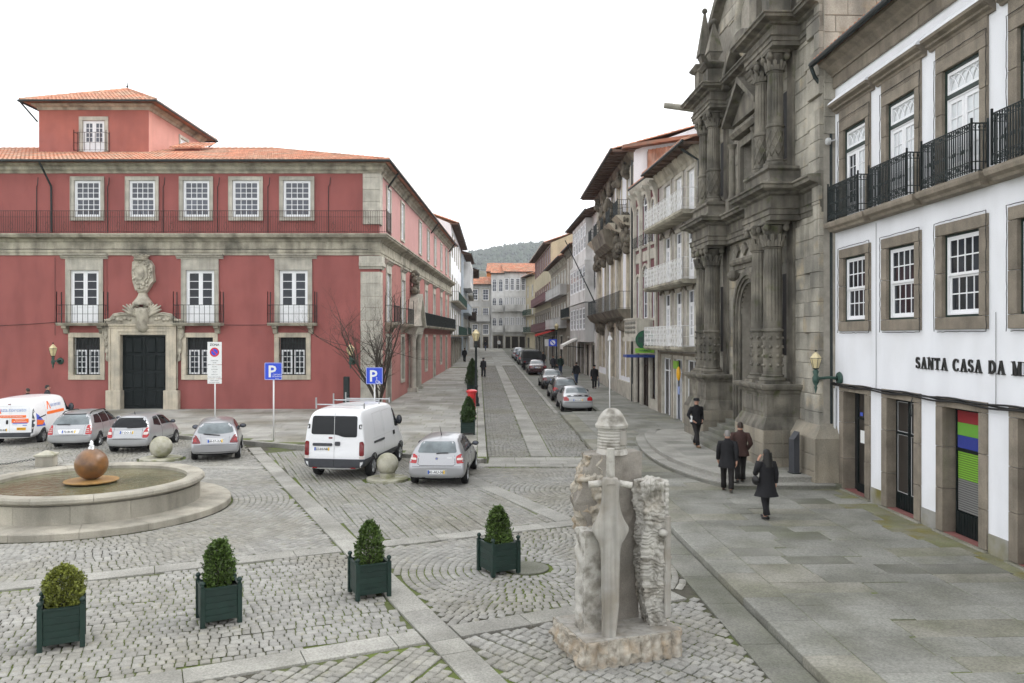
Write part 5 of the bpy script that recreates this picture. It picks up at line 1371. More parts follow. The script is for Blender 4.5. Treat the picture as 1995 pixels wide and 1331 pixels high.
F.part(MB().box(DC - DW, DC + DW, .84, .88, 0, DS + DW), 'church_door', 'dark_wood')
mb = MB(); ring(mb, DC - 1.05, DC + 1.05, 9.45, 12.05, .25, -.15, .1, .25, .1); mb.sweep([(DC - 1.4, 0), (DC + 1.4, 0)], [(0, 12.2), (.3, 12.2), (.4, 12.35), (.4, 12.45), (0, 12.5)])
mb.prism([(DC - 1.7, 12.8), (DC + 1.7, 12.8), (DC, 13.9)], -.2, 0, 'xz')
mb.prism([(DC - 1.85, 12.75), (DC, 14.0), (DC + 1.85, 12.75), (DC + 1.85, 12.95), (DC, 14.25), (DC - 1.85, 12.95)], -.55, 0, 'xz')
for u in (DC - 1.3, DC + 1.3): mb.lathe([(.17, 9.9), (.13, 10.05), (.12, 11.8), (.2, 12.0)], 12, (u, -.3, 0)); mb.box(u - .2, u + .2, -.5, 0, 9.4, 9.9)
F.part(mb, 'window_frame', 'church_dark')
sash_window(F, DC - .8, DC + .8, 9.5, 11.8, .5, 3, 3, frame='grey_paint', glass='pane')
mb = MB()
o_ = arc(DC, 14.3, 1.9, 1.6, 0, 180, 16); i_ = arc(DC, 14.3, 1.6, 1.3, 180, 0, 16)
mb.prism(o_ + i_, -.55, 0, 'xz'); F.part(mb, 'segmental_pediment', 'church_dark')
# steps up to the door and the rounded platform
for k in range(5):
    F.part(MB().cbox(4.5, 8.4, -1.75 + k * .34, .5, .3 + k * .17, .42 + (k + 1) * .17, .015), 'door_step', 'slab_dark')
F.part(MB().box(4.45, 8.45, -.02, .9, .3, 1.28), 'threshold', 'slab_dark')
def smooth_poly(P, it=2):
    for _ in range(it):
        Q = [P[0]]
        for a, b in zip(P, P[1:]): Q += [(a[0] * .75 + b[0] * .25, a[1] * .75 + b[1] * .25), (a[0] * .25 + b[0] * .75, a[1] * .25 + b[1] * .75)]
        P = Q + [P[-1]]
    return P
core = [(6.35, 22.9), (5.75, 23.9), (5.05, 26.4), (4.88, 29.7), (5.15, 33.2), (5.6, 35.0), (6.1, 35.8)]
core2 = [(6.55, 23.28), (6.1, 24.1), (5.42, 26.5), (5.25, 29.7), (5.5, 33.0), (5.85, 34.6), (6.25, 35.35)]
plat = struct(link('church_platform', None))
for pts_, z0, z1, ye, yf in ((core, -.02, .275, 22.9, 35.8), (core2, .2, .43, 23.28, 35.35)):
    c_ = smooth_poly(pts_)
    mb = MB(); mb.prism([(9.6, ye), *c_, (9.6, yf)], z0, z1 - .012, 'xy'); mb.build('platform_core', 'strip' if z1 > .4 else 'slab_dark', plat)
    # nosing stones along the curve
    fullc = [(9.3, ye)] + c_ + [(8.9, yf)]
    acc, i0 = 0, 0; segs = []
    dens = []
    for p, q in zip(fullc, fullc[1:]):
        n = max(1, int(math.dist(p, q) / .1)); dens += [(p[0] + (q[0] - p[0]) * t / n, p[1] + (q[1] - p[1]) * t / n) for t in range(n)]
    dens.append(fullc[-1]); k = 0
    while k < len(dens) - 2:
        e_ = min(k + rr.randint(11, 16), len(dens) - 1); seg = dens[k:e_ + 1]
        mb = MB(); mb.sweep(seg, [(.03, z0 + .01), (.03, z1 - .06), (-.03, z1 - .055), (-.03, z1 - .012), (-.018, z1), (.40, z1), (.40, z0 + .01)])
        mb.v = [(x, y, z) for x, y, z in mb.v]
        cx_ = sum(p[0] for p in seg) / len(seg); cy_ = sum(p[1] for p in seg) / len(seg)
        mb.v = [((x - cx_) * .995 + cx_, (y - cy_) * .995 + cy_, z) for x, y, z in mb.v]
        mb.build('nosing_stone', 'strip', plat); k = e_
y = 23.75
while y < 34.9:
    d = rr.uniform(.6, .9); x = 5.95 + (.5 if y < 25 or y > 33 else 0)
    while x < 9.2:
        w = rr.uniform(.8, 1.4)
        if in_poly(x + w / 2, y + d / 2, [(9.6, 23.28)] + core2 + [(9.6, 35.35)]): link('paving_slab', SLAB[rr.choice(['strip', 'slab', 'strip'])], plat, (x + w / 2, y + d / 2, .421), 0.04, (w - .012, d - .012, .05))
        x += w
    y += d
# ------------------------------------------------------------------ houses along the street
def frame_of(pn, pf, side):
    """pn near corner, pf far corner; returns origin, rotation, length"""
    if side == 'R': o, e = pf, pn
    elif side == 'L': o, e = pn, pf
    else: o, e = pn, pf
    return o, math.atan2(e[1] - o[1], e[0] - o[0]), math.dist(pn, pf)

def arch_window(fr, x0, x1, z0, z1, y, nx=2, nz=3, frame='white_paint', glass='pane_grey', sur=None, sw=.14):
    """round-headed window: frame, muntins, glass, optional stone arch"""
    r = (x1 - x0) / 2; cx = (x0 + x1) / 2; zs = z1 - r
    out = [(x0, z0), (x1, z0)] + arc(cx, zs, r, r, 0, 180, 10)
    gl = MB().prism(out, y + .04, y + .05, 'xz')
    mb = MB(); fw = .07
    mb.box(x0, x0 + fw, y, y + .06, z0, zs); mb.box(x1 - fw, x1, y, y + .06, z0, zs); mb.box(x0 + fw, x1 - fw, y, y + .06, z0, z0 + fw)
    mb.prism(arc(cx, zs, r, r, 0, 180, 10) + arc(cx, zs, r - fw, r - fw, 180, 0, 10), y, y + .06, 'xz')
    mb.box(x0 + fw, x1 - fw, y + .003, y + .055, zs - .04, zs + .04)
    pn_ = []; lattice(mb, pn_, x0 + fw, x1 - fw, z0 + fw, zs - .04, nx, nz, .035, y + .01, y + .05)
    mb.box(cx - .02, cx + .02, y + .012, y + .05, zs + .04, z1 - fw)
    w = fr.part(mb, 'window', frame); fr.part(gl, 'pane', glass, w)
    if sur:
        mb = MB(); mb.box(x0 - sw, x0 - .002, -.06, .2, z0, zs); mb.box(x1 + .002, x1 + sw, -.06, .2, z0, zs)
        mb.prism(arc(cx, zs, r + sw, r + sw, 0, 180, 10) + arc(cx, zs, r, r, 180, 0, 10), -.063, .2, 'xz'); mb.box(x0 - sw, x1 + sw, -.08, .2, z0 - .15, z0 - .003)
        fr.part(mb, 'stone_surround', sur)
    return w

def diamond(x0, x1, z0, h, y, step=.26, r=.014):
    def f(mb):
        n = max(1, round((x1 - x0) / step)); w = (x1 - x0) / n
        for k in range(n):
            a = x0 + k * w
            for j in range(2):
                z = z0 + .08 + j * (h - .12) / 2; hh = (h - .12) / 2
                mb.tube([(a, y, z), (a + w, y, z + hh)], r, 4); mb.tube([(a, y, z + hh), (a + w, y, z)], r, 4)
    return f

def house(name, label, pn, pf, side, wall_m, ztop, floors, ground=(), surr='granite', eave=.7, roof_pitch=.35, roof_m='tile_old', roof_t='tile', depth=9.0, soffit='eave_wood', group=None, cornice=None, gdoor=None, tiles=True, z0=0.0, base_m=None):
    o, rz, L_ = frame_of(pn, pf, side)
    b = thing(name, label, 'house', (o[0], o[1], 0), rz, group); F = Fr(b)
    holes = []
    for f in floors:
        n = f['n']; w = f['w']; xs = f.get('xs') or [L_ * (k + .5) / n for k in range(n)]
        f['xs'] = xs
        gr_ = .05 if (f.get('surr', surr) and f.get('kind', 'sash') != 'arch') else 0
        for x in xs: holes.append((x - w / 2 - gr_, x + w / 2 + gr_, f['z0'] - gr_, f['z1'] + gr_))
    for g in ground: holes.append((g[0] - .05, g[1] + .05, g[2], g[3] + .05))
    mb = MB(); wall_holes(mb, 0, L_, z0, ztop, [h for h in holes], 0, .22)
    mb.add([(0, 0, z0), (0, depth, z0), (0, depth, ztop), (0, 0, ztop)], [(0, 1, 2, 3)]); mb.add([(L_, 0, z0), (L_, depth, z0), (L_, depth, ztop), (L_, 0, ztop)], [(0, 1, 2, 3)])
    F.part(mb, 'wall', wall_m)
    if base_m:
        mb = MB(); wall_holes(mb, -.01, L_ + .01, z0, base_m[1], [h for h in holes if h[2] < base_m[1] - .2], -.05, .1); F.part(mb, 'ground_floor_facing', base_m[0])
    for f in floors:
        w = f['w']; kind = f.get('kind', 'sash'); sm = f.get('surr', surr)
        for x in f['xs']:
            a, c = x - w / 2, x + w / 2
            if kind == 'arch': 
                F.part(MB().box(a, c, .2, .21, f['z0'], f['z1']), 'dark_opening', 'dark_room')
                arch_window(F, a, c, f['z0'], f['z1'], .06, glass=f.get('glass', 'pane_grey'), sur=sm, frame=f.get('frame', 'white_paint'))
                r = w / 2; sp = MB()
                for s__ in (-1, 1):
                    q = arc(x, f['z1'] - r, r, r, 90 if s__ < 0 else 0, 180 if s__ < 0 else 90, 6); sp.prism(q + [(x + s__ * r, f['z1'])], .0, .05, 'xz')
                F.part(sp, 'arch_spandrel', wall_m)
            else:
                if sm: surround(F, a, c, f['z0'], f['z1'], f.get('sw', .16), sm, sill=(kind == 'sash'))
                if kind == 'sash': sash_window(F, a, c, f['z0'], f['z1'], .05, f.get('nx', 3), f.get('nz', 3), frame=f.get('frame', 'white_paint'), glass=f.get('glass', 'pane_grey'))
                else: french_door(F, a, c, f['z0'], f['z1'], .05, f.get('nx', 2), f.get('nz', 4), f.get('panel', .25), frame=f.get('frame', 'white_paint'), glass=f.get('glass', 'pane_grey'), transom=f.get('transom', 0))
        bal = f.get('bal')
        if bal:
            x0, x1 = f.get('bx', (0.1, L_ - .1)); zb = f['z0'] - .02; d = f.get('bd', .75); rm = f.get('rm', 'iron')
            if bal == 'lattice':
                mb = MB(); mb.sweep([(x0, 0), (x1, 0)], [(0, zb - .2), (d - .1, zb - .2), (d, zb - .1), (d, zb), (0, zb)]); F.part(mb, 'balcony_slab', 'cornice_stone')
                railing(F, [(x0 + .04, -.03), (x0 + .04, -d + .06), (x1 - .04, -d + .06), (x1 - .04, -.03)], zb, 1.0, 'railing', rm, sp=.65, r=.014, post=.02, mid=(.5, .1), extra=diamond(x0 + .04, x1 - .04, zb, 1.0, -d + .06))
            elif bal == 'iron': balcony(F, x0, x1, zb, d, 'cornice_stone', brackets=False, rm=rm, sp=f.get('bsp', .16), rh=f.get('rh', 1.0), spikes=.05)
            elif bal == 'panel':
                mb = MB(); mb.box(x0, x1, -d, -d + .06, zb - .1, zb + .95); mb.box(x0, x0 + .06, -d + .06, 0, zb - .1, zb + .95); mb.box(x1 - .06, x1, -d + .06, 0, zb - .1, zb + .95); mb.box(x0, x1, -d - .05, 0, zb - .25, zb - .102); mb.box(x0 - .02, x1 + .02, -d - .05, -d + .09, zb + .952, zb + 1.02)
                n = max(2, int((x1 - x0) / .7))
                for k in range(n): q0 = x0 + (x1 - x0) * k / n + .06; mb.cbox(q0, q0 + (x1 - x0) / n - .12, -d - .03, -d + .01, zb + .05, zb + .8, .02)
                F.part(mb, 'balcony_front', rm)
        if f.get('gallery'):      # glazed box projecting over the street
            x0, x1 = f['gallery']; d = f.get('gd', .8); zA, zB = f['gz']; m_ = f.get('gm', 'old_white')
            mb = MB(); mb.box(x0, x1, -d, 0, zA, zA + .9); mb.box(x0 - .03, x1 + .03, -d - .05, 0, zA - .12, zA - .003); mb.box(x0, x1, -d, 0, zB - .35, zB)
            n = f.get('gn', 4)
            for k in range(n + 1): q = x0 + (x1 - x0) * k / n; mb.box(max(x0, q - .09), min(x1, q + .09), -d, -.002, zA + .9, zB - .35)
            g = F.part(mb, 'gallery', m_)
            for k in range(n):
                a, c = x0 + (x1 - x0) * k / n + .1, x0 + (x1 - x0) * (k + 1) / n - .1
                sash_window(F, a, c, zA + .92, zB - .37, -d + .03, f.get('nx', 2), f.get('nz', 2), frame=f.get('frame', 'white_paint'), glass=f.get('glass', 'pane_grey'))
    for k, g in enumerate(ground):
        m_ = g[4] if len(g) > 4 else 'shop_dark'
        surround(F, g[0], g[1], g[2], g[3], g[5] if len(g) > 5 else .18, surr, sill=False)
        F.part(MB().box(g[0], g[1], .16, .2, g[2], g[3]), 'shop_front', m_)
        mb = MB(); ring(mb, g[0], g[1], g[2], g[3], .07, .08, .14); xm = (g[0] + g[1]) / 2; mb.box(xm - .03, xm + .03, .085, .135, g[2] + .07, g[3] - .07); mb.box(g[0] + .07, g[1] - .07, .087, .133, g[3] - .7, g[3] - .64)
        F.part(mb, 'door_frame', gdoor or 'dark_wood')
    if cornice:
        mb = MB(); mb.sweep([(0, 0), (L_, 0)], [(0, ztop - .7), (.06, ztop - .7), (.1, ztop - .5), (.22, ztop - .35), (.3, ztop - .2), (.36, ztop - .05), (0, ztop)]); F.part(mb, 'cornice', cornice)
    # roof
    mb = MB(); zt = ztop + .06; run = depth / 2 + eave; zr = zt + run * roof_pitch
    mb.add([(-.1, -eave, zt), (L_ + .1, -eave, zt), (L_ + .1, depth / 2, zr), (-.1, depth / 2, zr), (L_ + .1, depth + .2, zt), (-.1, depth + .2, zt)], [(0, 1, 2, 3), (3, 2, 4, 5)])
    rf = F.part(mb, 'roof', roof_m)
    n = int((L_ + .2) / .9)
    for k in range(n):
        a = -.1 + (L_ + .2) * k / n; F.part(MB().box(a + .01, a + (L_ + .2) / n - .01, -eave - .02, .1, zt - .06, zt - .02), 'soffit_board', soffit, rf)
    for k in range(n + 1):
        a = -.1 + (L_ + .2) * k / n; F.part(MB().box(max(a - .04, -.1), min(a + .04, L_ + .1), -eave, .05, zt - .16, zt - .061), 'rafter', soffit, rf)
    for g0, g1 in ((.0, .08), (L_ - .08, L_)): F.part(MB().prism([(0.0, ztop), (depth, ztop), (depth / 2, zr - .05)], g0, g1, 'yz'), 'gable', wall_m)
    if tiles:
        pn_ = math.hypot(1, roof_pitch); mb = MB()
        tile_roof(mb, (-.12, -eave - .05, zt), (1, 0, 0), (0, 1 / pn_, roof_pitch / pn_), int((L_ + .24) / .26), 0, .26, .44, (0, -roof_pitch / pn_, 1 / pn_), lambda s_: run * pn_)
        stuff(F.part(mb, 'roof_tiles', roof_t, rf))
    gutter(F, [(-.15, -eave - .08, zt - .03), (L_ + .15, -eave - .08, zt - .03)], .07, 'iron', parent=rf)
    return b, F, L_

# tiled house next to the church
b, F, L_ = house('tiled_house', 'narrow three storey house with white lattice balconies beside the church', (8.66, 36.4), (8.12, 44.0), 'R', 'tile_facade', 13.4, [
    dict(z0=4.05, z1=6.75, n=3, w=1.15, xs=[1.9, 4.0, 6.1], kind='french', bal='lattice', rm='white_iron', transom=.65, sw=.2, glass='pane_grey', bd=.9),
    dict(z0=7.2, z1=9.75, n=3, w=1.15, xs=[1.9, 4.0, 6.1], kind='french', bal='lattice', rm='white_iron', transom=.6, sw=.2, bd=.9),
    dict(z0=10.4, z1=12.5, n=3, w=1.15, xs=[1.9, 4.0, 6.1], kind='french', bal='lattice', rm='white_iron', sw=.2, bd=.9, glass='pane_pale')],
    ground=[(.9, 2.6, .25, 3.4, 'shop_dark'), (3.2, 4.7, .25, 3.4, 'pane_grey'), (5.3, 7.0, .25, 3.4, 'shop_dark')], eave=.85, gdoor='white_paint', base_m=('granite_brown', 3.7), cornice='cornice_stone')
F.part(MB().tube([(L_ - .1, -.08, .3), (L_ - .1, -.08, 12.6), (L_ - .5, -.8, 13.2)], .07, 8), 'downpipe', 'iron', None, 60)
mb = MB()   # swags between the window heads
for z in (6.95, 9.95):
    for x in (1.0, 2.95, 5.05, 7.0): mb.tube([(x - .45, -.08, z - .15), (x - .2, -.1, z), (x, -.1, z + .12), (x + .2, -.1, z), (x + .45, -.08, z - .15)], .06, 5)
F.part(mb, 'window_crests', 'dark_carved')
F.part(MB().box(3.3, 4.1, -.12, -.06, 2.9, 3.3), 'shop_sign', 'lime'); F.part(MB().sphere((4.75, -.25, 2.7), .22, 8, 6, (.8, .5, 1.6)), 'yellow_lantern', 'ad_yellow'); F.part(MB().box(3.5, 3.85, .06, .07, 1.6, 2.0), 'blue_sticker', 'ad_lilac')

# maroon art-nouveau house
b, F, L_ = house('maroon_house', 'slim maroon and grey house with arched windows and a stone balcony', (8.1, 44.02), (7.58, 49.4), 'R', 'maroon', 13.6, [
    dict(z0=9.9, z1=12.9, n=1, w=1.25, xs=[2.7], kind='arch', surr='granite'), dict(z0=9.9, z1=12.3, n=2, w=.7, xs=[1.0, 4.4], kind='arch', surr='granite'),
    dict(z0=5.6, z1=8.7, n=1, w=1.25, xs=[2.7], kind='arch', surr='granite'), dict(z0=5.6, z1=8.2, n=2, w=.7, xs=[1.0, 4.4], kind='arch', surr='granite')],
    ground=[(.5, 1.5, .4, 3.5), (1.95, 3.5, .4, 3.5), (3.9, 4.9, 1.0, 3.5, 'pane_grey')], eave=.25, tiles=True, cornice='granite', base_m=('granite', 4.2))
mb = MB(); mb.box(1.4, 4.3, -.95, -.8, 4.5, 5.5); mb.box(1.4, 1.55, -.798, 0, 4.5, 5.5); mb.box(4.15, 4.3, -.798, 0, 4.5, 5.5); mb.box(1.3, 4.4, -1.05, 0, 4.25, 4.498); mb.box(1.35, 4.35, -1.0, -.75, 5.502, 5.6)
sb = F.part(mb, 'stone_balcony', 'granite')
for k in range(7):
    for j in range(3):
        F.part(MB().prism([(1.75 + k * .36 + u, 4.8 + j * .26 + v) for u, v in ((-.13, 0), (0, -.1), (.13, 0), (0, .1))], -.985, -.94, 'xz'), 'pierced_diamond', 'slab_dark', sb)
for u in (.3, 1.75, 3.65, 5.1):
    F.part(MB().cbox(u - .16, u + .16, -.12, 0, 4.2, 12.95, .02), 'stone_pier', 'granite')
    F.part(MB().prism([(-.12, 12.2), (-.3, 12.9), (-.5, 13.1), (-.5, 13.2), (0, 13.2), (0, 12.1)], u - .17, u + .17, 'yz'), 'console', 'granite')
for u in (1.05, 2.7, 4.35): F.part(MB().cbox(u - .5, u + .5, -.06, 0, 8.95, 9.55, .03), 'grey_panel', 'granite')
mb = MB()
for u, w in ((1.0, .5), (2.7, .8), (4.4, .5)):
    for k in range(7): mb.tube([(u - w + k * w / 3, -.2, 9.9), (u - w + k * w / 3, -.24, 10.5)], .012, 4)
    mb.tube([(u - w, -.2, 10.5), (u + w, -.2, 10.5)], .016, 4); mb.tube([(u - w, -.2, 9.95), (u + w, -.2, 9.95)], .016, 4); mb.tube([(u - w, -.22, 10.3), (u, -.25, 10.05), (u + w, -.22, 10.3)], .012, 4)
F.part(mb, 'window_railing', 'iron')
# rusty sheet gable behind
sg = thing('rusty_gable', 'tall rusty corrugated metal gable rising behind the narrow house roofs', 'shed', (8.4, 49.2, 0), 0)
mb = MB(); n = 34
for k in range(n):
    a, c = k * .24, (k + 1) * .24; ztop_ = 16.1 + (k * .24) * .16
    mb.prism([(a, 0), (a + .08, -.05), (a + .16, -.05), (a + .24, 0), (a + .24, .02), (a, .02)], 13.0, ztop_, 'xy')
mb.build('sheet', 'rust_sheet', sg)
MB().prism([(-1.6, 16.1), (8.3, 17.6), (8.3, 17.8), (-1.6, 16.3)], -.4, 16, 'xz').build('sheet_roof', 'tile_old', sg)
MB().box(0, 8.2, .03, 15, 9.0, 16.0).build('shed_body', 'rust_sheet', sg)

# baroque house
b, F, L_ = house('baroque_house', 'baroque mansion with heavy carved stonework and deep timber eaves', (7.56, 49.45), (7.22, 66.8), 'R', 'white_plaster', 16.1, [
    dict(z0=12.3, z1=15.0, n=5, w=1.15, kind='french', surr='granite_warm', glass='pane_grey'),
    dict(z0=6.3, z1=10.0, n=5, w=1.3, kind='french', surr='granite_warm', sw=.35, glass='shop_dark', frame='granite_warm', bal='iron', bx=(.3, 17.0), bd=.9, rh=1.1, bsp=.24),
    ], ground=[(1.2, 2.3, 2.1, 5.0, 'granite_warm', .2), (3.3, 4.4, 2.1, 5.0, 'granite_warm', .2), (8.0, 9.6, .5, 5.2, 'shop_dark', .35), (12.8, 13.9, 1.9, 5.0, 'granite_warm', .2), (15.0, 16.1, 1.9, 5.0, 'granite_warm', .2)], surr='granite_warm', eave=1.35, roof_pitch=.28, gdoor='granite_warm', cornice='dark_carved')
F.part(MB().cbox(-.02, L_ + .02, -.1, .05, 0, 1.6, .03), 'plinth', 'granite')
for u in (.35, 6.2, 11.1, L_ - .35): F.part(MB().cbox(u - .32, u + .32, -.14, .05, 0.1, 15.2, .03), 'pilaster', 'granite')
rr = random.Random(31)
def carving(F, cx, cz, w, h, d, n, name='carving'):
    mb = MB()
    for k in range(n):
        a = rr.uniform(0, 6.28); q = math.sqrt(rr.random()); x = cx + q * w * math.cos(a); z = cz + q * h * math.sin(a)
        mb.sphere((x, -rr.uniform(.1, d), z), rr.uniform(.14, .34), 6, 5, (rr.uniform(.7, 1.4), 1, rr.uniform(.7, 1.5)))
    for k in range(n // 6):
        x, z = cx + rr.uniform(-w, w), cz + rr.uniform(-h, h)
        mb.tube([(x + .35 * math.cos(t), -d - .05 + .02 * t, z + .35 * math.sin(t) * (1 - t / 9)) for t in np.linspace(0, 5, 9)], .08, 5)
    return F.part(mb, name, 'dark_carved', None, True)
for k in range(5):
    u = L_ * (k + .5) / 5; carving(F, u, 10.7, 1.0, .6, .3, 30); carving(F, u, 15.25, .7, .3, .3, 14)
    carving(F, u, 12.0, .95, .25, .45, 18); F.part(MB().prism([(-1.0, 12.2), (0, 12.2), (0, 11.5), (-.4, 11.6)], u - 1.0, u + 1.0, 'yz'), 'balcony_base', 'granite_warm')
    railing(F, [(u - .95, -.03), (u - .95, -.9), (u + .95, -.9), (u + .95, -.03)], 12.22, .95, sp=.13, mid=(.5,), spikes=.1)
carving(F, L_ * .5, 12.6, 2.2, 1.6, .75, 110, 'central_carving')
F.part(MB().prism([(-1.25, 11.95), (-1.0, 11.0), (-.6, 10.6), (0, 10.4), (0, 11.95)], L_ * .5 - 3.2, L_ * .5 + 3.2, 'yz'), 'curved_cornice', 'dark_carved')
F.part(MB().prism([(-1.0, 6.26), (-.7, 5.8), (-.3, 5.6), (0, 5.5), (0, 6.26)], .3, L_ - .3, 'yz'), 'balcony_cornice', 'dark_carved')
for g in (1.75, 3.85, 8.8, 13.35, 15.55): carving(F, g, 5.35, .6, .3, .2, 14)
F.part(MB().tube([(5.0, -.9, 7.2), (5.0, -3.2, 12.0)], [.05, .035], 6), 'flagpole', 'iron')
F.part(MB().tube([(L_ - .05, -.1, .5), (L_ - .05, -.1, 15.5)], .06, 6), 'downpipe', 'iron')

# further houses on the right
rline = lambda y: 7.2 - 0.045 * (y - 67)
house('white_gallery_house', 'white house with two glazed box galleries past the baroque mansion', (rline(67), 66.95), (rline(81.4), 81.4), 'R', 'old_white', 15.2, [
    dict(z0=12.6, z1=14.4, n=4, w=1.2, kind='sash', gallery=(2.0, 11.5), gz=(11.4, 15.0), gn=5, gd=.6, surr=None),
    dict(z0=8.6, z1=10.6, n=4, w=1.2, kind='sash', gallery=(1.5, 12.5), gz=(7.7, 11.2), gn=5, gm='old_white', surr=None),
    dict(z0=5.0, z1=7.0, n=4, w=1.2, kind='sash', gallery=(1.5, 12.5), gz=(4.2, 7.5), gn=5, gm='old_white_b', surr=None)],
    ground=[(1.5, 3.2, .8, 3.8), (4.5, 6.0, .8, 3.8), (7.5, 9.5, .8, 3.8), (11, 13, .8, 3.8)], eave=1.0, tiles=False)
house('stone_pinnacle_house', 'dark stone house with a pinnacle beside the white gallery house', (rline(81.5), 81.5), (rline(89.8), 89.8), 'R', 'granite_brown', 14.0, [
    dict(z0=10.4, z1=13.0, n=3, w=1.2, kind='french'), dict(z0=6.6, z1=9.3, n=3, w=1.2, kind='french', bal='iron')],
    ground=[(1, 2.6, 1, 4.4), (5, 6.8, 1, 4.4)], eave=.6, cornice='dark_carved')
b, F, L_ = house('grey_balcony_house', 'weathered grey house with panelled balconies halfway up the street', (rline(89.9), 89.9), (rline(108.8), 108.8), 'R', 'granite_brown', 13.6, [
    dict(z0=9.6, z1=12.2, n=6, w=1.5, kind='french', bal='panel', rm='old_white_b', glass='pane_pale'), dict(z0=5.8, z1=8.4, n=6, w=1.5, kind='french', bal='panel', rm='old_white_b', glass='pane_pale')],
    ground=[(1, 4, 1.2, 4.6), (6, 9, 1.2, 4.6), (12, 15, 1.2, 4.6)], eave=.9, tiles=True, roof_t='tile', cornice='cornice_stone')
house('yellow_maroon_house', 'tall yellow house with dark red balconies near the street end', (rline(108.9), 108.9), (rline(138), 138), 'R', 'ochre_wall', 17.4, [
    dict(z0=14.6, z1=17.0, n=9, w=1.7, kind='sash', surr='maroon'), dict(z0=9.8, z1=12.0, n=8, w=1.7, kind='french', bal='panel', rm='maroon', surr='maroon'), dict(z0=5.6, z1=8.0, n=8, w=1.7, kind='french', bal='panel', rm='maroon', surr='granite_brown')],
    ground=[(2, 5, 1.6, 4.6), (8, 12, 1.6, 4.6), (16, 20, 1.6, 4.6)], eave=.9, base_m=('granite_brown', 8.6))
# left side beyond the palace
lline = lambda y: -6.62 - 0.021 * (y - 86)
b, F, L_ = house('white_iron_balcony_house', 'plain white house with green iron balconies just past the red palace', (lline(86.3), 86.3), (lline(112), 112), 'L', 'white_plaster', 16.8, [
    dict(z0=13.6, z1=15.9, n=5, w=1.4, kind='sash'), dict(z0=8.5, z1=11.3, n=5, w=1.3, kind='french', bal='iron', rm='iron_green', bd=.9, bx=(.3, 25), glass='pane_grey'), dict(z0=4.75, z1=7.6, n=5, w=1.3, kind='french', bal='iron', rm='iron_green', bd=.9, bx=(.3, 25), glass='pane_grey')],
    ground=[(2, 4, 1.2, 4.2), (6, 8, 1.2, 4.2), (11, 13, 1.2, 4.2), (16, 18, 1.2, 4.2), (20, 23, 1.2, 4.2)], eave=.8, base_m=('granite_brown', 4.4), roof_m='orange_sheet')
house('blue_tinted_house', 'pale blue house with projecting galleries on the left of the street', (lline(112.1) + .3, 112.1), (lline(127) + .3, 127), 'L', 'blue_wall', 16.2, [
    dict(z0=12.2, z1=14.4, n=4, w=1.3, kind='sash', gallery=(1, 14), gz=(11.6, 15.2), gd=1.0, gm='old_white', surr=None), dict(z0=8.2, z1=10.4, n=4, w=1.3, kind='sash', bal='panel', rm='blue_wall'), dict(z0=4.9, z1=7.2, n=4, w=1.3, kind='french', bal='iron', rm='iron_green')],
    ground=[(1, 3, 1.6, 4.2), (6, 9, 1.6, 4.2)], eave=1.1, tiles=False)
house('timber_eaves_house', 'last house on the left with dark jutting eaves and galleries', (lline(127.1) + .5, 127.1), (lline(144) + .2, 144), 'L', 'old_white', 15.2, [
    dict(z0=11.2, z1=13.4, n=4, w=1.3, kind='sash', bal='iron'), dict(z0=7.6, z1=10, n=4, w=1.3, kind='french', bal='panel', rm='dark_wood', bd=1.2), dict(z0=4.9, z1=7, n=4, w=1.3, kind='sash')], ground=[(2, 5, 1.9, 4.4), (8, 11, 1.9, 4.4)], eave=1.6, tiles=False)
# closing the street
def fx(px, Y): return (px - 997.5) / 1552 * Y
house('grey_corner_house', 'low grey house with sash windows at the street end, left side', (fx(915, 154), 154), (fx(957, 154) - .05, 154), 'F', 'old_white_b', 14.6, [
    dict(z0=11.6, z1=13.8, n=2, w=1.2, kind='sash', nx=2, nz=2), dict(z0=7.8, z1=10.2, n=2, w=1.2, kind='sash', bal='panel', rm='old_white_b'), dict(z0=5.0, z1=7.0, n=2, w=1.2, kind='sash')], ground=[(.8, 2, 2.4, 4.6), (2.6, 3.6, 2.4, 4.6)], eave=.7)
house('arched_window_house', 'narrow white house with pointed windows closing the street', (fx(957, 152), 152), (fx(982, 152) - .03, 152), 'F', 'old_white', 16.6, [
    dict(z0=13.2, z1=15.6, n=2, w=.8, kind='arch', surr=None), dict(z0=9.6, z1=12.0, n=2, w=.8, kind='arch', surr=None, bal='panel', rm='old_white'), dict(z0=5.7, z1=8.2, n=2, w=.8, kind='arch', surr=None, bal='panel', rm='old_white')], ground=[(.4, 1.2, 2.4, 4.8), (1.4, 2.2, 2.4, 4.8)], eave=.5)
house('many_window_house', 'white house with rows of tall windows closing the street', (fx(982, 152), 152), (fx(1025, 152), 152.5), 'F', 'old_white', 16.9, [
    dict(z0=13.4, z1=15.8, n=4, w=.82, kind='sash', surr=None, glass='pane_grey'), dict(z0=9.7, z1=12.2, n=4, w=.82, kind='french', surr=None, glass='pane', bal='panel', rm='old_white'), dict(z0=5.8, z1=8.4, n=4, w=.82, kind='french', surr=None, glass='pane', bal='panel', rm='old_white')], ground=[(.3, 1.2, 2.4, 4.6), (1.5, 2.7, 2.4, 4.6), (3.0, 4.0, 2.4, 4.6)], eave=.5)
house('beige_side_house', 'beige stained house squeezed behind the yellow house at street end', (fx(1025, 150), 152.6), (fx(1043, 141), 143), 'F', 'ochre_wall', 15.8, [
    dict(z0=12, z1=14, n=2, w=1.1, kind='sash'), dict(z0=8.6, z1=10.6, n=2, w=1.1, kind='french', bal='iron', rm='iron_green'), dict(z0=5.4, z1=7.6, n=2, w=1.1, kind='french', bal='iron', rm='iron_green')], ground=[(2, 4, 2.4, 4.4)], eave=.9)
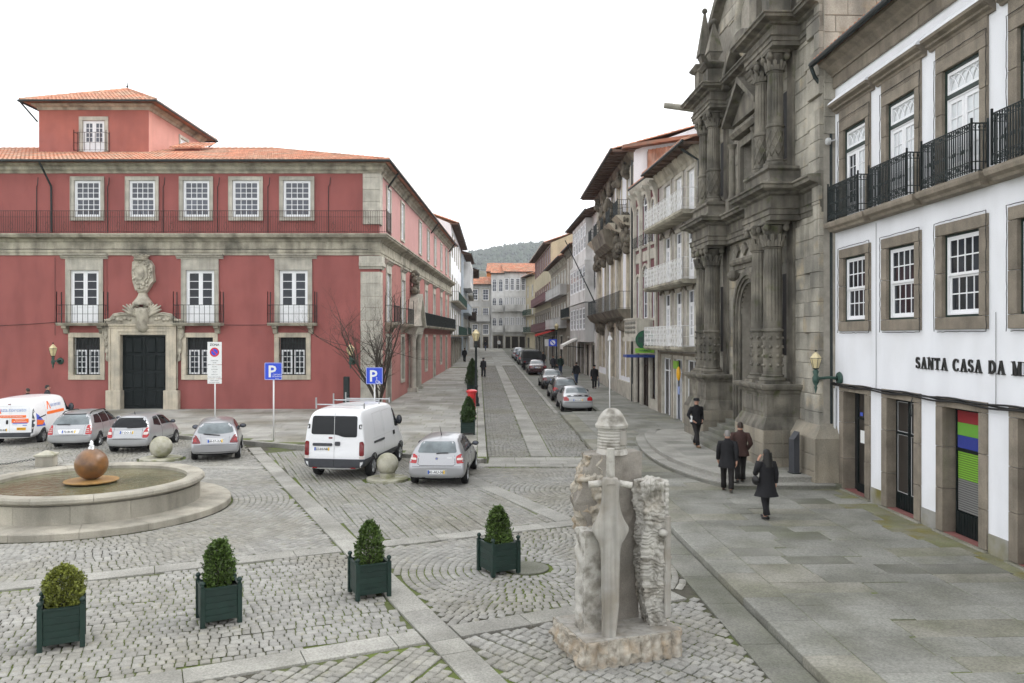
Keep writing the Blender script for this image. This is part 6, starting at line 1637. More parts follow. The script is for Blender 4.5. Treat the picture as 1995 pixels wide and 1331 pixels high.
house('orange_roof_house', 'house with big orange roof rising behind the street end houses', (fx(948, 168), 168), (fx(1046, 168), 168), 'F', 'orange_sheet', 18.2, [dict(z0=16.2, z1=17.8, n=3, w=1.2, kind='sash')], eave=.6, roof_pitch=.3, depth=16)
house('slate_roof_house', 'grey house with slate roof on the rise behind, left', (fx(918, 190), 190), (fx(950, 190), 190), 'F', 'old_white_b', 17.0, [dict(z0=14, z1=16, n=2, w=1.2, kind='sash')], eave=.5, roof_pitch=.8, roof_m='slab_dark', tiles=False, depth=8)
# awnings and shop furniture on the right
aw = thing('white_awning', 'white shop awning sloping over the right pavement', 'awning', (rline(76) - .1, 74.0, 0), 0)
MB().prism([(0, 4.6), (0, 4.75), (-2.0, 3.75), (-2.0, 3.35), (-1.95, 3.6)], 0, 4.0, 'xz').build('canvas', 'awning', aw)
MB().tube([(0, .3, 3.5), (-1.95, .3, 3.7)], .03, 5).build('arm', 'iron', aw); MB().tube([(0, 3.7, 3.5), (-1.95, 3.7, 3.7)], .03, 5).build('arm', 'iron', aw)
aw = thing('red_awning', 'small red shop awning farther up the right pavement', 'awning', (rline(104) - .1, 102.0, 0), 0)
MB().prism([(0, 5.3), (0, 5.45), (-2.4, 4.9), (-2.4, 4.6)], 0, 5.0, 'xz').build('canvas', 'awning_red', aw); MB().tube([(0, .3, 4.4), (-2.3, .3, 4.8)], .03, 5).build('arm', 'iron', aw)

# wooded hill far behind
def hf(u, v, j=1.0):
    x = -520 + 1250 * u; y = 520 + 700 * v
    rdg = 106 * math.exp(-((x - 25) / 210) ** 2) + 62 * math.exp(-((x + 330) / 240) ** 2) + 60 * math.exp(-((x - 420) / 220) ** 2) + 4 * math.sin(x * .03)
    z = 2 + rdg * math.sin(min(1, v * 1.25) * math.pi / 2) + 1.6 * math.sin(x * .31 + y * .17) + 1.8 * math.sin(x * .12 - y * .23)
    return (x * 2.2, y * 2.2, (z - 4.5) * 2.2 + 4.5 + random.uniform(-.6, .6) * j)
mb = MB(); mb.grid(hf, 200, 60); hl = struct(mb.build('hill', 'hill'))
tm = MB(); rr = random.Random(8); ico = [(0, 0, 1), (.9, 0, .25), (.28, .85, .3), (-.72, .53, .2), (-.72, -.53, .35), (.28, -.85, .2), (.3, .2, -.5), (-.3, -.2, -.5)]
icf = [(0, 1, 2), (0, 2, 3), (0, 3, 4), (0, 4, 5), (0, 5, 1), (1, 6, 2), (2, 6, 3), (3, 7, 4), (4, 7, 5), (5, 6, 1), (3, 6, 7), (5, 7, 6)]
for k in range(11000):
    u = rr.uniform(.33, .52); v = rr.uniform(.2, .95); x, y, z = hf(u, v, 0); s_ = rr.uniform(3, 7)
    tm.add([(x + a * s_ + rr.uniform(-.5, .5), y + b_ * s_, z + 1.5 + c * s_ * rr.uniform(.9, 1.5)) for a, b_, c in ico], icf)
stuff(tm.build('hill_wood', 'hill_leaf', hl))
hz = MB().box(-1720, 1720, -80, 2950, -1.1, 290).build('haze', 'hill'); hz['kind'] = 'stuff'
hm_ = bpy.data.materials.new('haze_air'); hm_.use_nodes = True; hn = hm_.node_tree
for n_ in list(hn.nodes): hn.nodes.remove(n_)
pv = hn.nodes.new('ShaderNodeVolumePrincipled'); pv.inputs['Color'].default_value = (.86, .90, .96, 1); pv.inputs['Density'].default_value = 0.0002; pv.inputs['Anisotropy'].default_value = 0.0
ho_ = hn.nodes.new('ShaderNodeOutputMaterial'); hn.links.new(pv.outputs[0], ho_.inputs['Volume'])
hz.data.materials.clear(); hz.data.materials.append(hm_)
# ------------------------------------------------------------------ vehicles
def loft_body(st, wheels, wr, W, crown=.03, sub=2):
    """st rows: y, zb, zbelt, zt, half widths sill, mid, belt, top"""
    mb = MB(); n = 15; vs_ = []
    for (y, zb, zl, zt, ws, wm, wb, wt) in st:
        half = [(0, zb), (.7 * ws, zb), (ws, zb + .07), (wm, zb + .5 * (zl - zb)), (wb, zl), (wt * 1.0, zt - .07 * min(1, (zt - zl) / .3)), (.72 * wt, zt), (0, zt + crown)]
        r_ = [(x, y, z) for x, z in half] + [(-x, y, z) for x, z in half[-2:0:-1]]
        vs_ += r_
    k = 14
    fs = []
    for i in range(len(st) - 1):
        for j in range(k): fs.append((i * k + j, i * k + (j + 1) % k, (i + 1) * k + (j + 1) % k, (i + 1) * k + j))
    def cap(i):
        b = i * k
        # quads across the ring: pair point j with its mirror
        for j in range(0, 7):
            a, c = j, j + 1
            ma, mc = (k - a) % k, (k - c) % k
            f = [b + a, b + c] + ([b + mc] if mc != c else []) + ([b + ma] if ma != a else [])
            if len(set(f)) >= 3: fs.append(tuple(dict.fromkeys(f)))
    cap(0); cap(len(st) - 1)
    mb.add(vs_, fs)
    me = mb.mesh('tmp', 'silver'); o = bpy.data.objects.new('tmp', me)
    m = o.modifiers.new('s', 'SUBSURF'); m.levels = sub; m.render_levels = sub
    cut = MB()
    for (y, zc) in wheels: cut.lathe([(.001, -W), (wr * 1.17, -W), (wr * 1.17, W), (.001, W)], 24, (0, y, zc), axis='x')
    cm = cut.mesh('cut', 'underbody'); co = bpy.data.objects.new('cut', cm); TMP.collection.objects.link(co)
    bm_ = o.modifiers.new('b', 'BOOLEAN'); bm_.object = co; bm_.operation = 'DIFFERENCE'; bm_.solver = 'EXACT'
    out = eval_mesh(o)
    bpy.data.objects.remove(o); bpy.data.objects.remove(co)
    return out

class Car:
    def __init__(s, name, label, cat, loc, rotz, me, paint, rear_off, group=None):
        s.root = thing(name, label, cat, loc, rotz, group); s.dy = -rear_off
        me.transform(Matrix.Translation((0, s.dy, 0)))
        me.materials.clear(); me.materials.append(MT[paint]); me.materials.append(MT['underbody'])
        me.polygons.foreach_set('use_smooth', [True] * len(me.polygons)); me.set_sharp_from_angle(angle=R(38))
        bm = bmesh.new(); bm.from_mesh(me); bmesh.ops.triangulate(bm, faces=bm.faces[:]); s.bvh = BVHTree.FromBMesh(bm); bm.free()
        for p in me.polygons:
            if p.center.z < .3 and p.normal.z < -.6: p.material_index = 1
        s.body = link('body', me, s.root)
    def hit(s, a, z, axis, off):
        if axis == 'rear': o, d = Vector((a, s.dy - 3, z)), Vector((0, 1, 0))
        elif axis == 'right': o, d = Vector((4, a + s.dy, z)), Vector((-1, 0, 0))
        elif axis == 'left': o, d = Vector((-4, a + s.dy, z)), Vector((1, 0, 0))
        else: o, d = Vector((a, z + s.dy, 5)), Vector((0, 0, -1))
        loc, nr, i, ds = s.bvh.ray_cast(o, d)
        if loc is None:
            return None
        return loc - d * off
    def patch(s, poly, axis, m, name, off=.007, parent=None, step=.09, th=.016):
        bm = bmesh.new(); f = bm.faces.new([bm.verts.new((x, z, 0)) for x, z in poly])
        bmesh.ops.triangulate(bm, faces=[f])
        for _ in range(4):
            es = [e for e in bm.edges if e.calc_length() > step]
            if not es: break
            bmesh.ops.subdivide_edges(bm, edges=es, cuts=1); bmesh.ops.triangulate(bm, faces=bm.faces[:])
        bm.verts.ensure_lookup_table(); bad = []
        P0 = {}
        for v in bm.verts:
            h = s.hit(v.co.x, v.co.y, axis, off)
            if h is None: bad.append(v)
            else: P0[v] = h
        if bad: bmesh.ops.delete(bm, geom=bad, context='VERTS')
        for v in bm.verts: v.co = P0[v]
        d = {'rear': Vector((0, 1, 0)), 'right': Vector((-1, 0, 0)), 'left': Vector((1, 0, 0)), 'top': Vector((0, 0, -1))}[axis]
        be = [e for e in bm.edges if e.is_boundary]
        r_ = bmesh.ops.extrude_edge_only(bm, edges=be)
        for v in [g for g in r_['geom'] if isinstance(g, bmesh.types.BMVert)]: v.co += d * th
        bmesh.ops.recalc_face_normals(bm, faces=bm.faces)
        me = bpy.data.meshes.new(name); bm.to_mesh(me); bm.free(); me.materials.append(MT[m])
        me.polygons.foreach_set('use_smooth', [True] * len(me.polygons)); me.set_sharp_from_angle(angle=R(40))
        return link(name, me, parent or s.root)
    def line(s, pts, axis, w=.014, m='underbody', name='seam', off=.003, parent=None):
        return s.patch(ribbon(pts, w), axis, m, name, off, parent or s.body, .15, .008)
    def text(s, body, size, x, z, axis, m, off=.012, bold=0.0, parent=None, name='lettering'):
        t = text_mb(body, size, .002, bold); mb = MB(); vs_ = []
        for (a, b, c) in t.v:
            if axis == 'right': q = s.hit(x + a, z + c, axis, off + (-b))
            elif axis == 'left': q = s.hit(x - a, z + c, axis, off + (-b))
            else: q = s.hit(x + a, z + c, axis, off + (-b))
            vs_.append(tuple(q) if q is not None else (0, 0, 0))
        mb.add(vs_, t.f); return mb.build(name, m, parent or s.root)
    def plate(s, x, z, txt, w=.52, h=.115):
        p = s.patch([(x - w / 2, z - h / 2), (x + w / 2, z - h / 2), (x + w / 2, z + h / 2), (x - w / 2, z + h / 2)], 'rear', 'plate_white', 'number_plate', .010)
        s.patch([(x - w / 2 + .004, z - h / 2 + .004), (x - w / 2 + .05, z - h / 2 + .004), (x - w / 2 + .05, z + h / 2 - .004), (x - w / 2 + .004, z + h / 2 - .004)], 'rear', 'plate_blue', 'country_band', .0135, p, th=.003)
        s.patch([(x + w / 2 - .05, z - h / 2 + .004), (x + w / 2 - .004, z - h / 2 + .004), (x + w / 2 - .004, z + h / 2 - .004), (x + w / 2 - .05, z + h / 2 - .004)], 'rear', 'plate_yellow', 'date_band', .0135, p, th=.003)
        s.text(txt, h * .95, x, z - h * .33, 'rear', 'plate_ink', .013, .002, p, 'plate_number')
    def wheel(s, x, y, r, w=.2, rim='rim', spokes=5, hub='rim'):
        mb = MB(); sgn = 1 if x > 0 else -1
        prof = [(r * .62, -w / 2), (r * .9, -w / 2), (r * .97, -w / 2 + .03), (r, -w / 2 + .06), (r, w / 2 - .06), (r * .97, w / 2 - .03), (r * .9, w / 2), (r * .62, w / 2)]
        mb.lathe(prof + prof[:1], 24, (x, y + s.dy, r), axis='x'); wl_ = mb.build('wheel', 'rubber', s.root, 40)
        mb = MB(); xo = x + sgn * (w / 2 - .035)
        mb.lathe([(r * .68, sgn * .03), (r * .62, sgn * .03), (r * .58, -sgn * .03), (r * .2, -sgn * .05), (.001, -sgn * .05)], 24, (xo, y + s.dy, r), axis='x')
        for k in range(spokes):
            a = 2 * math.pi * k / spokes + .3
            p0 = (xo + sgn * .01, y + s.dy + r * .08 * math.cos(a), r + r * .08 * math.sin(a)); p1 = (xo + sgn * .015, y + s.dy + r * .62 * math.cos(a), r + r * .62 * math.sin(a))
            mb.tube([p0, p1], [r * .13, r * .10], 5)
        mb.lathe([(r * .16, sgn * .0), (r * .14, sgn * .035), (.001, sgn * .04)], 12, (xo, y + s.dy, r), axis='x')
        mb.build('rim', rim, wl_, 40)
        return wl_
    def mirror(s, x, y, z, m, sz=(.11, .07, .075)):
        mb = MB(); sgn = 1 if x > 0 else -1
        q_ = s.hit(y, z - .06, 'right' if x > 0 else 'left', 0); x = (q_.x if q_ is not None else x) + sgn * .02
        mb.sphere((x + sgn * .1, y + s.dy, z), 1, 10, 8, sz); mb.tube([(x - sgn * .04, y + s.dy + .02, z - .04), (x + sgn * .06, y + s.dy + .01, z - .03)], .022, 6)
        o = mb.build('door_mirror', m, s.root, True)
        MB().sphere((x + sgn * .1, y + s.dy - sz[1] * .62, z), 1, 10, 6, (sz[0] * .86, sz[1] * .45, sz[2] * .82)).build('mirror_glass', 'pane_grey', o, True)

def mir(poly): return [(-x, z) for x, z in poly]
def rnd(poly, r=.05, n=3):
    out = []; k = len(poly)
    for i in range(k):
        p, a, b = Vector(poly[i]), Vector(poly[i - 1]), Vector(poly[(i + 1) % k])
        d0, d1 = (a - p), (b - p); q = min(r, d0.length * .45, d1.length * .45)
        s0, s1 = p + d0.normalized() * q, p + d1.normalized() * q
        for t in range(n + 1):
            u = t / n; out.append(tuple((s0 * (1 - u) ** 2) + p * (2 * u * (1 - u)) + s1 * u ** 2))
    return out

# hatchback / estate / saloon silhouettes  (y, zb, zbelt, ztop, ws, wm, wb, wt)
def st_hatch(L, W, H, tail=.5, beltz=.93, rake=.45, bonnet=.86):
    h = W / 2; r = h * .70
    return [(0.0, .36, .52, .60, h * .78, h * .84, h * .84, h * .80), (.035, .28, .55, .70, h * .88, h * .94, h * .93, h * .88), (.10, .23, .70, .88, h * .92, h * .98, h * .95, h * .88),
            (.16, .21, .82, .99, h * .93, h * .99, h * .95, h * .86), (.16 + rake * .45, .2, beltz - .02, .99 + (H - .99) * .62, h * .93, h, h * .95, h * .78), (.16 + rake, .2, beltz, H - .045, h * .93, h, h * .95, r * 1.02), (.16 + rake + .35, .2, beltz, H - .01, h * .93, h, h * .95, r),
            (L * .42, .2, beltz, H, h * .93, h, h * .95, r), (L * .56, .2, beltz - .01, H - .03, h * .93, h, h * .95, r), (L * .64, .2, beltz - .02, H - .16, h * .93, h, h * .94, r * 1.0), (L * .755, .2, bonnet, bonnet + .05, h * .93, h, h * .92, h * .80),
            (L * .88, .21, bonnet - .1, bonnet - .05, h * .92, h * .98, h * .88, h * .7), (L * .96, .24, .58, .68, h * .86, h * .92, h * .82, h * .6), (L, .34, .5, .58, h * .7, h * .76, h * .7, h * .5)]
def st_saloon(L, W, H, boot=.95, beltz=.93, bonnet=.86):
    h = W / 2; r = h * .68
    return [(0.0, .36, .55, .64, h * .78, h * .84, h * .84, h * .80), (.03, .28, .6, .78, h * .88, h * .94, h * .93, h * .88), (.08, .23, .78, boot - .03, h * .92, h * .98, h * .95, h * .86),
            (.18, .21, .86, boot, h * .93, h * .99, h * .95, h * .84), (.62, .2, .92, boot + .04, h * .93, h, h * .95, h * .80), (.95, .2, beltz, boot + .28 * (H - boot) / .5, h * .93, h, h * .95, h * .74), (1.35, .2, beltz, H - .05, h * .93, h, h * .95, r * 1.02),
            (1.8, .2, beltz, H, h * .93, h, h * .95, r), (L * .54, .2, beltz - .01, H - .02, h * .93, h, h * .95, r), (L * .64, .2, beltz - .02, H - .18, h * .93, h, h * .94, r), (L * .74, .2, bonnet, bonnet + .05, h * .93, h, h * .92, h * .80),
            (L * .88, .21, bonnet - .1, bonnet - .05, h * .92, h * .98, h * .88, h * .7), (L * .96, .24, .58, .68, h * .86, h * .92, h * .82, h * .6), (L, .34, .5, .58, h * .7, h * .76, h * .7, h * .5)]
def st_van(L, W, H, nose=1.05, ws_y=.70):
    h = W / 2
    return [(0.0, .42, .60, .72, h * .86, h * .92, h * .92, h * .90), (.03, .36, .9, 1.05, h * .93, h * .98, h * .98, h * .95), (.07, .34, 1.15, H - .35, h * .95, h * .995, h * .99, h * .89), (.13, .33, 1.2, H - .12, h * .95, h, h, h * .87), (.3, .32, 1.2, H - .03, h * .95, h, h, h * .86),
            (L * .3, .32, 1.2, H, h * .95, h, h, h * .86), (L * .66, .32, 1.2, H - .02, h * .95, h, h, h * .85), (L * (ws_y + .05), .32, 1.18, H - .10, h * .95, h, h * .99, h * .83), (L * (ws_y + .125), .32, 1.12, H - .52, h * .95, h, h * .97, h * .80), (L * (ws_y + .19), .32, nose, nose + .14, h * .95, h, h * .94, h * .82),
            (L * .95, .32, nose - .14, nose - .04, h * .93, h * .97, h * .88, h * .72), (L * .985, .34, .7, .82, h * .88, h * .9, h * .82, h * .6), (L, .42, .56, .66, h * .7, h * .76, h * .7, h * .5)]

def std_side(c, L, W, H, beltz, wins, axis_pairs=('right', 'left'), glass='car_glass'):
    for ax in axis_pairs:
        for w in wins: c.patch(rnd(w, .05), ax, glass, 'side_window', .006)

def dark_lower(c, x, z0=.2, z1=.34): pass

# 1 --- silver hatchback at the corner of the street
L, W, H = 4.24, 1.76, 1.43; wy = (.78, 3.44); wr = .31
me = loft_body(st_hatch(L, W, H, rake=.46), [(wy[0], wr), (wy[1], wr)], wr, W)
c = Car('silver_hatchback', 'silver hatchback with red and white tail lamps parked by the stone ball', 'car', (-2.22, 24.55, 0), R(-3), me, 'silver_warm', wy[0])
c.patch(rnd([(-.60, 1.02), (.60, 1.02), (.50, 1.33), (-.50, 1.33)], .07), 'rear', 'car_glass_pale', 'rear_window')
for f in (lambda p: p, mir):
    lm = c.patch(rnd(f([(.60, .72), (.83, .74), (.84, .93), (.70, 1.0), (.58, .93)]), .04), 'rear', 'red_lamp', 'tail_lamp', .012)
    c.patch(rnd(f([(.61, .82), (.79, .83), (.79, .89), (.61, .88)]), .02), 'rear', 'clear_lamp', 'indicator', .017, lm)
c.line([(-.54, .95), (-.56, .70), (-.50, .66), (.50, .66), (.56, .70), (.54, .95)], 'rear'); c.line([(-.83, .63), (.83, .63)], 'rear', .008)
c.plate(0, .47, '41-AU-36'); c.patch(rnd([(-.33, .39), (.33, .39), (.31, .56), (-.31, .56)], .02), 'rear', 'silver', 'plate_recess', .004)
bd = MB().lathe([(.001, 0), (.038, .0), (.042, .01), (.001, .012)], 16, (0, 0, 0), axis='y'); q = c.hit(0, .86, 'rear', .012); shift(bd, q.x, q.y, q.z); bd.build('round_badge', 'chrome', c.root)
bd = MB()
for a0 in (0, 180): bd.prism([(0, 0)] + arc(0, 0, .028, .028, a0, a0 + 90, 4), -.002, .004, 'xz')
shift(bd, q.x, q.y - .004, q.z); bd.build('badge_quarters', 'ad_blue', c.root)
c.text('120d', .075, .38, .86, 'rear', 'chrome', .01, .001)
c.line([(-.02, 1.0), (.12, 1.02), (.34, 1.025)], 'rear', .025, 'rubber', 'wiper', .02)
c.patch(rnd([(-.45, .25), (-.33, .25), (-.33, .31), (-.45, .31)], .02), 'rear', 'underbody', 'exhaust', .012)
std_side(c, L, W, H, .93, [[(.62, 1.0), (1.15, .965), (1.15, 1.31), (.85, 1.29)], [(1.19, .965), (1.82, .96), (1.82, 1.36), (1.19, 1.315)], [(1.9, .96), (2.85, .95), (2.3, 1.34), (1.9, 1.36)]])
for ax in ('right', 'left'):
    c.line([(1.17, .3), (1.17, .95)], ax); c.line([(1.86, .28), (1.86, .95)], ax); c.line([(2.95, .3), (2.95, .9)], ax); c.line([(.95, .28), (3.0, .28)], ax, .02)
    for hy in (1.45, 2.1): c.patch(rnd([(hy - .1, .80), (hy + .1, .80), (hy + .1, .84), (hy - .1, .84)], .015), ax, 'silver', 'door_handle', .022)
for x in (-W / 2 + .11, W / 2 - .11):
    for y in wy: c.wheel(x, y, wr)
c.mirror(.84, 2.75, .99, 'rubber'); c.mirror(-.84, 2.75, .99, 'rubber')
q = c.hit(0, 1.1, 'top', 0); MB().tube([(0, q.y, q.z - .01), (0, q.y, q.z + .02), (-.02, q.y - .25, q.z + .33)], [.02, .014, .004], 5).build('antenna', 'rubber', c.root)

# 2 --- silver three-door hatchback with swooping side window
L, W, H = 3.67, 1.66, 1.46; wy = (.60, 2.92); wr = .29
me = loft_body(st_hatch(L, W, H, rake=.32, beltz=.95, bonnet=.9), [(wy[0], wr), (wy[1], wr)], wr, W)
c = Car('silver_three_door', 'small silver three-door hatchback parked behind the fountain ball', 'car', (-14.85, 31.25, 0), R(3), me, 'silver', wy[0])
c.patch(rnd([(-.72, 1.0), (.72, 1.0), (.60, 1.36), (-.60, 1.36)], .08), 'rear', 'car_glass', 'rear_window')
for f in (lambda p: p, mir):
    lm = c.patch(rnd(f([(.56, .62), (.76, .62), (.80, .85), (.78, 1.02), (.66, 1.0), (.58, .82)]), .05), 'rear', 'red_lamp', 'tail_lamp', .014)
    c.patch(rnd(f([(.59, .74), (.75, .74), (.76, .84), (.61, .84)]), .03), 'rear', 'clear_lamp', 'reversing_lamp', .019, lm)
c.plate(-.04, .82, '27-DO-32'); c.line([(-.54, .99), (-.54, .58), (.54, .58), (.54, .99)], 'rear'); c.line([(-.54, .92), (.54, .92)], 'rear', .006)
c.line([(-.05, .99), (.2, 1.0), (.5, 1.01)], 'rear', .025, 'rubber', 'wiper', .02); c.line([(-.8, .56), (.8, .56)], 'rear', .008)
std_side(c, L, W, H, .95, [[(.72, 1.06), (1.35, .96), (1.35, 1.36), (.95, 1.34)], [(1.45, 1.0), (2.6, .97), (2.2, 1.3), (1.45, 1.38)]])
for ax in ('right', 'left'):
    c.line([(1.4, .3), (1.4, .98)], ax); c.line([(2.62, .32), (2.62, .92)], ax); c.line([(1.0, .42), (2.6, .44)], ax, .02); c.patch(rnd([(1.52, .86), (1.72, .86), (1.72, .91), (1.52, .91)], .015), ax, 'silver', 'door_handle', .022)
for x in (-W / 2 + .10, W / 2 - .10):
    for y in wy: c.wheel(x, y, wr, spokes=7)
c.mirror(.80, 2.4, 1.02, 'rubber'); c.mirror(-.80, 2.4, 1.02, 'rubber')
q = c.hit(0, .75, 'top', 0); MB().tube([(0, q.y, q.z - .01), (0, q.y - .06, q.z + .12)], [.02, .008], 5).build('antenna', 'rubber', c.root)

# 3 --- silver five-door with teardrop lamps
L, W, H = 4.18, 1.70, 1.44; wy = (.76, 3.3); wr = .29
me = loft_body(st_hatch(L, W, H, rake=.62, beltz=.93), [(wy[0], wr), (wy[1], wr)], wr, W)
c = Car('silver_family_hatch', 'silver family hatchback with dark teardrop tail lamps by the no-parking sign', 'car', (-10.95, 29.5, 0), R(17), me, 'silver_warm', wy[0])
c.patch(rnd([(-.64, 1.03), (-.3, .99), (.3, .99), (.64, 1.03), (.52, 1.34), (-.52, 1.34)], .08), 'rear', 'car_glass_pale', 'rear_window')
for f in (lambda p: p, mir):
    lm = c.patch(rnd(f([(.48, .67), (.80, .66), (.82, .82), (.74, .97), (.64, .95), (.52, .76)]), .06), 'rear', 'dark_red_lamp', 'tail_lamp', .014)
    c.patch(rnd(f([(.62, .74), (.74, .74), (.74, .83), (.66, .84)]), .03), 'rear', 'red_lamp', 'brake_lamp', .019, lm)
c.plate(.0, .74, '68-57-XA'); c.patch(rnd([(-.32, .82), (.32, .82), (.32, .84), (-.32, .84)], .005), 'rear', 'chrome', 'plate_trim', .014)
c.line([(-.40, 1.0), (-.1, .965), (.16, .94)], 'rear', .03, 'rubber', 'wiper', .025); c.line([(-.84, .60), (.84, .60)], 'rear', .01); c.line([(-.72, .34), (.72, .34)], 'rear', .015, 'rubber'); c.line([(-.5, .96), (-.46, .63), (.46, .63), (.5, .96)], 'rear', .008)
std_side(c, L, W, H, .93, [[(.7, 1.0), (1.2, .965), (1.2, 1.32), (.95, 1.29)], [(1.24, .965), (1.86, .96), (1.86, 1.36), (1.24, 1.325)], [(1.93, .96), (2.82, .95), (2.3, 1.32), (1.93, 1.36)]])
for ax in ('right', 'left'):
    c.line([(1.22, .3), (1.22, .95)], ax); c.line([(1.9, .28), (1.9, .95)], ax); c.line([(2.9, .3), (2.9, .9)], ax)
for x in (-W / 2 + .10, W / 2 - .10):
    for y in wy: c.wheel(x, y, wr)
c.mirror(.82, 2.7, 1.0, 'rubber', (.13, .08, .085)); c.mirror(-.82, 2.7, 1.0, 'rubber', (.13, .08, .085))

# 4 --- silver estate with roof rails
L, W, H = 4.54, 1.73, 1.46; wy = (.95, 3.66); wr = .31
me = loft_body(st_hatch(L, W, H, rake=.50, beltz=.94), [(wy[0], wr), (wy[1], wr)], wr, W)
c = Car('silver_estate', 'silver estate car with black roof rails parked next to the lettered van', 'car', (-17.75, 32.6, 0), R(8), me, 'silver', wy[0])
c.patch(rnd([(-.70, 1.0), (.70, 1.0), (.56, 1.37), (-.56, 1.37)], .06), 'rear', 'car_glass_pale', 'rear_window')
c.line([(-.56, 1.385), (.56, 1.385)], 'rear', .03, 'rubber', 'spoiler_edge', .02)
for f in (lambda p: p, mir):
    lm = c.patch(rnd(f([(.60, .62), (.82, .62), (.81, .85), (.72, 1.0), (.64, .98)]), .04), 'rear', 'red_lamp', 'tail_lamp', .014)
    for k in range(3): c.patch(f([(.63, .70 + k * .07), (.79, .70 + k * .07), (.79, .72 + k * .07), (.63, .72 + k * .07)]), 'rear', 'clear_lamp', 'lamp_stripe', .018, lm, th=.003)
c.patch(rnd([(-.38, .66), (.34, .66), (.40, .82), (-.44, .82)], .02), 'rear', 'chrome', 'plate_surround', .006); c.plate(-.02, .735, '72-IB-45')
c.line([(-.50, 1.01), (-.2, 1.01), (.0, 1.0)], 'rear', .03, 'rubber', 'wiper', .02); c.line([(-.86, .58), (.86, .58)], 'rear', .01); c.line([(-.57, .98), (-.52, .62), (.52, .62), (.57, .98)], 'rear', .008)
std_side(c, L, W, H, .94, [[(.52, 1.03), (1.28, .975), (1.28, 1.34), (.85, 1.33)], [(1.34, .975), (2.1, .97), (2.1, 1.37), (1.34, 1.345)], [(2.17, .97), (3.05, .96), (2.55, 1.34), (2.17, 1.37)]])
for ax in ('right', 'left'):
    c.line([(1.31, .4), (1.31, .95)], ax); c.line([(2.13, .28), (2.13, .95)], ax)
    for hy in (1.6, 2.4): c.patch(rnd([(hy - .1, .84), (hy + .1, .84), (hy + .1, .88), (hy - .1, .88)], .015), ax, 'silver', 'door_handle', .022)
for s_ in (-1, 1):
    pts = []
    for y in np.linspace(.75, 2.5, 9):
        q = c.hit(s_ * .52, y, 'top', .06 if .8 < y < 2.45 else .0); pts.append((q.x, q.y, q.z))
    MB().tube(pts, .02, 6).build('roof_rail', 'rubber', c.root, True)
for x in (-W / 2 + .10, W / 2 - .10):
    for y in wy: c.wheel(x, y, wr)
c.mirror(.84, 3.0, 1.0, 'silver'); c.mirror(-.84, 3.0, 1.0, 'silver')

# 5 --- white panel van
L, W, H = 4.9, 1.99, 2.26; wy = (.98, 4.06); wr = .33
me = loft_body(st_van(L, W, H), [(wy[0], wr), (wy[1], wr)], wr, W)
c = Car('white_panel_van', 'plain white panel van with dark rear windows and roof bars', 'van', (-5.45, 25.95, 0), R(-8), me, 'van_white', wy[0])
c.patch(rnd([(-.76, 1.44), (.0, 1.44), (.12, 1.42), (.3, 1.36), (.74, 1.36), (.74, 2.02), (-.72, 2.02)], .08), 'rear', 'car_glass', 'rear_window', .010)
c.line([(0.0, .5), (0.0, 2.12)], 'rear', .014, 'grey_paint', 'door_seam', .013)
for f in (lambda p: p, mir):
    lm = c.patch(rnd(f([(.82, .78), (.97, .78), (.97, 1.14), (.93, 1.24), (.82, 1.22)]), .04), 'rear', 'dark_red_lamp', 'tail_lamp', .016)
    c.patch(rnd(f([(.82, .70), (.97, .70), (.97, .775), (.82, .775)]), .02), 'rear', 'clear_lamp', 'reversing_lamp', .016)
    hb = c.patch(rnd(f([(.80, 1.62), (.97, 1.62), (.97, 1.76), (.80, 1.76)]), .03), 'rear', 'rubber', 'hinge_cover', .018); c.patch(rnd(f([(.84, 1.645), (.97, 1.645), (.97, 1.735), (.84, 1.735)]), .02), 'rear', 'van_white', 'hinge_plate', .024, hb)
c.patch(rnd([(-.98, .40), (.98, .40), (.99, .68), (-.99, .68)], .03), 'rear', 'van_grey', 'bumper', .035, step=.12, th=.06); c.line([(0, .45), (0, .66)], 'rear', .01, 'underbody', 'bumper_seam', .04)
c.plate(-.40, .985, '23-64-NB', .50, .105); c.patch(rnd([(-.70, 1.08), (-.06, 1.08), (-.06, 1.17), (-.70, 1.17)], .03), 'rear', 'van_grey', 'plate_lamp_bar', .03)
c.patch(rnd([(.03, 1.09), (.20, 1.09), (.20, 1.22), (.03, 1.22)], .03), 'rear', 'van_grey', 'door_handle', .03); c.patch(rnd([(-.18, 1.31), (-.06, 1.31), (-.06, 1.36), (-.18, 1.36)], .02), 'rear', 'dark_red_lamp', 'high_brake_lamp', .02)
for f in (lambda p: p, mir): c.patch(f([(.55, .38), (.7, .38), (.7, .42), (.55, .42)]), 'rear', 'red_lamp', 'reflector', .045)
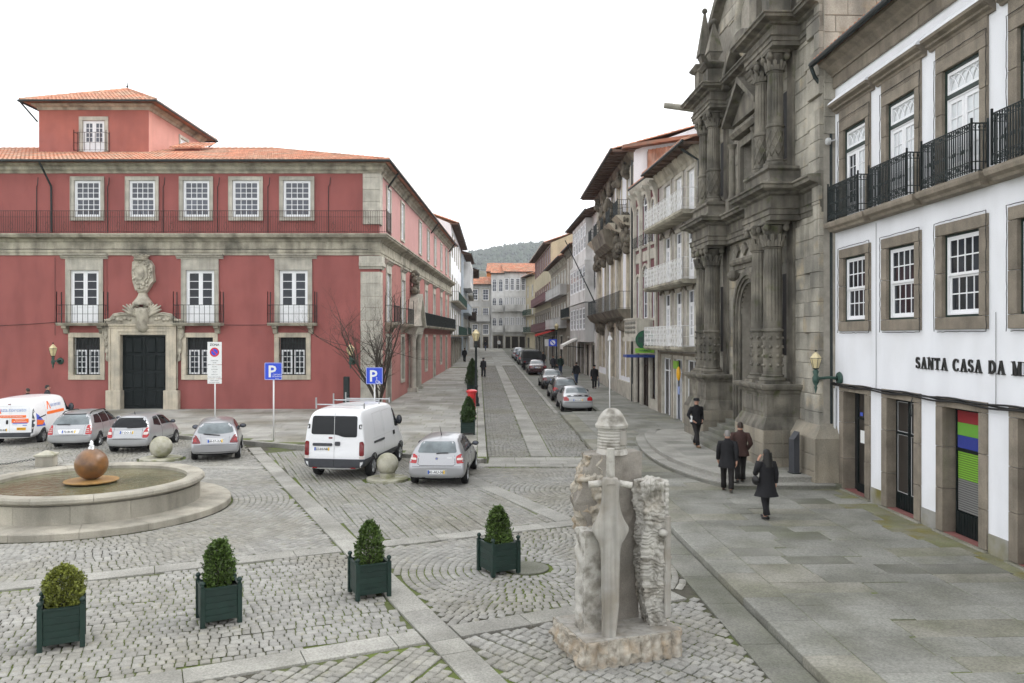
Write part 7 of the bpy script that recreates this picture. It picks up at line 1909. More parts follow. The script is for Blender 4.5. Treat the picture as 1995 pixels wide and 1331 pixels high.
for ax in ('right', 'left'):
    c.patch(rnd([(3.42, 1.36), (4.16, 1.30), (3.78, 1.96), (3.42, 2.0)], .06), ax, 'car_glass', 'side_window', .008)
    for a, b in ((1.15, 2.05), (2.2, 3.25)):
        c.line([(a, 1.30), (a, 2.0), (b, 2.02), (b, 1.32)], ax, .02, 'grey_paint', 'pressed_panel', .004)
    c.line([(3.35, .5), (3.35, 2.08)], ax, .012, 'grey_paint'); c.line([(2.12, .5), (2.12, 2.08)], ax, .012, 'grey_paint'); c.line([(.9, 1.22), (4.2, 1.24)], ax, .012, 'grey_paint')
    c.patch(rnd([(1.42, .46), (3.62, .46), (3.62, .62), (1.42, .62)], .02), ax, 'van_grey', 'side_rub_strip', .02)
    c.patch(rnd([(.02, .38), (.55, .38), (.62, .68), (.02, .68)], .02), ax, 'van_grey', 'bumper_corner', .03)
    c.patch(rnd([(1.0, 1.06), (2.1, 1.06), (2.1, 1.13), (1.0, 1.13)], .02), ax, 'van_grey', 'door_rail', .02); c.patch(rnd([(3.12, 1.1), (3.32, 1.1), (3.32, 1.24), (3.12, 1.24)], .03), ax, 'rubber', 'door_handle', .024)
    for y in wy:
        c.patch(arc(y, wr, wr * 1.32, wr * 1.32, 8, 172, 14) + arc(y, wr, wr * 1.17, wr * 1.17, 172, 8, 14), ax, 'van_grey', 'wheel_arch', .022)
for x in (-W / 2 + .12, W / 2 - .12):
    for y in wy: c.wheel(x, y, wr, .22, spokes=8)
c.mirror(.95, 4.12, 1.52, 'rubber', (.11, .08, .17)); c.mirror(-.95, 4.12, 1.52, 'rubber', (.11, .08, .17))
for y in (.55, 2.1, 3.3):
    q = c.hit(0, y, 'top', .09); b = MB().tube([(-.82, q.y, q.z), (.82, q.y, q.z)], .022, 6)
    for x in (-.8, .8): b.box(x - .02, x + .02, q.y - .02, q.y + .02, q.z - .13, q.z + .22 if x < 0 else q.z + .05)
    b.build('roof_bar', 'rim', c.root)

# 6 --- lettered van
L, W, H = 4.78, 1.90, 1.98; wy = (.98, 4.08); wr = .32
me = loft_body(st_van(L, W, H, 1.08, .68), [(wy[0], wr), (wy[1], wr)], wr, W)
c = Car('lettered_van', 'white van with orange and blue advertising, half out of view', 'van', (-20.75, 33.6, 0), R(9), me, 'van_white', wy[0])
for f in (lambda p: p, mir):
    c.patch(rnd(f([(.84, .55), (.95, .55), (.95, 1.4), (.93, 1.78), (.86, 1.74)]), .04), 'rear', 'van_grey', 'tail_lamp', .018)
    for z_ in (.72, 1.08, 1.55): c.patch(f([(.86, z_), (.93, z_), (.93, z_ + .07), (.86, z_ + .07)]), 'rear', 'clear_lamp', 'hinge_plate', .026)
c.patch(rnd([(-.93, .40), (.93, .40), (.94, .58), (-.94, .58)], .03), 'rear', 'van_grey', 'bumper', .035, step=.12, th=.06)
c.line([(.0, .55), (.0, 1.9)], 'rear', .012, 'grey_paint', 'door_seam'); ring_ = [(.06, 1.02), (.06, 1.66), (.72, 1.66), (.74, 1.02), (.06, 1.02)]; c.line(ring_, 'rear', .01, 'grey_paint', 'pressed_panel', .003); c.line([(-.74, 1.02), (-.72, 1.66), (-.06, 1.66)], 'rear', .01, 'grey_paint', 'pressed_panel', .003)
c.text('aza.torcato', .22, .13, 1.44, 'rear', 'ad_lilac'); c.patch([(-.62, 1.36), (-.56, 1.36), (-.44, 1.66), (-.5, 1.66)], 'rear', 'ad_orange', 'logo_stroke', .012); c.patch([(-.38, 1.36), (-.32, 1.36), (-.42, 1.66), (-.48, 1.62)], 'rear', 'ad_orange', 'logo_stroke', .013)
c.patch([(-.6, 1.19), (.62, 1.19), (.62, 1.29), (-.6, 1.29)], 'rear', 'ad_orange', 'advert_band', .012); c.text('AGENTE OFICIAL DE GAS NATURAL', .062, .0, 1.225, 'rear', 'plate_white', .017)
c.patch([(.08, .98), (.72, .98), (.72, 1.15), (.08, 1.15)], 'rear', 'ad_orange', 'advert_box', .012); c.patch([(.12, .95), (.68, .95), (.68, .985), (.12, .985)], 'rear', 'ad_blue', 'advert_strip', .014)
c.text('Aquecimento', .07, .4, 1.09, 'rear', 'plate_white', .017); c.text('Ar Condicionado', .07, .4, 1.02, 'rear', 'plate_white', .017)
c.patch(rnd([(.28, .68), (.62, .68), (.62, .79), (.28, .79)], .01), 'rear', 'ad_yellow', 'yellow_label', .012); c.text('SERVICO', .07, .45, .715, 'rear', 'plate_ink', .016)
c.patch(rnd([(-.13, .93), (-.05, .93), (-.05, 1.1), (-.13, 1.1)], .03), 'rear', 'rubber', 'door_handle', .02); c.patch(rnd([(-.08, 1.72), (.02, 1.72), (.02, 1.75), (-.08, 1.75)], .01), 'rear', 'dark_red_lamp', 'high_brake_lamp', .016)
c.plate(-.34, .70, '56-CH-64'); c.patch([(.1, .9), (.3, .9), (.3, .915), (.1, .915)], 'rear', 'ad_lilac', 'small_print', .012); c.patch([(.5, .86), (.66, .86), (.66, .885), (.5, .885)], 'rear', 'ad_blue', 'small_print', .012)
for ax in ('right', 'left'):
    c.patch(rnd([(3.35, 1.22), (4.0, 1.15), (3.62, 1.74), (3.35, 1.76)], .06), ax, 'car_glass', 'side_window', .008)
    c.line([(1.2, .45), (1.2, 1.82)], ax, .012, 'grey_paint'); c.line([(3.25, .45), (3.25, 1.85)], ax, .012, 'grey_paint'); c.line([(2.3, .5), (2.3, 1.85)], ax, .012, 'grey_paint')
    c.patch([(.25, 1.35), (.25, .8), (1.1, .75), (.9, .98), (.45, 1.25)], ax, 'ad_blue', 'advert_swoosh', .010); c.patch([(.25, 1.08), (1.0, .98), (.8, .82), (.25, .86)], ax, 'ad_orange', 'advert_swoosh', .013)
    c.patch([(1.3, 1.2), (3.1, 1.2), (3.1, 1.32), (1.3, 1.32)], ax, 'ad_orange', 'advert_band', .010); c.text('aza torcato', .24, 2.3, 1.5, ax, 'ad_lilac'); c.patch([(1.35, 1.42), (1.42, 1.42), (1.58, 1.75), (1.51, 1.75)], ax, 'ad_orange', 'logo_stroke', .012); c.patch([(1.68, 1.42), (1.74, 1.42), (1.6, 1.75), (1.54, 1.72)], ax, 'ad_orange', 'logo_stroke', .013)
    c.line([(.4, 1.13), (1.15, 1.2)], ax, .04, 'rubber', 'door_rail', .012)
for x in (-W / 2 + .12, W / 2 - .12):
    for y in wy: c.wheel(x, y, wr, .21, spokes=6)
c.mirror(.92, 3.85, 1.32, 'rubber', (.12, .1, .17)); c.mirror(-.92, 3.85, 1.32, 'rubber', (.12, .1, .17))

# --- cars parked up the street
def street_car(name, label, kind, Y, X, paint, plate, lamp='red_lamp', L=4.4, W=1.76, H=1.42, rake=.5, glass='car_glass_pale', plate_z=.72, rails=False, spoiler=False):
    wy = (.9, L - .95); wr = .31
    st = st_saloon(L, W, H) if kind == 'saloon' else (st_hatch(L, W, H, rake=rake) if kind == 'hatch' else st_saloon(L, W, H, .92))
    me = loft_body(st, [(wy[0], wr), (wy[1], wr)], wr, W)
    c = Car(name, label, 'car', (X, Y, gz(Y) + .012), R(2.5), me, paint, wy[0], 'cars parked along the right of the street')
    c.root.rotation_euler = (math.atan(.02), 0, R(2.5))
    if kind == 'hatch': rw, sw = [(-.62, 1.02), (.62, 1.02), (.5, H - .1), (-.5, H - .1)], [[(.6, 1.0), (1.3, .97), (1.3, H - .11), (.95, H - .13)], [(1.35, .97), (2.1, .96), (2.1, H - .07), (1.35, H - .1)], [(2.16, .96), (2.95, .95), (2.45, H - .1), (2.16, H - .07)]]
    else: rw, sw = [(-.62, 1.03), (.62, 1.03), (.5, H - .08), (-.5, H - .08)], [[(1.0, 1.0), (1.65, .97), (1.65, H - .1), (1.45, H - .11)], [(1.7, .97), (2.2, .96), (2.2, H - .08), (1.7, H - .09)], [(2.26, .96), (2.95, .95), (2.5, H - .12), (2.26, H - .08)]]
    if kind == 'hatch': c.patch(rnd(rw, .07), 'rear', glass, 'rear_window')
    else:
        c.patch(rnd([(-.60, .70), (.60, .70), (.52, 1.26), (-.52, 1.26)], .07), 'top', glass, 'rear_window', .008)
    for f in (lambda p: p, mir): c.patch(rnd(f([(.50, .68), (.80, .68), (.81, .86), (.70, .93), (.52, .84)]), .04), 'rear', lamp, 'tail_lamp', .014)
    c.plate(0, plate_z, plate); c.line([(-.84, .58), (.84, .58)], 'rear', .01)
    if spoiler: c.line([(-.66, .93), (-.3, .95), (.3, .95), (.66, .93)], 'rear', .06, 'car_glass', 'spoiler_glass', .02)
    for ax in ('left', 'right'):
        for w in sw: c.patch(rnd(w, .05), ax, 'car_glass', 'side_window', .006)
        c.line([(sw[1][0][0] - .03, .3), (sw[1][0][0] - .03, .95)], ax); c.line([(sw[2][0][0] - .03, .28), (sw[2][0][0] - .03, .95)], ax)
    for x in (-W / 2 + .10, W / 2 - .10):
        for y in wy: c.wheel(x, y, wr)
    c.mirror(.84, L * .66, 1.0, 'rubber'); c.mirror(-.84, L * .66, 1.0, 'rubber')
    if rails:
        for s_ in (-1, 1):
            pts = [tuple(c.hit(s_ * .52, y, 'top', .05 if .9 < y < 2.5 else 0)) for y in np.linspace(.85, 2.6, 8)]; MB().tube(pts, .02, 6).build('roof_rail', 'silver', c.root, True)
    return c
cx_ = lambda y: kerb_r(y) + 1.08
street_car('silver_coupe', 'silver coupe with glass spoiler, nearest in the parked row up the street', 'saloon', 45.0, 3.62, 'silver', '20-CI-43', H=1.38, L=4.35, spoiler=True)
street_car('black_estate', 'black estate car with bright red lamps directly ahead of the silver coupe', 'hatch', 51.2, 3.38, 'black_paint', '68-EC-31', L=4.6, H=1.48, rails=True)
street_car('black_saloon', 'black saloon third in the row parked up the street', 'saloon', 60.2, cx_(60.2) + .1, 'black_paint', '15-DA-90', 'dark_red_lamp', L=4.6, H=1.44)
street_car('dark_red_saloon', 'old dark red saloon parked behind the canvas covered truck', 'saloon', 76.0, cx_(76) + .1, 'maroon_paint', 'QF-32-41', 'dark_red_lamp', H=1.38)
street_car('dark_grey_hatch', 'dark hatchback parked just beyond the canvas covered truck', 'hatch', 93.5, cx_(93.5), 'black_paint', '33-AB-12', H=1.46)
street_car('blue_hatch', 'dark blue hatchback second from the far end of the parked row', 'hatch', 101, cx_(101), 'blue_paint', '07-BC-55', H=1.5)
street_car('grey_far_hatch', 'grey hatchback last in the parked row near the street end', 'hatch', 108.5, cx_(108.5), 'silver_warm', '81-CT-20', H=1.5)
# truck
Y = 83.6; tk = thing('canvas_truck', 'small dark truck with a black canvas covered bed in the parked row', 'truck', (cx_(Y) + .1, Y, gz(Y) + .012), R(2.5))
tk.rotation_euler = (math.atan(.02), 0, R(2.5))
MB().cbox(-1.0, 1.0, -.9, 2.6, .75, 1.25, .03).build('cargo_bed', 'van_grey', tk); MB().box(-.42, .42, -.85, 4.3, .5, .74).build('chassis', 'underbody', tk)
cv = MB(); cv.grid(lambda u, v: (-1.03 + 2.06 * u, -.95 + 3.55 * v, 1.26 + .72 * min(1, min(u, 1 - u) * 9, ) - .06 * abs(math.sin(v * 9)) * min(1, min(u, 1 - u) * 6)), 20, 24); cv.prism([(-1.03, 1.26), (1.03, 1.26), (.93, 1.95), (-.93, 1.95)], -.955, -.93, 'xz'); cv.build('canvas_cover', 'canvas', tk, 60)
MB().prism([(2.75, .5), (4.6, .5), (4.6, 1.15), (4.35, 1.2), (3.9, 1.95), (2.75, 2.0)], -.92, .92, 'yz').build('cab', 'silver_warm', tk)
for x in (-.8, .8):
    for y in (.0, 3.5):
        mb = MB(); pr = [(.2, -.11), (.36, -.11), (.38, -.05), (.38, .05), (.36, .11), (.2, .11), (.2, -.11)]; mb.lathe(pr, 20, (x, y, .38), axis='x'); w = mb.build('wheel', 'rubber', tk, 40); MB().lathe([(.21, .03 if x > 0 else -.03), (.001, .0)], 16, (x, y, .38), axis='x').build('rim', 'rim', w)
for x in (-.8, .8): MB().box(x - .12, x + .12, -.93, -.89, .82, .95).build('tail_lamp', 'dark_red_lamp', tk)
MB().box(-.26, .26, -.925, -.90, .60, .72).build('number_plate', 'plate_white', tk)
# ------------------------------------------------------------------ people
def person(name_label, loc, heading, h=1.72, coat='cloth_black', trousers='cloth_trouser', shoes='shoe_black', hair='hair_black', stride=.0, swing=.0, coat_len=.80, cap=None, long_hair=False, phone=False, bag=False, flare=1.0, pockets=False, paper=False, umbrella=False, group=None, slim=1.0, turn=0.0):
    t = thing('person', name_label, 'person', loc, heading, group)
    k = h / 1.75
    t.scale = (k, k, k)
    s = stride
    hipL, hipR = (-.095, 0, .92), (.095, 0, .92)
    def leg(hip, f):
        sg = 1 if hip[0] > 0 else -1
        ank = (hip[0] * .95, f * .42, .085 + (.05 if f < 0 else 0)); kn = (hip[0] * 1.02, f * .24 + (.06 if f >= 0 else .03), .50)
        return kn, ank
    kR, aR = leg(hipR, s); kL, aL = leg(hipL, -s)
    shR, shL = (.185, 0, 1.42), (-.185, 0, 1.42)
    def arm(sh, f, bent=False):
        sg = 1 if sh[0] > 0 else -1
        if bent: return (sh[0] + sg * .07, .10, 1.17), (sh[0] - sg * .07, .20, 1.44), (sh[0] - sg * .10, .19, 1.53)
        if pockets: return (sh[0] + sg * .10, -.08, 1.16), (sh[0] + sg * .02, .08, .98), (sh[0] - sg * .01, .12, .94)
        return (sh[0] + sg * .06, f * .16 - .02, 1.15), (sh[0] + sg * .07, f * .34 + .04, .92), (sh[0] + sg * .06, f * .40 + .06, .83)
    eR, wR, pR = arm(shR, -swing); eL, wL, pL = arm(shL, swing, phone)
    V, E, RA = [], [], []
    def v(p, r): V.append(p); RA.append(r); return len(V) - 1
    def e(a, b): E.append((a, b))
    pel = v((0, 0, .96), .13); sp = v((0, .0, 1.15), .12); chs = v((0, 0, 1.36), .13); nk = v((0, .0, 1.50), .055); hb = v((0, .015, 1.57), .07); hm = v((0, .02, 1.65), .088); ht = v((0, .01, 1.72), .06)
    for a, b in ((pel, sp), (sp, chs), (chs, nk), (nk, hb), (hb, hm), (hm, ht)): e(a, b)
    for sh, el, wr_, pm, in ((shR, eR, wR, pR), (shL, eL, wL, pL)):
        a = v(sh, .06); b = v(el, .045); c = v(wr_, .03); d = v(pm, .032); e(chs, a); e(a, b); e(b, c); e(c, d)
        dv = (Vector(pm) - Vector(wr_)).normalized(); side = dv.cross(Vector((1, 0, 0)))
        side = side.normalized() if side.length > .1 else Vector((0, 1, 0))
        for q in range(4):
            f0 = Vector(pm) + side * (.028 - .019 * q) + dv * .04; f1 = f0 + dv * (.04 - .006 * abs(q - 1.2)) + Vector((-.012 if sh[0] > 0 else .012, 0, 0)); f2 = f1 + dv * .018 + Vector((-.016 if sh[0] > 0 else .016, 0, 0))
            i0 = v(tuple(f0), .0095); i1 = v(tuple(f1), .0085); i2 = v(tuple(f2), .007); e(d, i0); e(i0, i1); e(i1, i2)
        th0 = Vector(wr_) * .4 + Vector(pm) * .6 + side * .04; i0 = v(tuple(th0), .011); i1 = v(tuple(th0 + dv * .04 + side * .01), .009); e(d, i0); e(i0, i1)
    for hp, kn, an in ((hipR, kR, aR), (hipL, kL, aL)):
        a = v(hp, .085); b = v(kn, .058); c = v(an, .04); d = v((an[0], an[1] + .13, max(.03, an[2] - .05)), .03); e(pel, a); e(a, b); e(b, c); e(c, d)
    me = bpy.data.meshes.new('body'); me.from_pydata(V, E, []); o = bpy.data.objects.new('tmp', me)
    o.modifiers.new('sk', 'SKIN'); m2 = o.modifiers.new('ss', 'SUBSURF'); m2.levels = 1; m2.render_levels = 1
    for i, sv in enumerate(me.skin_vertices[0].data): sv.radius = (RA[i], RA[i]); sv.use_root = (i == 0)
    bm_ = eval_mesh(o); bpy.data.objects.remove(o)
    bm_.materials.clear(); bm_.materials.append(MT['skin']); bm_.polygons.foreach_set('use_smooth', [True] * len(bm_.polygons)); bm_.name = 'body'
    link('body', bm_, t)
    # trousers
    mb = MB()
    for hp, kn, an in ((hipR, kR, aR), (hipL, kL, aL)):
        sg = 1 if hp[0] > 0 else -1
        mb.tube([(hp[0] * .8, 0, 1.0), hp, tuple((Vector(hp) + Vector(kn)) / 2), kn, tuple((Vector(kn) + Vector(an)) / 2), (an[0], an[1] - .01, an[2] + .0)], [.11, .112 * slim, .1 * slim, .082 * slim, .075, .08], 12)
    mb.lathe([(.13, .86), (.165, .93), (.16, 1.02)], 14, mod=lambda a, i, z: 1 - .22 * abs(math.sin(a))); mb.build('trousers', trousers, t, True)
    mb = MB()
    for an, kn in ((aR, kR), (aL, kL)):
        tilt = .0 if an[2] < .1 else -.05
        mb.grid(lambda u, w, an=an, tilt=tilt: (an[0] + .046 * math.cos(2 * math.pi * u) * math.sin(math.pi * (.08 + .84 * w)) ** .5 * (1.0), an[1] - .07 + .27 * w, max(.002, an[2] - .05 + tilt * w + .045 * math.sin(2 * math.pi * u) * (1 - .35 * w))), 12, 8, True)
    mb.build('shoes', shoes, t, True)
    # coat: body, hem, sleeves
    mb = MB(); hem = coat_len
    rings = [(hem, .235 * flare, .20 * flare), (hem + .12, .222 * (flare * .6 + .4), .18 * (flare * .6 + .4)), (1.02, .20, .155), (1.15, .19, .145), (1.30, .205, .15), (1.40, .205, .14), (1.46, .15, .11), (1.51, .08, .078), (1.55, .075, .075)]
    nn = 18
    rj = random.Random(hash(name_label) & 255)
    vs_ = []
    for (z, a, b) in rings:
        for q in range(nn):
            th = 2 * math.pi * q / nn; fold = 1 + (.03 * math.sin(5 * th) if z < 1.0 else 0)
            vs_.append((a * fold * math.cos(th), b * fold * math.sin(th) + (.02 * s if z < 1 else 0), z))
    fs = [(i * nn + q, i * nn + (q + 1) % nn, (i + 1) * nn + (q + 1) % nn, (i + 1) * nn + q) for i in range(len(rings) - 1) for q in range(nn)]
    mb.add(vs_, fs)
    for sh, el, wr_ in ((shR, eR, wR), (shL, eL, wL)):
        sg = 1 if sh[0] > 0 else -1
        mb.tube([(sh[0] - sg * .07, 0, 1.42), (sh[0] + sg * .01, 0, 1.41), tuple((Vector(sh) + Vector(el)) / 2 + Vector((sg * .01, 0, 0))), el, tuple((Vector(el) + Vector(wr_)) / 2), wr_], [.06, .085, .078, .07, .062, .055], 10)
    mb.build('coat', coat, t, True)
    # head dressing
    mb = MB()
    hc = Vector((0, .005, 1.675))
    def hr(u, w):
        th = 2 * math.pi * u; ph = math.pi * (.5 - .5 * w) if False else math.pi / 2 * (1 - w)
        front = max(0, math.sin(th)); r = .098 + .006 * math.sin(7 * th)
        low = -.065 * (1 - front) + .045 * front
        z = low + (.105 - low) * math.sin(w * math.pi / 2); rr_ = r * math.cos(w * math.pi / 2 * .98) ** .6
        return (hc.x + rr_ * .88 * math.cos(th), hc.y - .012 + rr_ * 1.02 * math.sin(th), hc.z + z)
    mb.grid(hr, 18, 7, True)
    if long_hair:
        mb.grid(lambda u, w: (.115 * (1 + .25 * w) * math.cos(math.pi * (1 + u)) * 1.0, -.01 + (.10 + .05 * w) * math.sin(math.pi * (1 + u)) - .02, 1.70 - .36 * w), 12, 6)
        mb.grid(lambda u, w: ((.075 + .03 * math.sin(w * 3)) * math.cos(2 * math.pi * u), -.09 + .06 * math.sin(2 * math.pi * u), 1.66 - .3 * w), 12, 5, True)
    mb.build('hair', hair, t, True)
    if cap:
        mb = MB(); mb.lathe([(.108, 1.69), (.112, 1.72), (.105, 1.76), (.07, 1.785), (.001, 1.79)], 16, (0, .005, 0)); mb.prism([(-.085, .08), (-.05, .17), (.05, .17), (.085, .08)], 1.69, 1.705, 'xy'); mb.build('cap', cap, t, 50)
    mb = MB(); mb.sphere((0, .115, 1.635), .018, 8, 6, (.9, 1.1, 1.3)); mb.sphere((.088, .01, 1.64), .024, 6, 5, (.4, .8, 1.3)); mb.sphere((-.088, .01, 1.64), .024, 6, 5, (.4, .8, 1.3)); mb.build('nose_and_ears', 'skin', t, True)
    mb = MB(); mb.sphere((.032, .096, 1.662), .012, 6, 5); mb.sphere((-.032, .096, 1.662), .012, 6, 5); mb.box(-.025, .025, .094, .102, 1.598, 1.606); mb.build('eyes_and_mouth', 'hair_brown', t)
    if bag:
        mb = MB(); mb.sphere((-.30, .04, 1.0), 1, 10, 8, (.07, .14, .12)); mb.tube([(-.28, .04, 1.1), (-.22, .02, 1.3), (-.16, 0, 1.45)], .012, 5); mb.build('shoulder_bag', 'shoe_black', t, True)
    if paper: MB().box(.27, .275, .0, .16, .93, 1.15).build('paper_sheet', 'cloth_white', t)
    if umbrella:
        MB().lathe([(.012, .02), (.05, .25), (.035, .75), (.012, .8), (.012, .95)], 8, (-.32, .1, .05)).build('folded_umbrella', 'umbrella', t, True)
    return t
def toward(x, y): return math.atan2(-x, y)
SWK = KH
person('woman in a long black coat with long dark hair on the slab pavement', (6.12, 19.15, SWK), R(18), 1.66, 'cloth_black', 'cloth_black', 'shoe_black', 'hair_black', .35, .2, .60, long_hair=True, phone=True, bag=True, flare=1.35)
person('grey-haired man in a black coat stepping towards the platform', (6.1, 22.55, SWK), R(-12), 1.72, 'cloth_black', 'cloth_trouser', 'shoe_brown', 'hair_grey', -.62, .45, .72, flare=1.12)
person('man in a brown jacket on the lower church step', (6.62, 23.1, .275), R(-8), 1.74, 'cloth_brown', 'cloth_trouser', 'shoe_black', 'hair_brown', .35, .3, .80, pockets=True, flare=1.12)
person('man in dark jacket and cap walking down past the church door', (6.85, 29.6, .425), R(200), 1.78, 'cloth_black', 'cloth_trouser', 'shoe_tan', 'hair_grey', .55, .15, .84, cap='cloth_black', pockets=True, paper=True)
person('man in dark suit and cap standing in the roadway', (-2.6, 72.5, gz(72.5)), R(-25), 1.75, 'cloth_dark', 'cloth_dark', 'shoe_black', 'hair_grey', .2, .2, .84, cap='cloth_dark', bag=True)
def pave(y): return gz(y) + KH + .01
person('man in dark long coat with a folded umbrella by the baroque mansion', (6.05, 58.5, pave(58.5)), R(185), 1.72, 'cloth_black', 'cloth_black', 'shoe_black', 'hair_brown', .05, 0, .62, cap='cloth_black', umbrella=True, flare=1.1)
person('person in black jacket and jeans beside the black estate car', (5.05, 62.5, pave(62.5)), R(20), 1.74, 'cloth_black', 'cloth_jeans', 'shoe_black', 'hair_brown', .3, .3, .84)
person('man in dark green jacket walking near the white awning', (4.5, 74.0, pave(74)), R(190), 1.78, 'cloth_green', 'cloth_jeans', 'shoe_black', 'hair_grey', .3, .3, .82)
person('person in black and white jacket beside the man in green', (3.9, 75.2, pave(75.2)), R(195), 1.7, 'cloth_dark', 'cloth_trouser', 'shoe_black', 'hair_brown', -.3, .3, .82)
person('person in black by the signpost farther up the pavement', (3.3, 84.5, pave(84.5)), R(188), 1.72, 'cloth_black', 'cloth_black', 'shoe_black', 'hair_brown', .3, .3, .8)
person('person in dark clothes among those crossing at the street end, left', (fx(946, 138), 138, gz(138)), R(30), 1.75, 'cloth_dark', 'cloth_jeans', 'shoe_black', 'hair_black', .4, .3, .82)
person('person in pale top at the street end before the shop fronts', (fx(972, 148), 148, gz(148)), R(200), 1.72, 'cloth_white', 'cloth_dark', 'shoe_black', 'hair_brown', .2, .2, .84)
person('person in dark clothes on the left pavement by the far shops', (fx(905, 96), 96, gz(96) + LH), R(10), 1.72, 'cloth_black', 'cloth_black', 'shoe_black', 'hair_black', .3, .2, .8)
person('dark-haired person behind the lettered van, head showing', (fx(92, 39.2), 39.2, gz(39) + LH), R(-60), 1.80, 'cloth_dark', 'cloth_dark', 'shoe_black', 'hair_black', .2, .2, .82)
person('second person behind the lettered van, hardly visible above its roof', (fx(54, 38.9), 38.9, gz(39) + LH), R(70), 1.66, 'cloth_brown', 'cloth_dark', 'shoe_black', 'hair_brown', .2, .2, .82)
# ------------------------------------------------------------------ fountain
from mathutils import noise as mnoise
fo = thing('fountain', 'round granite fountain basin with stepped base and still greenish water', 'fountain', (FX, FY, 0))
def sector(mb, prof, a0, a1, n): mb.lathe(prof + prof[:1], n, (0, 0, 0), a0, a1); k = len(prof) + 1; m = n + 1; o = len(mb.v) - k * m; mb.f.append(tuple(o + i * m for i in range(k - 1))); mb.mi.append(0); mb.f.append(tuple(o + i * m + n for i in range(k - 1))); mb.mi.append(0)
def stones(name, prof, n, gap, rmid, ph, nseg=8):
    for k in range(n):
        g = gap / rmid / 2; mb = MB(); sector(mb, prof, 2 * math.pi * k / n + g + ph, 2 * math.pi * (k + 1) / n - g + ph, nseg); mb.build(name, 'fountain_stone', fo, 30)
stones('base_stone', [(2.6, 0), (3.45, 0), (3.45, .15), (3.43, .17), (2.6, .18)], 15, .008, 3.4, .1)
stones('basin_stone', [(2.34, .17), (2.66, .17), (2.66, .60), (2.34, .60)], 13, .008, 2.66, .2)
stones('recess_stone', [(2.34, .60), (2.60, .60), (2.60, .65), (2.34, .65)], 13, .0, 2.6, .2)
stones('coping_stone', [(2.33, .65), (2.72, .65), (2.77, .69), (2.77, .76), (2.72, .81), (2.42, .81), (2.33, .77)], 13, .008, 2.77, .38)
MB().lathe([(2.36, .1), (.001, .1)], 40).build('basin_floor', 'slab_dark', fo); mb = MB(); mb.lathe([(2.335, .69), (1.5, .69), (.7, .69), (.001, .69)], 48); mb.build('water', 'water', fo, True)
MB().lathe([(.3, .1), (.3, .7), (.62, .72), (.66, .745), (.66, .765), (.001, .78)], 36).build('ochre_disc', 'ochre_stone', fo, 40)
ball = tag(link('stone_ball', None, None, (FX, FY, .77)), 'wet rust brown stone ball with bubbling spout in the fountain', 'sculpture')
mb = MB(); mb.sphere((0, 0, .405), .405, 40, 28); mb.build('ball', 'rust_stone', ball, True)
mb = MB(); rr = random.Random(2)
for k in range(34): z = .80 + .2 * rr.random() ** 1.3; q = (1 - (z - .8) / .22); mb.sphere((rr.uniform(-.07, .07) * q, rr.uniform(-.07, .07) * q, z), rr.uniform(.018, .042), 6, 5)
sp = mb.build('water_spout', 'foam' if 'foam' in MT else 'white_paint', ball, True)

# ------------------------------------------------------------------ stone balls and bollard
def stone_ball(x, y, r, rd, label, m, stem=.0):
    t = thing('stone_ball', label, 'bollard', (x, y, 0), 0, 'round stone balls on discs')
    MB().lathe([(rd, -.02), (rd, .05), (rd - .02, .065), (.001, .07)], 32).build('disc', 'sphere_stone', t, 30)
    if stem: MB().lathe([(r * .72, .06), (r * .72, .06 + stem)], 24).build('collar', 'sphere_stone', t, True)
    mb = MB(); mb.sphere((0, 0, .06 + stem + r * (.97 if not stem else .80)), r, 32, 22); mb.build('ball', m, t, True)
stone_ball(-3.94, 25.2, .345, .66, 'mossy stone ball on a collar between the white van and hatchback', 'sphere_stone', .16)
stone_ball(-12.95, 29.4, .40, .74, 'pale stone ball on a flat disc behind the fountain', 'sphere_stone')
bo = thing('stone_bollard', 'square granite bollard with pyramid top holding a chain', 'bollard', (-16.25, 27.8, 0), R(12))
MB().box(-.27, .27, -.27, .27, -.02, .36).build('shaft', 'fountain_stone', bo)
MB().add([(-.31, -.31, .36), (.31, -.31, .36), (.31, .31, .36), (-.31, .31, .36), (-.31, -.31, .42), (.31, -.31, .42), (.31, .31, .42), (-.31, .31, .42), (0, 0, .56)], [(0, 1, 5, 4), (1, 2, 6, 5), (2, 3, 7, 6), (3, 0, 4, 7), (4, 5, 8), (5, 6, 8), (6, 7, 8), (7, 4, 8), (3, 2, 1, 0)]).build('cap', 'sphere_stone', bo)
chn = thing('iron_chain', 'dark iron chain sagging from the bollard to the left', 'chain', (-16.6, 27.7, 0))
MB().tube([(.1, 0, .24), (0, -.02, .26), (-.04, 0, .22)], .018, 5).build('eye', 'iron', chn)
for k in range(46):
    t_ = k / 45; x = -.05 - 3.6 * t_; z = .24 - .8 * t_ * (1 - t_); y = -.3 * t_
    mb = MB(); pts = [(.055 * math.cos(a), .028 * math.sin(a), 0) for a in np.linspace(0, 2 * math.pi, 9)]
    if k % 2: pts = [(p[0], p[2], p[1]) for p in pts]
    mb.tube([(x + p[0], y + p[1], z + p[2] + .02) for p in pts], .010, 5, False); mb.build('link', 'iron', chn)

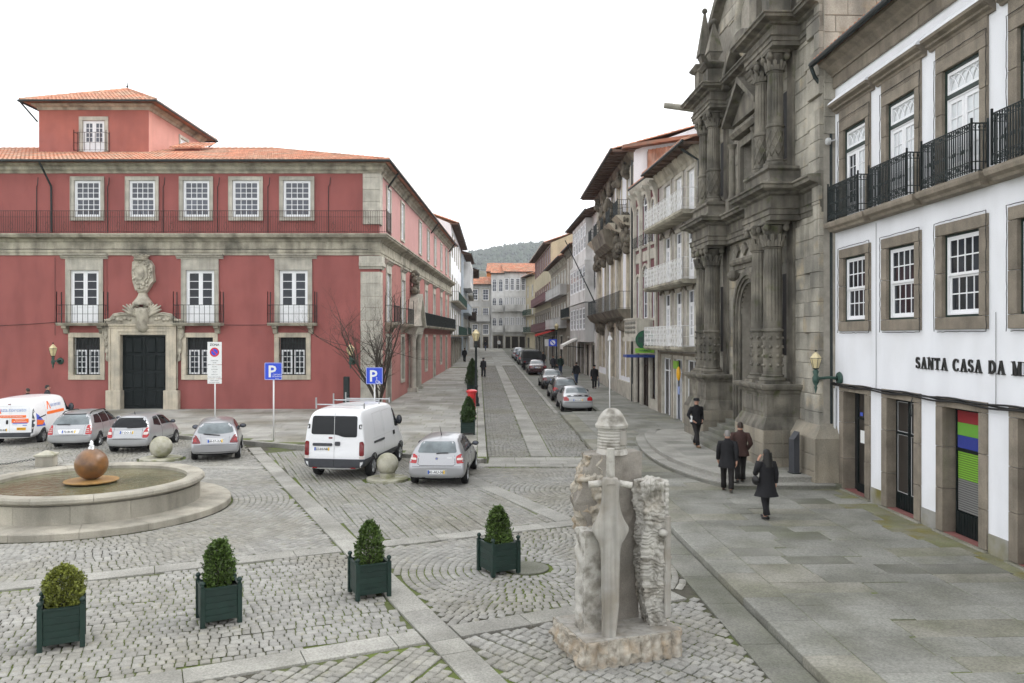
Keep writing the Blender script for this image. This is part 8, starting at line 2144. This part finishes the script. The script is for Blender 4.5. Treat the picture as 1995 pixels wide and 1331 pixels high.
# ------------------------------------------------------------------ planters and shrubs
def planter(x, y, rz, w=.62, h=.62, label='', legs=.08):
    t = thing('planter', label, 'planter', (x, y, gz(y) if y < 28 else gz(y) + LH), rz, 'green wooden planters')
    hw = w / 2; p = .035
    for sx_ in (-1, 1):
        for sy_ in (-1, 1):
            mb = MB(); cx, cy = sx_ * hw, sy_ * hw; mb.box(cx - p, cx + p, cy - p, cy + p, 0, h + .05); o = mb.build('post', 'green_paint', t)
            MB().lathe([(.022, h + .05), (.03, h + .065), (.02, h + .075), (.042, h + .10), (.042, h + .125), (.02, h + .15), (.001, h + .152)], 10, (cx, cy, 0)).build('finial', 'green_paint', o, True)
    nb = 5; bh = (h - legs) / nb
    for side in range(4):
        for k in range(nb):
            z0 = legs + k * bh; mb = MB(); mb.cbox(-hw + p + .002, hw - p - .002, -hw - .012, -hw + .012, z0 + .0015, z0 + bh - .0015, .004)
            o = mb.build('board', 'green_paint', t); o.rotation_euler = (0, 0, side * math.pi / 2)
        mb = MB(); mb.box(-hw + p, hw - p, -hw - .022, -hw + .026, h + .001, h + .03); o = mb.build('top_rail', 'green_paint', t); o.rotation_euler = (0, 0, side * math.pi / 2)
    mb = MB(); mb.grid(lambda u, v: (-hw + .02 + (w - .04) * u, -hw + .02 + (w - .04) * v, h - .09 + .02 * math.sin(u * 9 + v * 7)), 8, 8); mb.build('soil', 'soil', t)
    return t
def shrub(x, y, z, label, prof, n, m, size=.04, seed=1, open_=.0, cat='shrub', stem_h=None):
    """prof: list of (radius, height); leaves fill the volume, denser near the outside"""
    t = thing('box_shrub', label, cat, (x, y, z), random.uniform(0, 6), 'potted shrubs')
    rr = random.Random(seed); H = prof[-1][1]; mb = MB()
    zs = [p[1] for p in prof]; rs = [p[0] for p in prof]
    tw = MB()
    lobes = [(rr.uniform(0, 6.28), rr.uniform(0, H), rr.uniform(.8, 1.25)) for _ in range(26)]
    for k in range(n):
        zz = H * (rr.random() ** .8); th = rr.uniform(0, 6.283); r = float(np.interp(zz, zs, rs))
        lo = 1.0
        for (a, b, c) in lobes:
            d = abs((th - a + math.pi) % (2 * math.pi) - math.pi) * max(r, .05) ; 
            if d * d + (zz - b) ** 2 < .016: lo = c
        lo += .10 * mnoise.noise(Vector((math.cos(th) * 2.2, math.sin(th) * 2.2, zz * 7 + seed)))
        q = r * lo * (rr.random() ** (.28 + open_))
        p = Vector((q * math.cos(th), q * math.sin(th), zz + rr.uniform(-.02, .02)))
        out = Vector((math.cos(th), math.sin(th), .5 + rr.uniform(-.4, .9))).normalized()
        a = out.cross(Vector((rr.uniform(-1, 1), rr.uniform(-1, 1), rr.uniform(-1, 1)))).normalized(); s_ = size * rr.uniform(.6, 1.25)
        b_ = (out * .8 + a.cross(out) * rr.uniform(-.7, .7)).normalized()
        mb.add([tuple(p - a * s_ * .3), tuple(p + b_ * s_ * .5 + a * s_ * .38), tuple(p + b_ * s_ * 1.05), tuple(p + b_ * s_ * .5 - a * s_ * .38)], [(0, 1, 2, 3)])
    for k in range(n // 70):                     # sprigs standing clear of the outline
        zz = H * rr.uniform(.12, 1.0); th = rr.uniform(0, 6.283); r = float(np.interp(zz, zs, rs)) * .93
        p = Vector((r * math.cos(th), r * math.sin(th), zz)); d = Vector((math.cos(th) * rr.uniform(.2, 1), math.sin(th) * rr.uniform(.2, 1), rr.uniform(.5, 1.4))).normalized(); ln = rr.uniform(.03, .10) * (1 + 2.5 * open_)
        for q in range(15):
            c = p + d * ln * (q / 14 - .15); a = Vector((rr.uniform(-1, 1), rr.uniform(-1, 1), rr.uniform(-1, 1))).cross(d).normalized(); b_ = (d * .9 + a * 1.0).normalized(); w_ = a.cross(d); s_ = size * rr.uniform(.6, .95)
            mb.add([tuple(c - w_ * s_ * .22), tuple(c + b_ * s_ * .5 + w_ * s_ * .3), tuple(c + b_ * s_), tuple(c + b_ * s_ * .5 - w_ * s_ * .3)], [(0, 1, 2, 3)])
    stuff(mb.build('foliage', m, t))
    for k in range(14):
        th = rr.uniform(0, 6.28); zz = H * rr.uniform(.35, .95); r = float(np.interp(zz, zs, rs)) * .8
        tw.tube([(0, 0, -.1), (r * .3 * math.cos(th), r * .3 * math.sin(th), zz * .5), (r * math.cos(th), r * math.sin(th), zz)], [.014, .009, .003], 5)
    tw.build('stem', 'bark', t)
PL = [(-6.62, 11.72, R(27), .54, 'green wooden planter with a rounded yellowish bush, leftmost in the foreground'), (-4.67, 12.68, R(28), .55, 'green wooden planter with a loose upright bush, second from the left'),
      (-2.50, 13.95, R(25), .55, 'green wooden planter with a dense cone bush beside the diagonal strip'), (-.26, 15.3, R(31), .55, 'green wooden planter at the middle of the sett circles')]
for x, y, a, w, lb in PL: planter(x, y, a, w, .57, lb)
shrub(-6.62, 11.74, .44, 'rounded yellowish green bush in the leftmost planter', [(.10, 0), (.22, .12), (.27, .28), (.26, .44), (.17, .58), (.04, .67)], 4300, 'leaf_yellow', .045, 1)
shrub(-4.67, 12.70, .44, 'loose upright dark green bush in the second planter from left', [(.08, 0), (.2, .1), (.24, .28), (.2, .5), (.15, .68), (.05, .8)], 3400, 'leaf', .05, 2, .2)
shrub(-2.50, 13.97, .44, 'dense cone-shaped bush in the planter beside the diagonal strip', [(.12, 0), (.24, .12), (.26, .25), (.21, .48), (.14, .68), (.04, .82)], 4200, 'leaf', .042, 3)
shrub(-.26, 15.32, .44, 'spiky open bush in the planter over the sett circles', [(.1, 0), (.26, .1), (.24, .3), (.19, .5), (.12, .68), (.03, .78)], 3600, 'leaf', .05, 4, .15)
cone = [(.2, 0), (.36, .15), (.37, .35), (.30, .7), (.17, 1.05), (.03, 1.25)]
for k, (yy, lb) in enumerate(((35.0, 'clipped cone bush nearest the street corner, in front of its twin'), (37.4, 'clipped cone bush just before the red post box'), (55.5, 'clipped cone bush beside the lamp post'), (60.5, 'clipped cone bush second beyond the lamp post'), (65.5, 'tallest clipped cone bush, farthest along the left kerb'))):
    xx = kerb_l(yy) - .75; sc_ = 1.0 if k < 2 else 1.15
    planter(xx, yy, R(2), .55, .5, ['green planter under the nearest clipped cone bush', 'green planter beside the red post box', 'green planter just past the lamp post', 'green planter in the middle of the far left kerb row', 'green planter at the far end of the left kerb row'][k])
    shrub(xx, yy, gz(yy) + LH + .44, lb, [(r_ * sc_ * (.86 if k < 2 else 1), z_ * sc_ * (.58, .76, 1, 1, 1)[k]) for r_, z_ in cone], 3600, 'leaf_dark', .06, 20 + k)

# ------------------------------------------------------------------ stone monument
def rough_block(foot, z0, z1, top=None, nu=60, nv=24, amp=lambda u, v, p: .02, seed=0, topz=None):
    """footprint polygon lofted to a top polygon, side faces displaced outwards by amp"""
    mb = MB(); top = top or foot
    def per(P):
        L_ = [math.dist(P[i], P[(i + 1) % len(P)]) for i in range(len(P))]; T = sum(L_)
        def at(u):
            d = (u % 1) * T; i = 0
            while d > L_[i] and i < len(P) - 1: d -= L_[i]; i += 1
            a, b = Vector(P[i]), Vector(P[(i + 1) % len(P)]); q = a.lerp(b, min(1, d / L_[i])); n = (b - a).normalized(); return q, Vector((n.y, -n.x)), i
        return at
    A, B = per(foot), per(top); vs_ = []
    def zt(q): return z1 + (topz(q) if topz else 0)
    for j in range(nv + 1):
        v = j / nv
        for i in range(nu):
            u = i / nu; a, n0, e0 = A(u); b, n1, e1 = B(u); q = a.lerp(b, v); z = z0 + (zt(q) - z0) * v
            d = amp(e0, v, Vector((q.x, q.y, z + seed))); q = q + n0.lerp(n1, v) * d; vs_.append((q.x, q.y, z))
    fs = [(j * nu + i, j * nu + (i + 1) % nu, (j + 1) * nu + (i + 1) % nu, (j + 1) * nu + i) for j in range(nv) for i in range(nu)]
    c = Vector((sum(p[0] for p in top) / len(top), sum(p[1] for p in top) / len(top)))
    base = nv * nu; prev = base
    for r in (.66, .33):
        o = len(vs_)
        for i in range(nu):
            p = Vector(vs_[base + i][:2]); q = c + (p - c) * r; vs_.append((q.x, q.y, zt(q) + .012 * mnoise.noise(Vector((q.x * 9, q.y * 9, seed)))))
        fs += [(prev + i, prev + (i + 1) % nu, o + (i + 1) % nu, o + i) for i in range(nu)]; prev = o
    vs_.append((c.x, c.y, zt(c))); k = len(vs_) - 1; fs += [(prev + i, prev + (i + 1) % nu, k) for i in range(nu)]
    return mb.add(vs_, fs)
N = lambda p, s: mnoise.fractal(p * s, 1.0, 2.0, 4)
mo = thing('sword_monument', 'pale stone monument with a sword, turret and rough blocks on a slab', 'monument', (0, 0, 0))
ctr = Vector((1.51, 11.5)); ca, sa = math.cos(R(20)), math.sin(R(20))
def ml(u, v): return (ctr.x + u * ca - v * sa, ctr.y + u * sa + v * ca)
b0 = [ml(-.77, -.56), ml(.77, -.56), ml(.79, .56), ml(-.77, .58)]
def amp_base(e, v, p):
    a = .04 * N(p, 5.0) + .015 * N(p, 16)
    if e in (0, 1): a += .055 * (abs(math.sin((p.x * ca + p.y * sa if e == 0 else p.y * ca - p.x * sa) * 19 + .6 * N(p, 3))) ** .5 - .75)
    if e == 3: a += .07 * N(p, 4)
    return a
rough_block(b0, 0, .36, nu=260, nv=16, amp=amp_base, seed=1).build('base_slab', ['statue_rough'], mo, 40)
MB().prism([ml(-.735, -.525), ml(.735, -.525), ml(.75, .525), ml(-.735, .545)], .33, .372, 'xy').build('slab_top', 'statue_smooth', mo)
# left pillar
rough_block([ml(-.62, -.22), ml(-.24, -.26), ml(-.2, .12), ml(-.6, .14)], .36, 1.78, [ml(-.60, -.22), ml(-.22, -.24), ml(-.2, .12), ml(-.58, .14)], 72, 40, lambda e, v, p: (.03 * N(p, 7) + .012 * N(p, 20) if e == 3 else .004 * N(p, 9)) + (.015 * N(p, 12) if v > .92 else 0), 3, lambda q: .035 * N(Vector((q.x, q.y, 0)), 7)).build('left_pillar', 'statue_stone', mo, 30)
# rear block: a tall split stone
def amp_rear(e, v, p): return (.17 * max(0, math.sin(min(1, max(0, (v - .42) / .55)) * math.pi)) + .10 * N(p, 4) if e == 3 else .012 * N(p, 7)) * (1 if v > .3 else v / .3)
rough_block([ml(-.25, .1), ml(.42, .1), ml(.45, .5), ml(-.22, .5)], .36, 2.80, [ml(-.36, .08), ml(.50, .12), ml(.52, .5), ml(-.34, .5)], 110, 80, amp_rear, 5, lambda q: .03 * N(Vector((q.x, q.y, 3)), 4)).build('rear_block', 'statue_grey', mo, 60)
rough_block([ml(-.42, .12), ml(-.2, .06), ml(-.18, .46), ml(-.40, .46)], 1.55, 2.78, [ml(-.40, .10), ml(-.18, .06), ml(-.18, .48), ml(-.36, .48)], 90, 60, lambda e, v, p: .12 * math.sin(v * math.pi) * (e == 3) + .09 * N(p, 5) + .035 * N(p, 15), 9).build('broken_face', 'statue_rough', mo, 70)
# right block with drilled ridges
def amp_right(e, v, p):
    ph = p.z * 44 + 7 * N(p, 2.2) + 2.2 * N(p, 7) + 14 * p.x * .4
    rid = (abs(math.sin(ph)) ** .6 - .5) * (.028 + .022 * N(p, 5)) * (1 if v < .86 else .25)
    if e in (0, 3): return rid + .045 * N(p, 3.0) + .024 * N(p, 16) + (.02 * math.sin((p.x + p.y) * 70) if v > .86 else 0)
    if e == 1: return .02 * (abs(math.sin(p.z * 40 + 2 * N(p, 3))) - .4) + .01 * N(p, 8)
    return .03 * N(p, 6)
rough_block([ml(.40, -.26), ml(.62, -.34), ml(.66, .02), ml(.44, .06)], .36, 2.44, [ml(.27, -.34), ml(.64, -.38), ml(.68, .0), ml(.30, .04)], 140, 230, lambda e, v, p: amp_right(e, v, p) + (.09 * math.sin(min(1, v * 1.35) * math.pi) if e == 3 else 0), 11, lambda q: .07 * N(Vector((q.x, q.y, 7)), 7)).build('ridged_block', 'statue_stone', mo, 70)
fe = MB().cbox(-.05, .05, -.012, .03, .5, 1.95, .01).build('flat_edge', 'statue_smooth', mo)
fe.location = (*ml(.62, -.385), 0); fe.rotation_euler = (0, 0, R(30))
for z, s_ in ((1.72, .07), (1.35, .045)):
    p = ml(.53 if z > 1.5 else .66, -.40 if z > 1.5 else -.34); MB().sphere((p[0], p[1], z), s_, 12, 8, (1, 1, .8)).build('stone_knob', 'statue_stone', mo, True)
# turret
tx, ty = ml(.06, .27)
def tm_(t, i, z): return 1 + .03 * mnoise.noise(Vector((math.cos(t) * 3, math.sin(t) * 3, z * 14)))
mb = MB(); prof = [(.24, 2.78), (.22, 2.84)] + [(.205 + (.006 if k % 2 else -.004), 2.86 + k * .022) for k in range(14)] + [(.20, 3.18)]
mb.lathe(prof, 40, (tx, ty, 0), mod=tm_); mb.build('turret', 'statue_stone', mo, 40)
mb = MB(); mb.lathe([(.19, 3.16), (.24, 3.17), (.245, 3.21), (.225, 3.235), (.22, 3.25), (.20, 3.29), (.20, 3.30), (.17, 3.345), (.17, 3.352), (.13, 3.40), (.12, 3.41), (.07, 3.445), (.03, 3.455), (.001, 3.455)], 40, (tx, ty, 0), mod=tm_); mb.build('turret_dome', 'statue_stone', mo, 40)
p = (tx + .10, ty - .17); MB().box(p[0], p[0] + .10, p[1] - .02, p[1] + .08, 2.93, 3.14).build('turret_slot', 'statue_smooth', mo)
# sword with a body-shaped blade
sxp, syp = 1.36, 11.02
mb = MB()
secs = [(.30, .085, .075), (.40, .10, .085), (.8, .118, .09), (1.3, .128, .092), (1.55, .135, .095), (1.66, .16, .105), (1.75, .215, .115), (1.83, .255, .12), (1.88, .25, .12), (1.98, .19, .115), (2.1, .145, .105), (2.25, .12, .10), (2.38, .118, .10), (2.44, .125, .105), (2.50, .125, .105), (2.55, .10, .09), (2.57, .05, .05)]
nn = 28; vs_ = []
for (z, a, b) in secs:
    for q in range(nn):
        th = 2 * math.pi * q / nn; cc, ss = math.cos(th), math.sin(th); e_ = .52
        b = b * .86 if q == 0 else b
        vs_.append((sxp - .02 * (z < .6) + a * math.copysign(abs(cc) ** e_, cc), syp + b * math.copysign(abs(ss) ** e_, ss) + (.02 if abs(cc) < .2 and ss < 0 and .5 < z < 2.3 else 0), z))
fs = [(i * nn + q, i * nn + (q + 1) % nn, (i + 1) * nn + (q + 1) % nn, (i + 1) * nn + q) for i in range(len(secs) - 1) for q in range(nn)] + [tuple(range(nn)), tuple((len(secs) - 1) * nn + q for q in range(nn))]
mb.add(vs_, fs); mb.build('sword_blade', 'statue_smooth', mo, 32)
for k in range(5): MB().sphere((sxp - .05 + .025 * k, syp - .10, 2.475), .008, 6, 5).build('drilled_dot', 'statue_grey', mo)
MB().tube([(sxp - .30, syp, 2.46), (sxp - .12, syp, 2.475)], [.047, .05], 12).build('sword_guard', 'statue_stone', mo, 50); MB().tube([(sxp + .12, syp, 2.475), (sxp + .30, syp, 2.45)], [.05, .045], 12).build('sword_guard', 'statue_stone', mo, 50)
MB().tube([(sxp - .0, syp, 2.55), (sxp + .005, syp, 2.96)], [.062, .055], 12).build('sword_grip', 'statue_stone', mo, 50)

# ------------------------------------------------------------------ lamps
def lantern_parts(t, x, y, z, s=1.0):
    mb = MB(); n = 6
    mb.lathe([(.03 * s, z - .04 * s), (.10 * s, z), (.11 * s, z + .03 * s)], n, (x, y, 0)); mb.build('lantern_base', 'iron', t)
    mb = MB(); mb.lathe([(.105 * s, z + .03 * s), (.20 * s, z + .36 * s), (.20 * s, z + .38 * s)], n, (x, y, 0)); mb.lathe([(.20 * s, z + .385 * s), (.10 * s, z + .52 * s), (.03 * s, z + .58 * s), (.001, z + .60 * s)], n, (x, y, 0)); mb.build('lantern_glass', 'lamp_glass', t)
    mb = MB()
    for k in range(n):
        a = 2 * math.pi * k / n; mb.tube([(x + .107 * s * math.cos(a), y + .107 * s * math.sin(a), z + .03 * s), (x + .203 * s * math.cos(a), y + .203 * s * math.sin(a), z + .38 * s)], .009 * s, 4)
        a2 = 2 * math.pi * (k + 1) / n; mb.tube([(x + .203 * s * math.cos(a), y + .203 * s * math.sin(a), z + .38 * s), (x + .203 * s * math.cos(a2), y + .203 * s * math.sin(a2), z + .38 * s)], .009 * s, 4)
    mb.build('lantern_frame', 'iron', t); MB().sphere((x, y, z + .64 * s), .035 * s, 8, 6).build('lantern_finial', 'iron', t, True)
def wall_lantern(label, loc, rz, reach=.75, s=1.15):
    t = thing('wall_lantern', label, 'lamp', loc, rz, 'wall lanterns')
    MB().lathe([(.001, -.02), (.17, -.02), (.20, -.05), (.17, -.10), (.08, -.13)], 18, (0, .02, 0), axis='y').build('wall_rose', 'iron_green', t, 40)
    MB().tube([(0, -.05, 0), (0, -reach * .5, .03), (0, -reach + .12, .0), (0, -reach, .04)], [.05, .04, .045, .05], 8).build('arm', 'iron_green', t, True)
    MB().lathe([(.01, -.42), (.05, -.25), (.03, -.22), (.09, -.1), (.10, .02), (.06, .1), (.09, .2), (.05, .26)], 12, (0, -reach, 0)).build('stem', 'iron_green', t, True)
    lantern_parts(t, 0, -reach, .28, s)
wall_lantern('wall lantern on the red front left of the portal', (lxp(118) + RX, RY, 3.15), 0, .75)
wall_lantern('wall lantern on the red front near the corner stones', (lxp(688) + RX, RY, 3.15), 0, .75)
wall_lantern('wall lantern with amber glass on the white house by the church', (9.53, 23.1, 3.30), R(-90), .72, .82)
def lamp_post(label, x, y, h, group='street lamps', s=1.2):
    z0 = gz(y) + LH; t = thing('lamp_post', label, 'lamp', (x, y, z0), 0, group)
    MB().lathe([(.22, 0), (.22, .12), (.16, .2), (.18, .45), (.11, .6), (.10, 1.1), (.13, 1.15), (.09, 1.25)], 12).build('base', 'iron', t, 40)
    MB().lathe([(.09, 1.25), (.07, 2.0), (.065, h - .9), (.1, h - .85), (.06, h - .75), (.05, h - .6)], 12).build('pole', 'iron', t, 40)
    lantern_parts(t, 0, 0, h - .58, s)
lamp_post('black lamp post with amber lantern on the left kerb', kerb_l(46.5) - .42, 46.5, 4.35)
lamp_post('white globe lamp post far up the right pavement', 4.75, 85, 4.6)
MB().box(kerb_l(48) - .95, kerb_l(48) - .65, 48.2, 48.24, gz(48) + .9, gz(48) + 2.6) if False else None

# ------------------------------------------------------------------ post box, signs and posts
pb = thing('post_box', 'red pillar post box on the left kerb', 'post box', (kerb_l(40.2) - .62, 40.2, gz(40.2) + LH))
MB().lathe([(.24, 0), (.24, .1), (.2, .12)], 18).build('base', 'iron', pb, 40)
MB().lathe([(.205, .12), (.205, 1.2), (.22, 1.24), (.215, 1.3), (.25, 1.34), (.27, 1.4)], 20).build('pillar', 'post_red', pb, 40)
MB().lathe([(.29, 1.4), (.29, 1.45), (.2, 1.5), (.001, 1.53)], 20).build('cap', 'post_red', pb, 40); MB().box(-.12, .12, -.225, -.2, 1.02, 1.06).build('letter_slot', 'iron', pb)
def sign(label, x, y, h_pole, boards, cat='sign'):
    """boards: (z0, z1, w, material, decorate(fn))"""
    t = thing('traffic_sign', label, cat, (x, y, gz(y) + LH)); MB().tube([(0, 0, 0), (0, 0, h_pole)], .032, 8).build('pole', 'pole_white', t, True)
    for z0, z1, w, m, deco in boards:
        b = MB(); b.prism(rnd([(-w / 2, z0), (w / 2, z0), (w / 2, z1), (-w / 2, z1)], .05 if m == 'sign_blue' else .015), -.06, -.04, 'xz'); o = b.build('sign_board', m, t)
        if deco: deco(o, z0, z1, w)
    return t
def put(o, mb, m, name, dy=-.063): return shift(mb, 0, dy, 0).build(name, m, o)
def deco_p(extra):
    def f(o, z0, z1, w):
        b = MB(); ring(b, -w / 2 + .012, w / 2 - .012, z0 + .012, z1 - .012, .012, -.001, .004); put(o, b, 'sign_white', 'white_border')
        put(o, shift(text_mb('P', (z1 - z0) * .95, .004, .012), -.05, 0, z0 + (z1 - z0) * .17), 'sign_white', 'letter_p'); extra(o, z0, z1, w)
    return f
def ext_a(o, z0, z1, w):
    for zz, s_, tx in ((z0 + .20, .075, 'CARGAS E'), (z0 + .12, .075, 'DESCARGAS'), (z0 + .045, .05, '8-20 H')): put(o, shift(text_mb(tx, s_, .004), .16, 0, zz), 'sign_white', 'sign_text', -.064)
def ext_b(o, z0, z1, w):
    b = MB(); b.tube([(.13 + .07 * math.cos(a), 0, z0 + .11 + .07 * math.sin(a)) for a in np.linspace(2.4, 6.6, 12)], .011, 4); b.tube([(.10, 0, z0 + .25), (.11, 0, z0 + .14), (.2, 0, z0 + .13), (.25, 0, z0 + .05)], .014, 4); b.sphere((.1, 0, z0 + .28), .022, 8, 6); put(o, b, 'sign_white', 'wheelchair_symbol', -.062)
    put(o, shift(text_mb('CMG', .06, .004), .2, 0, z0 + .03), 'sign_white', 'sign_text', -.064)
sign('blue parking sign with small print, left of the plain white van', -9.92, 33.15, 2.6, [(2.52, 3.24, .73, 'sign_blue', deco_p(ext_a))])
sign('blue parking sign with wheelchair symbol behind the plain white van', -5.9, 34.2, 2.4, [(2.26, 2.98, .72, 'sign_blue', deco_p(ext_b))])
def deco_zone(o, z0, z1, w):
    put(o, shift(text_mb('ZONA', .14, .004, .003), 0, 0, z1 - .17), 'sign_ink', 'sign_text')
    zc = z1 - .45; put(o, MB().lathe([(.001, 0), (.205, 0), (.205, .004), (.001, .004)], 28, (0, 0, zc), axis='y'), 'sign_red', 'red_ring'); put(o, MB().lathe([(.001, 0), (.14, 0), (.14, .004), (.001, .004)], 28, (0, 0, zc), axis='y'), 'sign_blue', 'blue_disc', -.066)
    put(o, MB().prism(bar(-.10, zc + .10, .10, zc - .10, .045), 0, .004, 'xz'), 'sign_red', 'red_slash', -.069)
    put(o, shift(text_mb('Excepto cargas', .055, .004), 0, 0, z0 + .16), 'sign_ink', 'sign_text'); put(o, shift(text_mb('8h-20h', .055, .004), 0, 0, z0 + .06), 'sign_ink', 'sign_text')
def lines(txts, s_=.05):
    def f(o, z0, z1, w):
        for k, tx in enumerate(txts): put(o, shift(text_mb(tx, s_, .004), 0, 0, z1 - (k + .8) * (z1 - z0) / (len(txts) + .3)), 'sign_ink', 'sign_text')
    return f
sign('white no-parking zone sign with three boards near the portal', -13.05, 35.0, 3.4, [(3.06, 4.05, .62, 'sign_white', deco_zone), (2.44, 3.04, .62, 'sign_white', lines(['Dias uteis', 'das 8h as 20h', 'Sabados', 'das 8h as 13h', 'Excepto cargas e descargas'])), (2.22, 2.42, .62, 'sign_white', lines(['Sujeito a reboque', 'por conta do infractor']))])
pp = thing('thin_white_pole', 'thin white pole with a small sign seen edge-on behind the monument', 'pole', (fx(1188, 34), 34.0, gz(34) + KH)); MB().tube([(0, 0, 0), (0, 0, 4.3)], .028, 8).build('pole', 'pole_white', pp, True)
MB().box(-.02, .02, -.02, .25, 2.5, 3.5).build('edge_on_board', 'grey_paint', pp); MB().prism([(-.1, 4.15), (.12, 4.2), (.03, 4.36), (-.05, 4.36)], -.05, .05, 'xz').build('cap', 'pole_white', pp)
ps = thing('no_stopping_sign', 'small blue no-stopping sign on a post up the right pavement', 'sign', (fx(1068, 79), 79.0, gz(79) + KH)); MB().tube([(0, 0, 0), (0, 0, 3.2)], .035, 8).build('pole', 'pole_white', ps, True)
MB().box(.05, .85, -.05, -.03, 2.5, 3.2).build('sign_board', 'sign_blue', ps); MB().box(-.35, .03, -.05, -.03, 2.5, 3.2).build('sign_board', 'grey_paint', ps); MB().lathe([(.001, 0), (.25, 0), (.25, .005), (.001, .006)], 20, (.45, -.058, 2.85), axis='y').build('sign_disc', 'sign_white', ps); MB().prism(bar(.3, 3.0, .6, 2.7, .1), -.068, -.06, 'xz').build('sign_bar', 'sign_blue', ps)
dp = thing('dark_post', 'dark metal post standing against the red front near the corner', 'post', (fx(675, 44), 44.0, gz(44) + LH)); MB().cbox(-.16, .16, -.1, .1, 0, 1.9, .03).build('shaft', 'iron', dp); MB().box(-.2, .2, -.14, .14, 0, .08).build('foot', 'iron', dp)
# pharmacy sign
ph = thing('pharmacy_sign', 'round dark green pharmacy sign with lime box under the stone balcony', 'sign', (7.45, 44.6, 0))
MB().lathe([(.001, -.1), (.5, -.1), (.54, -.06), (.54, .06), (.5, .1), (.001, .1)], 32, (0, 0, 4.35), axis='y').build('disc', 'pharm_green', ph, 40)
b = MB(); b.lathe([(.50, 0), (.54, 0), (.54, .01), (.50, .01)], 32, (0, -.115, 4.35), axis='y'); b.build('rim', 'iron_green', ph)
MB().prism([(-.16, 3.95), (.16, 3.95), (.16, 4.19), (.42, 4.19), (.42, 4.51), (.16, 4.51), (.16, 4.76), (-.16, 4.76), (-.16, 4.51), (-.42, 4.51), (-.42, 4.19), (-.16, 4.19)], -.13, -.1, 'xz').build('cross', 'iron_green', ph)
b = MB(); b.box(-.02, .02, -.14, -.13, 4.18, 4.5); b.sphere((0, -.135, 4.47), .06, 8, 6, (1, .3, .8)); b.box(-.09, .09, -.14, -.13, 4.16, 4.2); b.build('cup_symbol', 'sign_white', ph)
MB().box(-.55, .5, -.12, .12, 3.62, 3.88).build('lime_box', 'lime', ph); put(ph, shift(text_mb('FARMACIA', .15, .004, .003), -.02, -.07, 3.70), 'pharm_green', 'sign_text'); MB().tube([(0.0, 0, 4.35), (.95, 0, 4.35)], .03, 6).build('arm', 'iron', ph)
MB().box(-1.0, .9, .25, 1.6, 3.35, 3.5).build('blue_canopy', 'sign_dkblue', ph)
# information plinth by the church
ip = thing('info_plinth', 'slanted dark metal information plinth beside the church pedestal', 'sign', (8.45, 23.85, .43), R(-80))
MB().prism([(-.09, 0), (.09, 0), (.09, 1.25), (-.09, 1.02)], -.15, .15, 'yz').build('body', 'van_grey', ip); MB().box(-.18, .18, -.12, .12, 0, .03).build('foot', 'iron', ip)

# ------------------------------------------------------------------ bare tree at the corner
tr_ = thing('bare_tree', 'leafless multi-stemmed tree in front of the red palace corner', 'tree', (fx(737, 41), 41.0, gz(41) + LH)); rr = random.Random(12)
br = MB(); tk_ = MB()
def grow(mb, p, d, L_, r, depth):
    pts = [p]; rs = [r]; q = Vector(p); dd = d.normalized(); n = 5
    for k in range(n):
        dd = (dd + Vector((rr.uniform(-.22, .22), rr.uniform(-.22, .22), rr.uniform(-.1, .14)))).normalized(); q = q + dd * L_ / n; pts.append(tuple(q)); rs.append(r * (1 - .62 * (k + 1) / n))
    mb.tube(pts, rs, 5 if depth < 2 else 4, False)
    if depth < 4:
        for k in range(rr.randint(3, 5) if depth else 6):
            i = rr.randint(1, n); a = Vector((rr.uniform(-1, 1), rr.uniform(-1, 1), rr.uniform(-.3, .9))).normalized()
            nd = (dd * .75 + a * .8).normalized(); grow(br, pts[i], nd, L_ * rr.uniform(.38, .6), rs[i] * .62, depth + 1)
for k in range(7):
    a = 2 * math.pi * k / 7 + rr.uniform(-.3, .3); sp_ = rr.uniform(.35, .95) if k else .1
    grow(tk_, (.05 * math.cos(a), .05 * math.sin(a), .7), Vector((math.cos(a) * sp_, math.sin(a) * sp_, 1)), rr.uniform(3.6, 4.8), .06, 0)
tk_.tube([(0, 0, -.05), (.01, 0, .4), (0, 0, .75)], [.16, .12, .11], 8); tk_.build('trunk', 'bark', tr_, True); stuff(br.build('crown', 'bark', tr_))
bpy.data.scenes.remove(TMP)
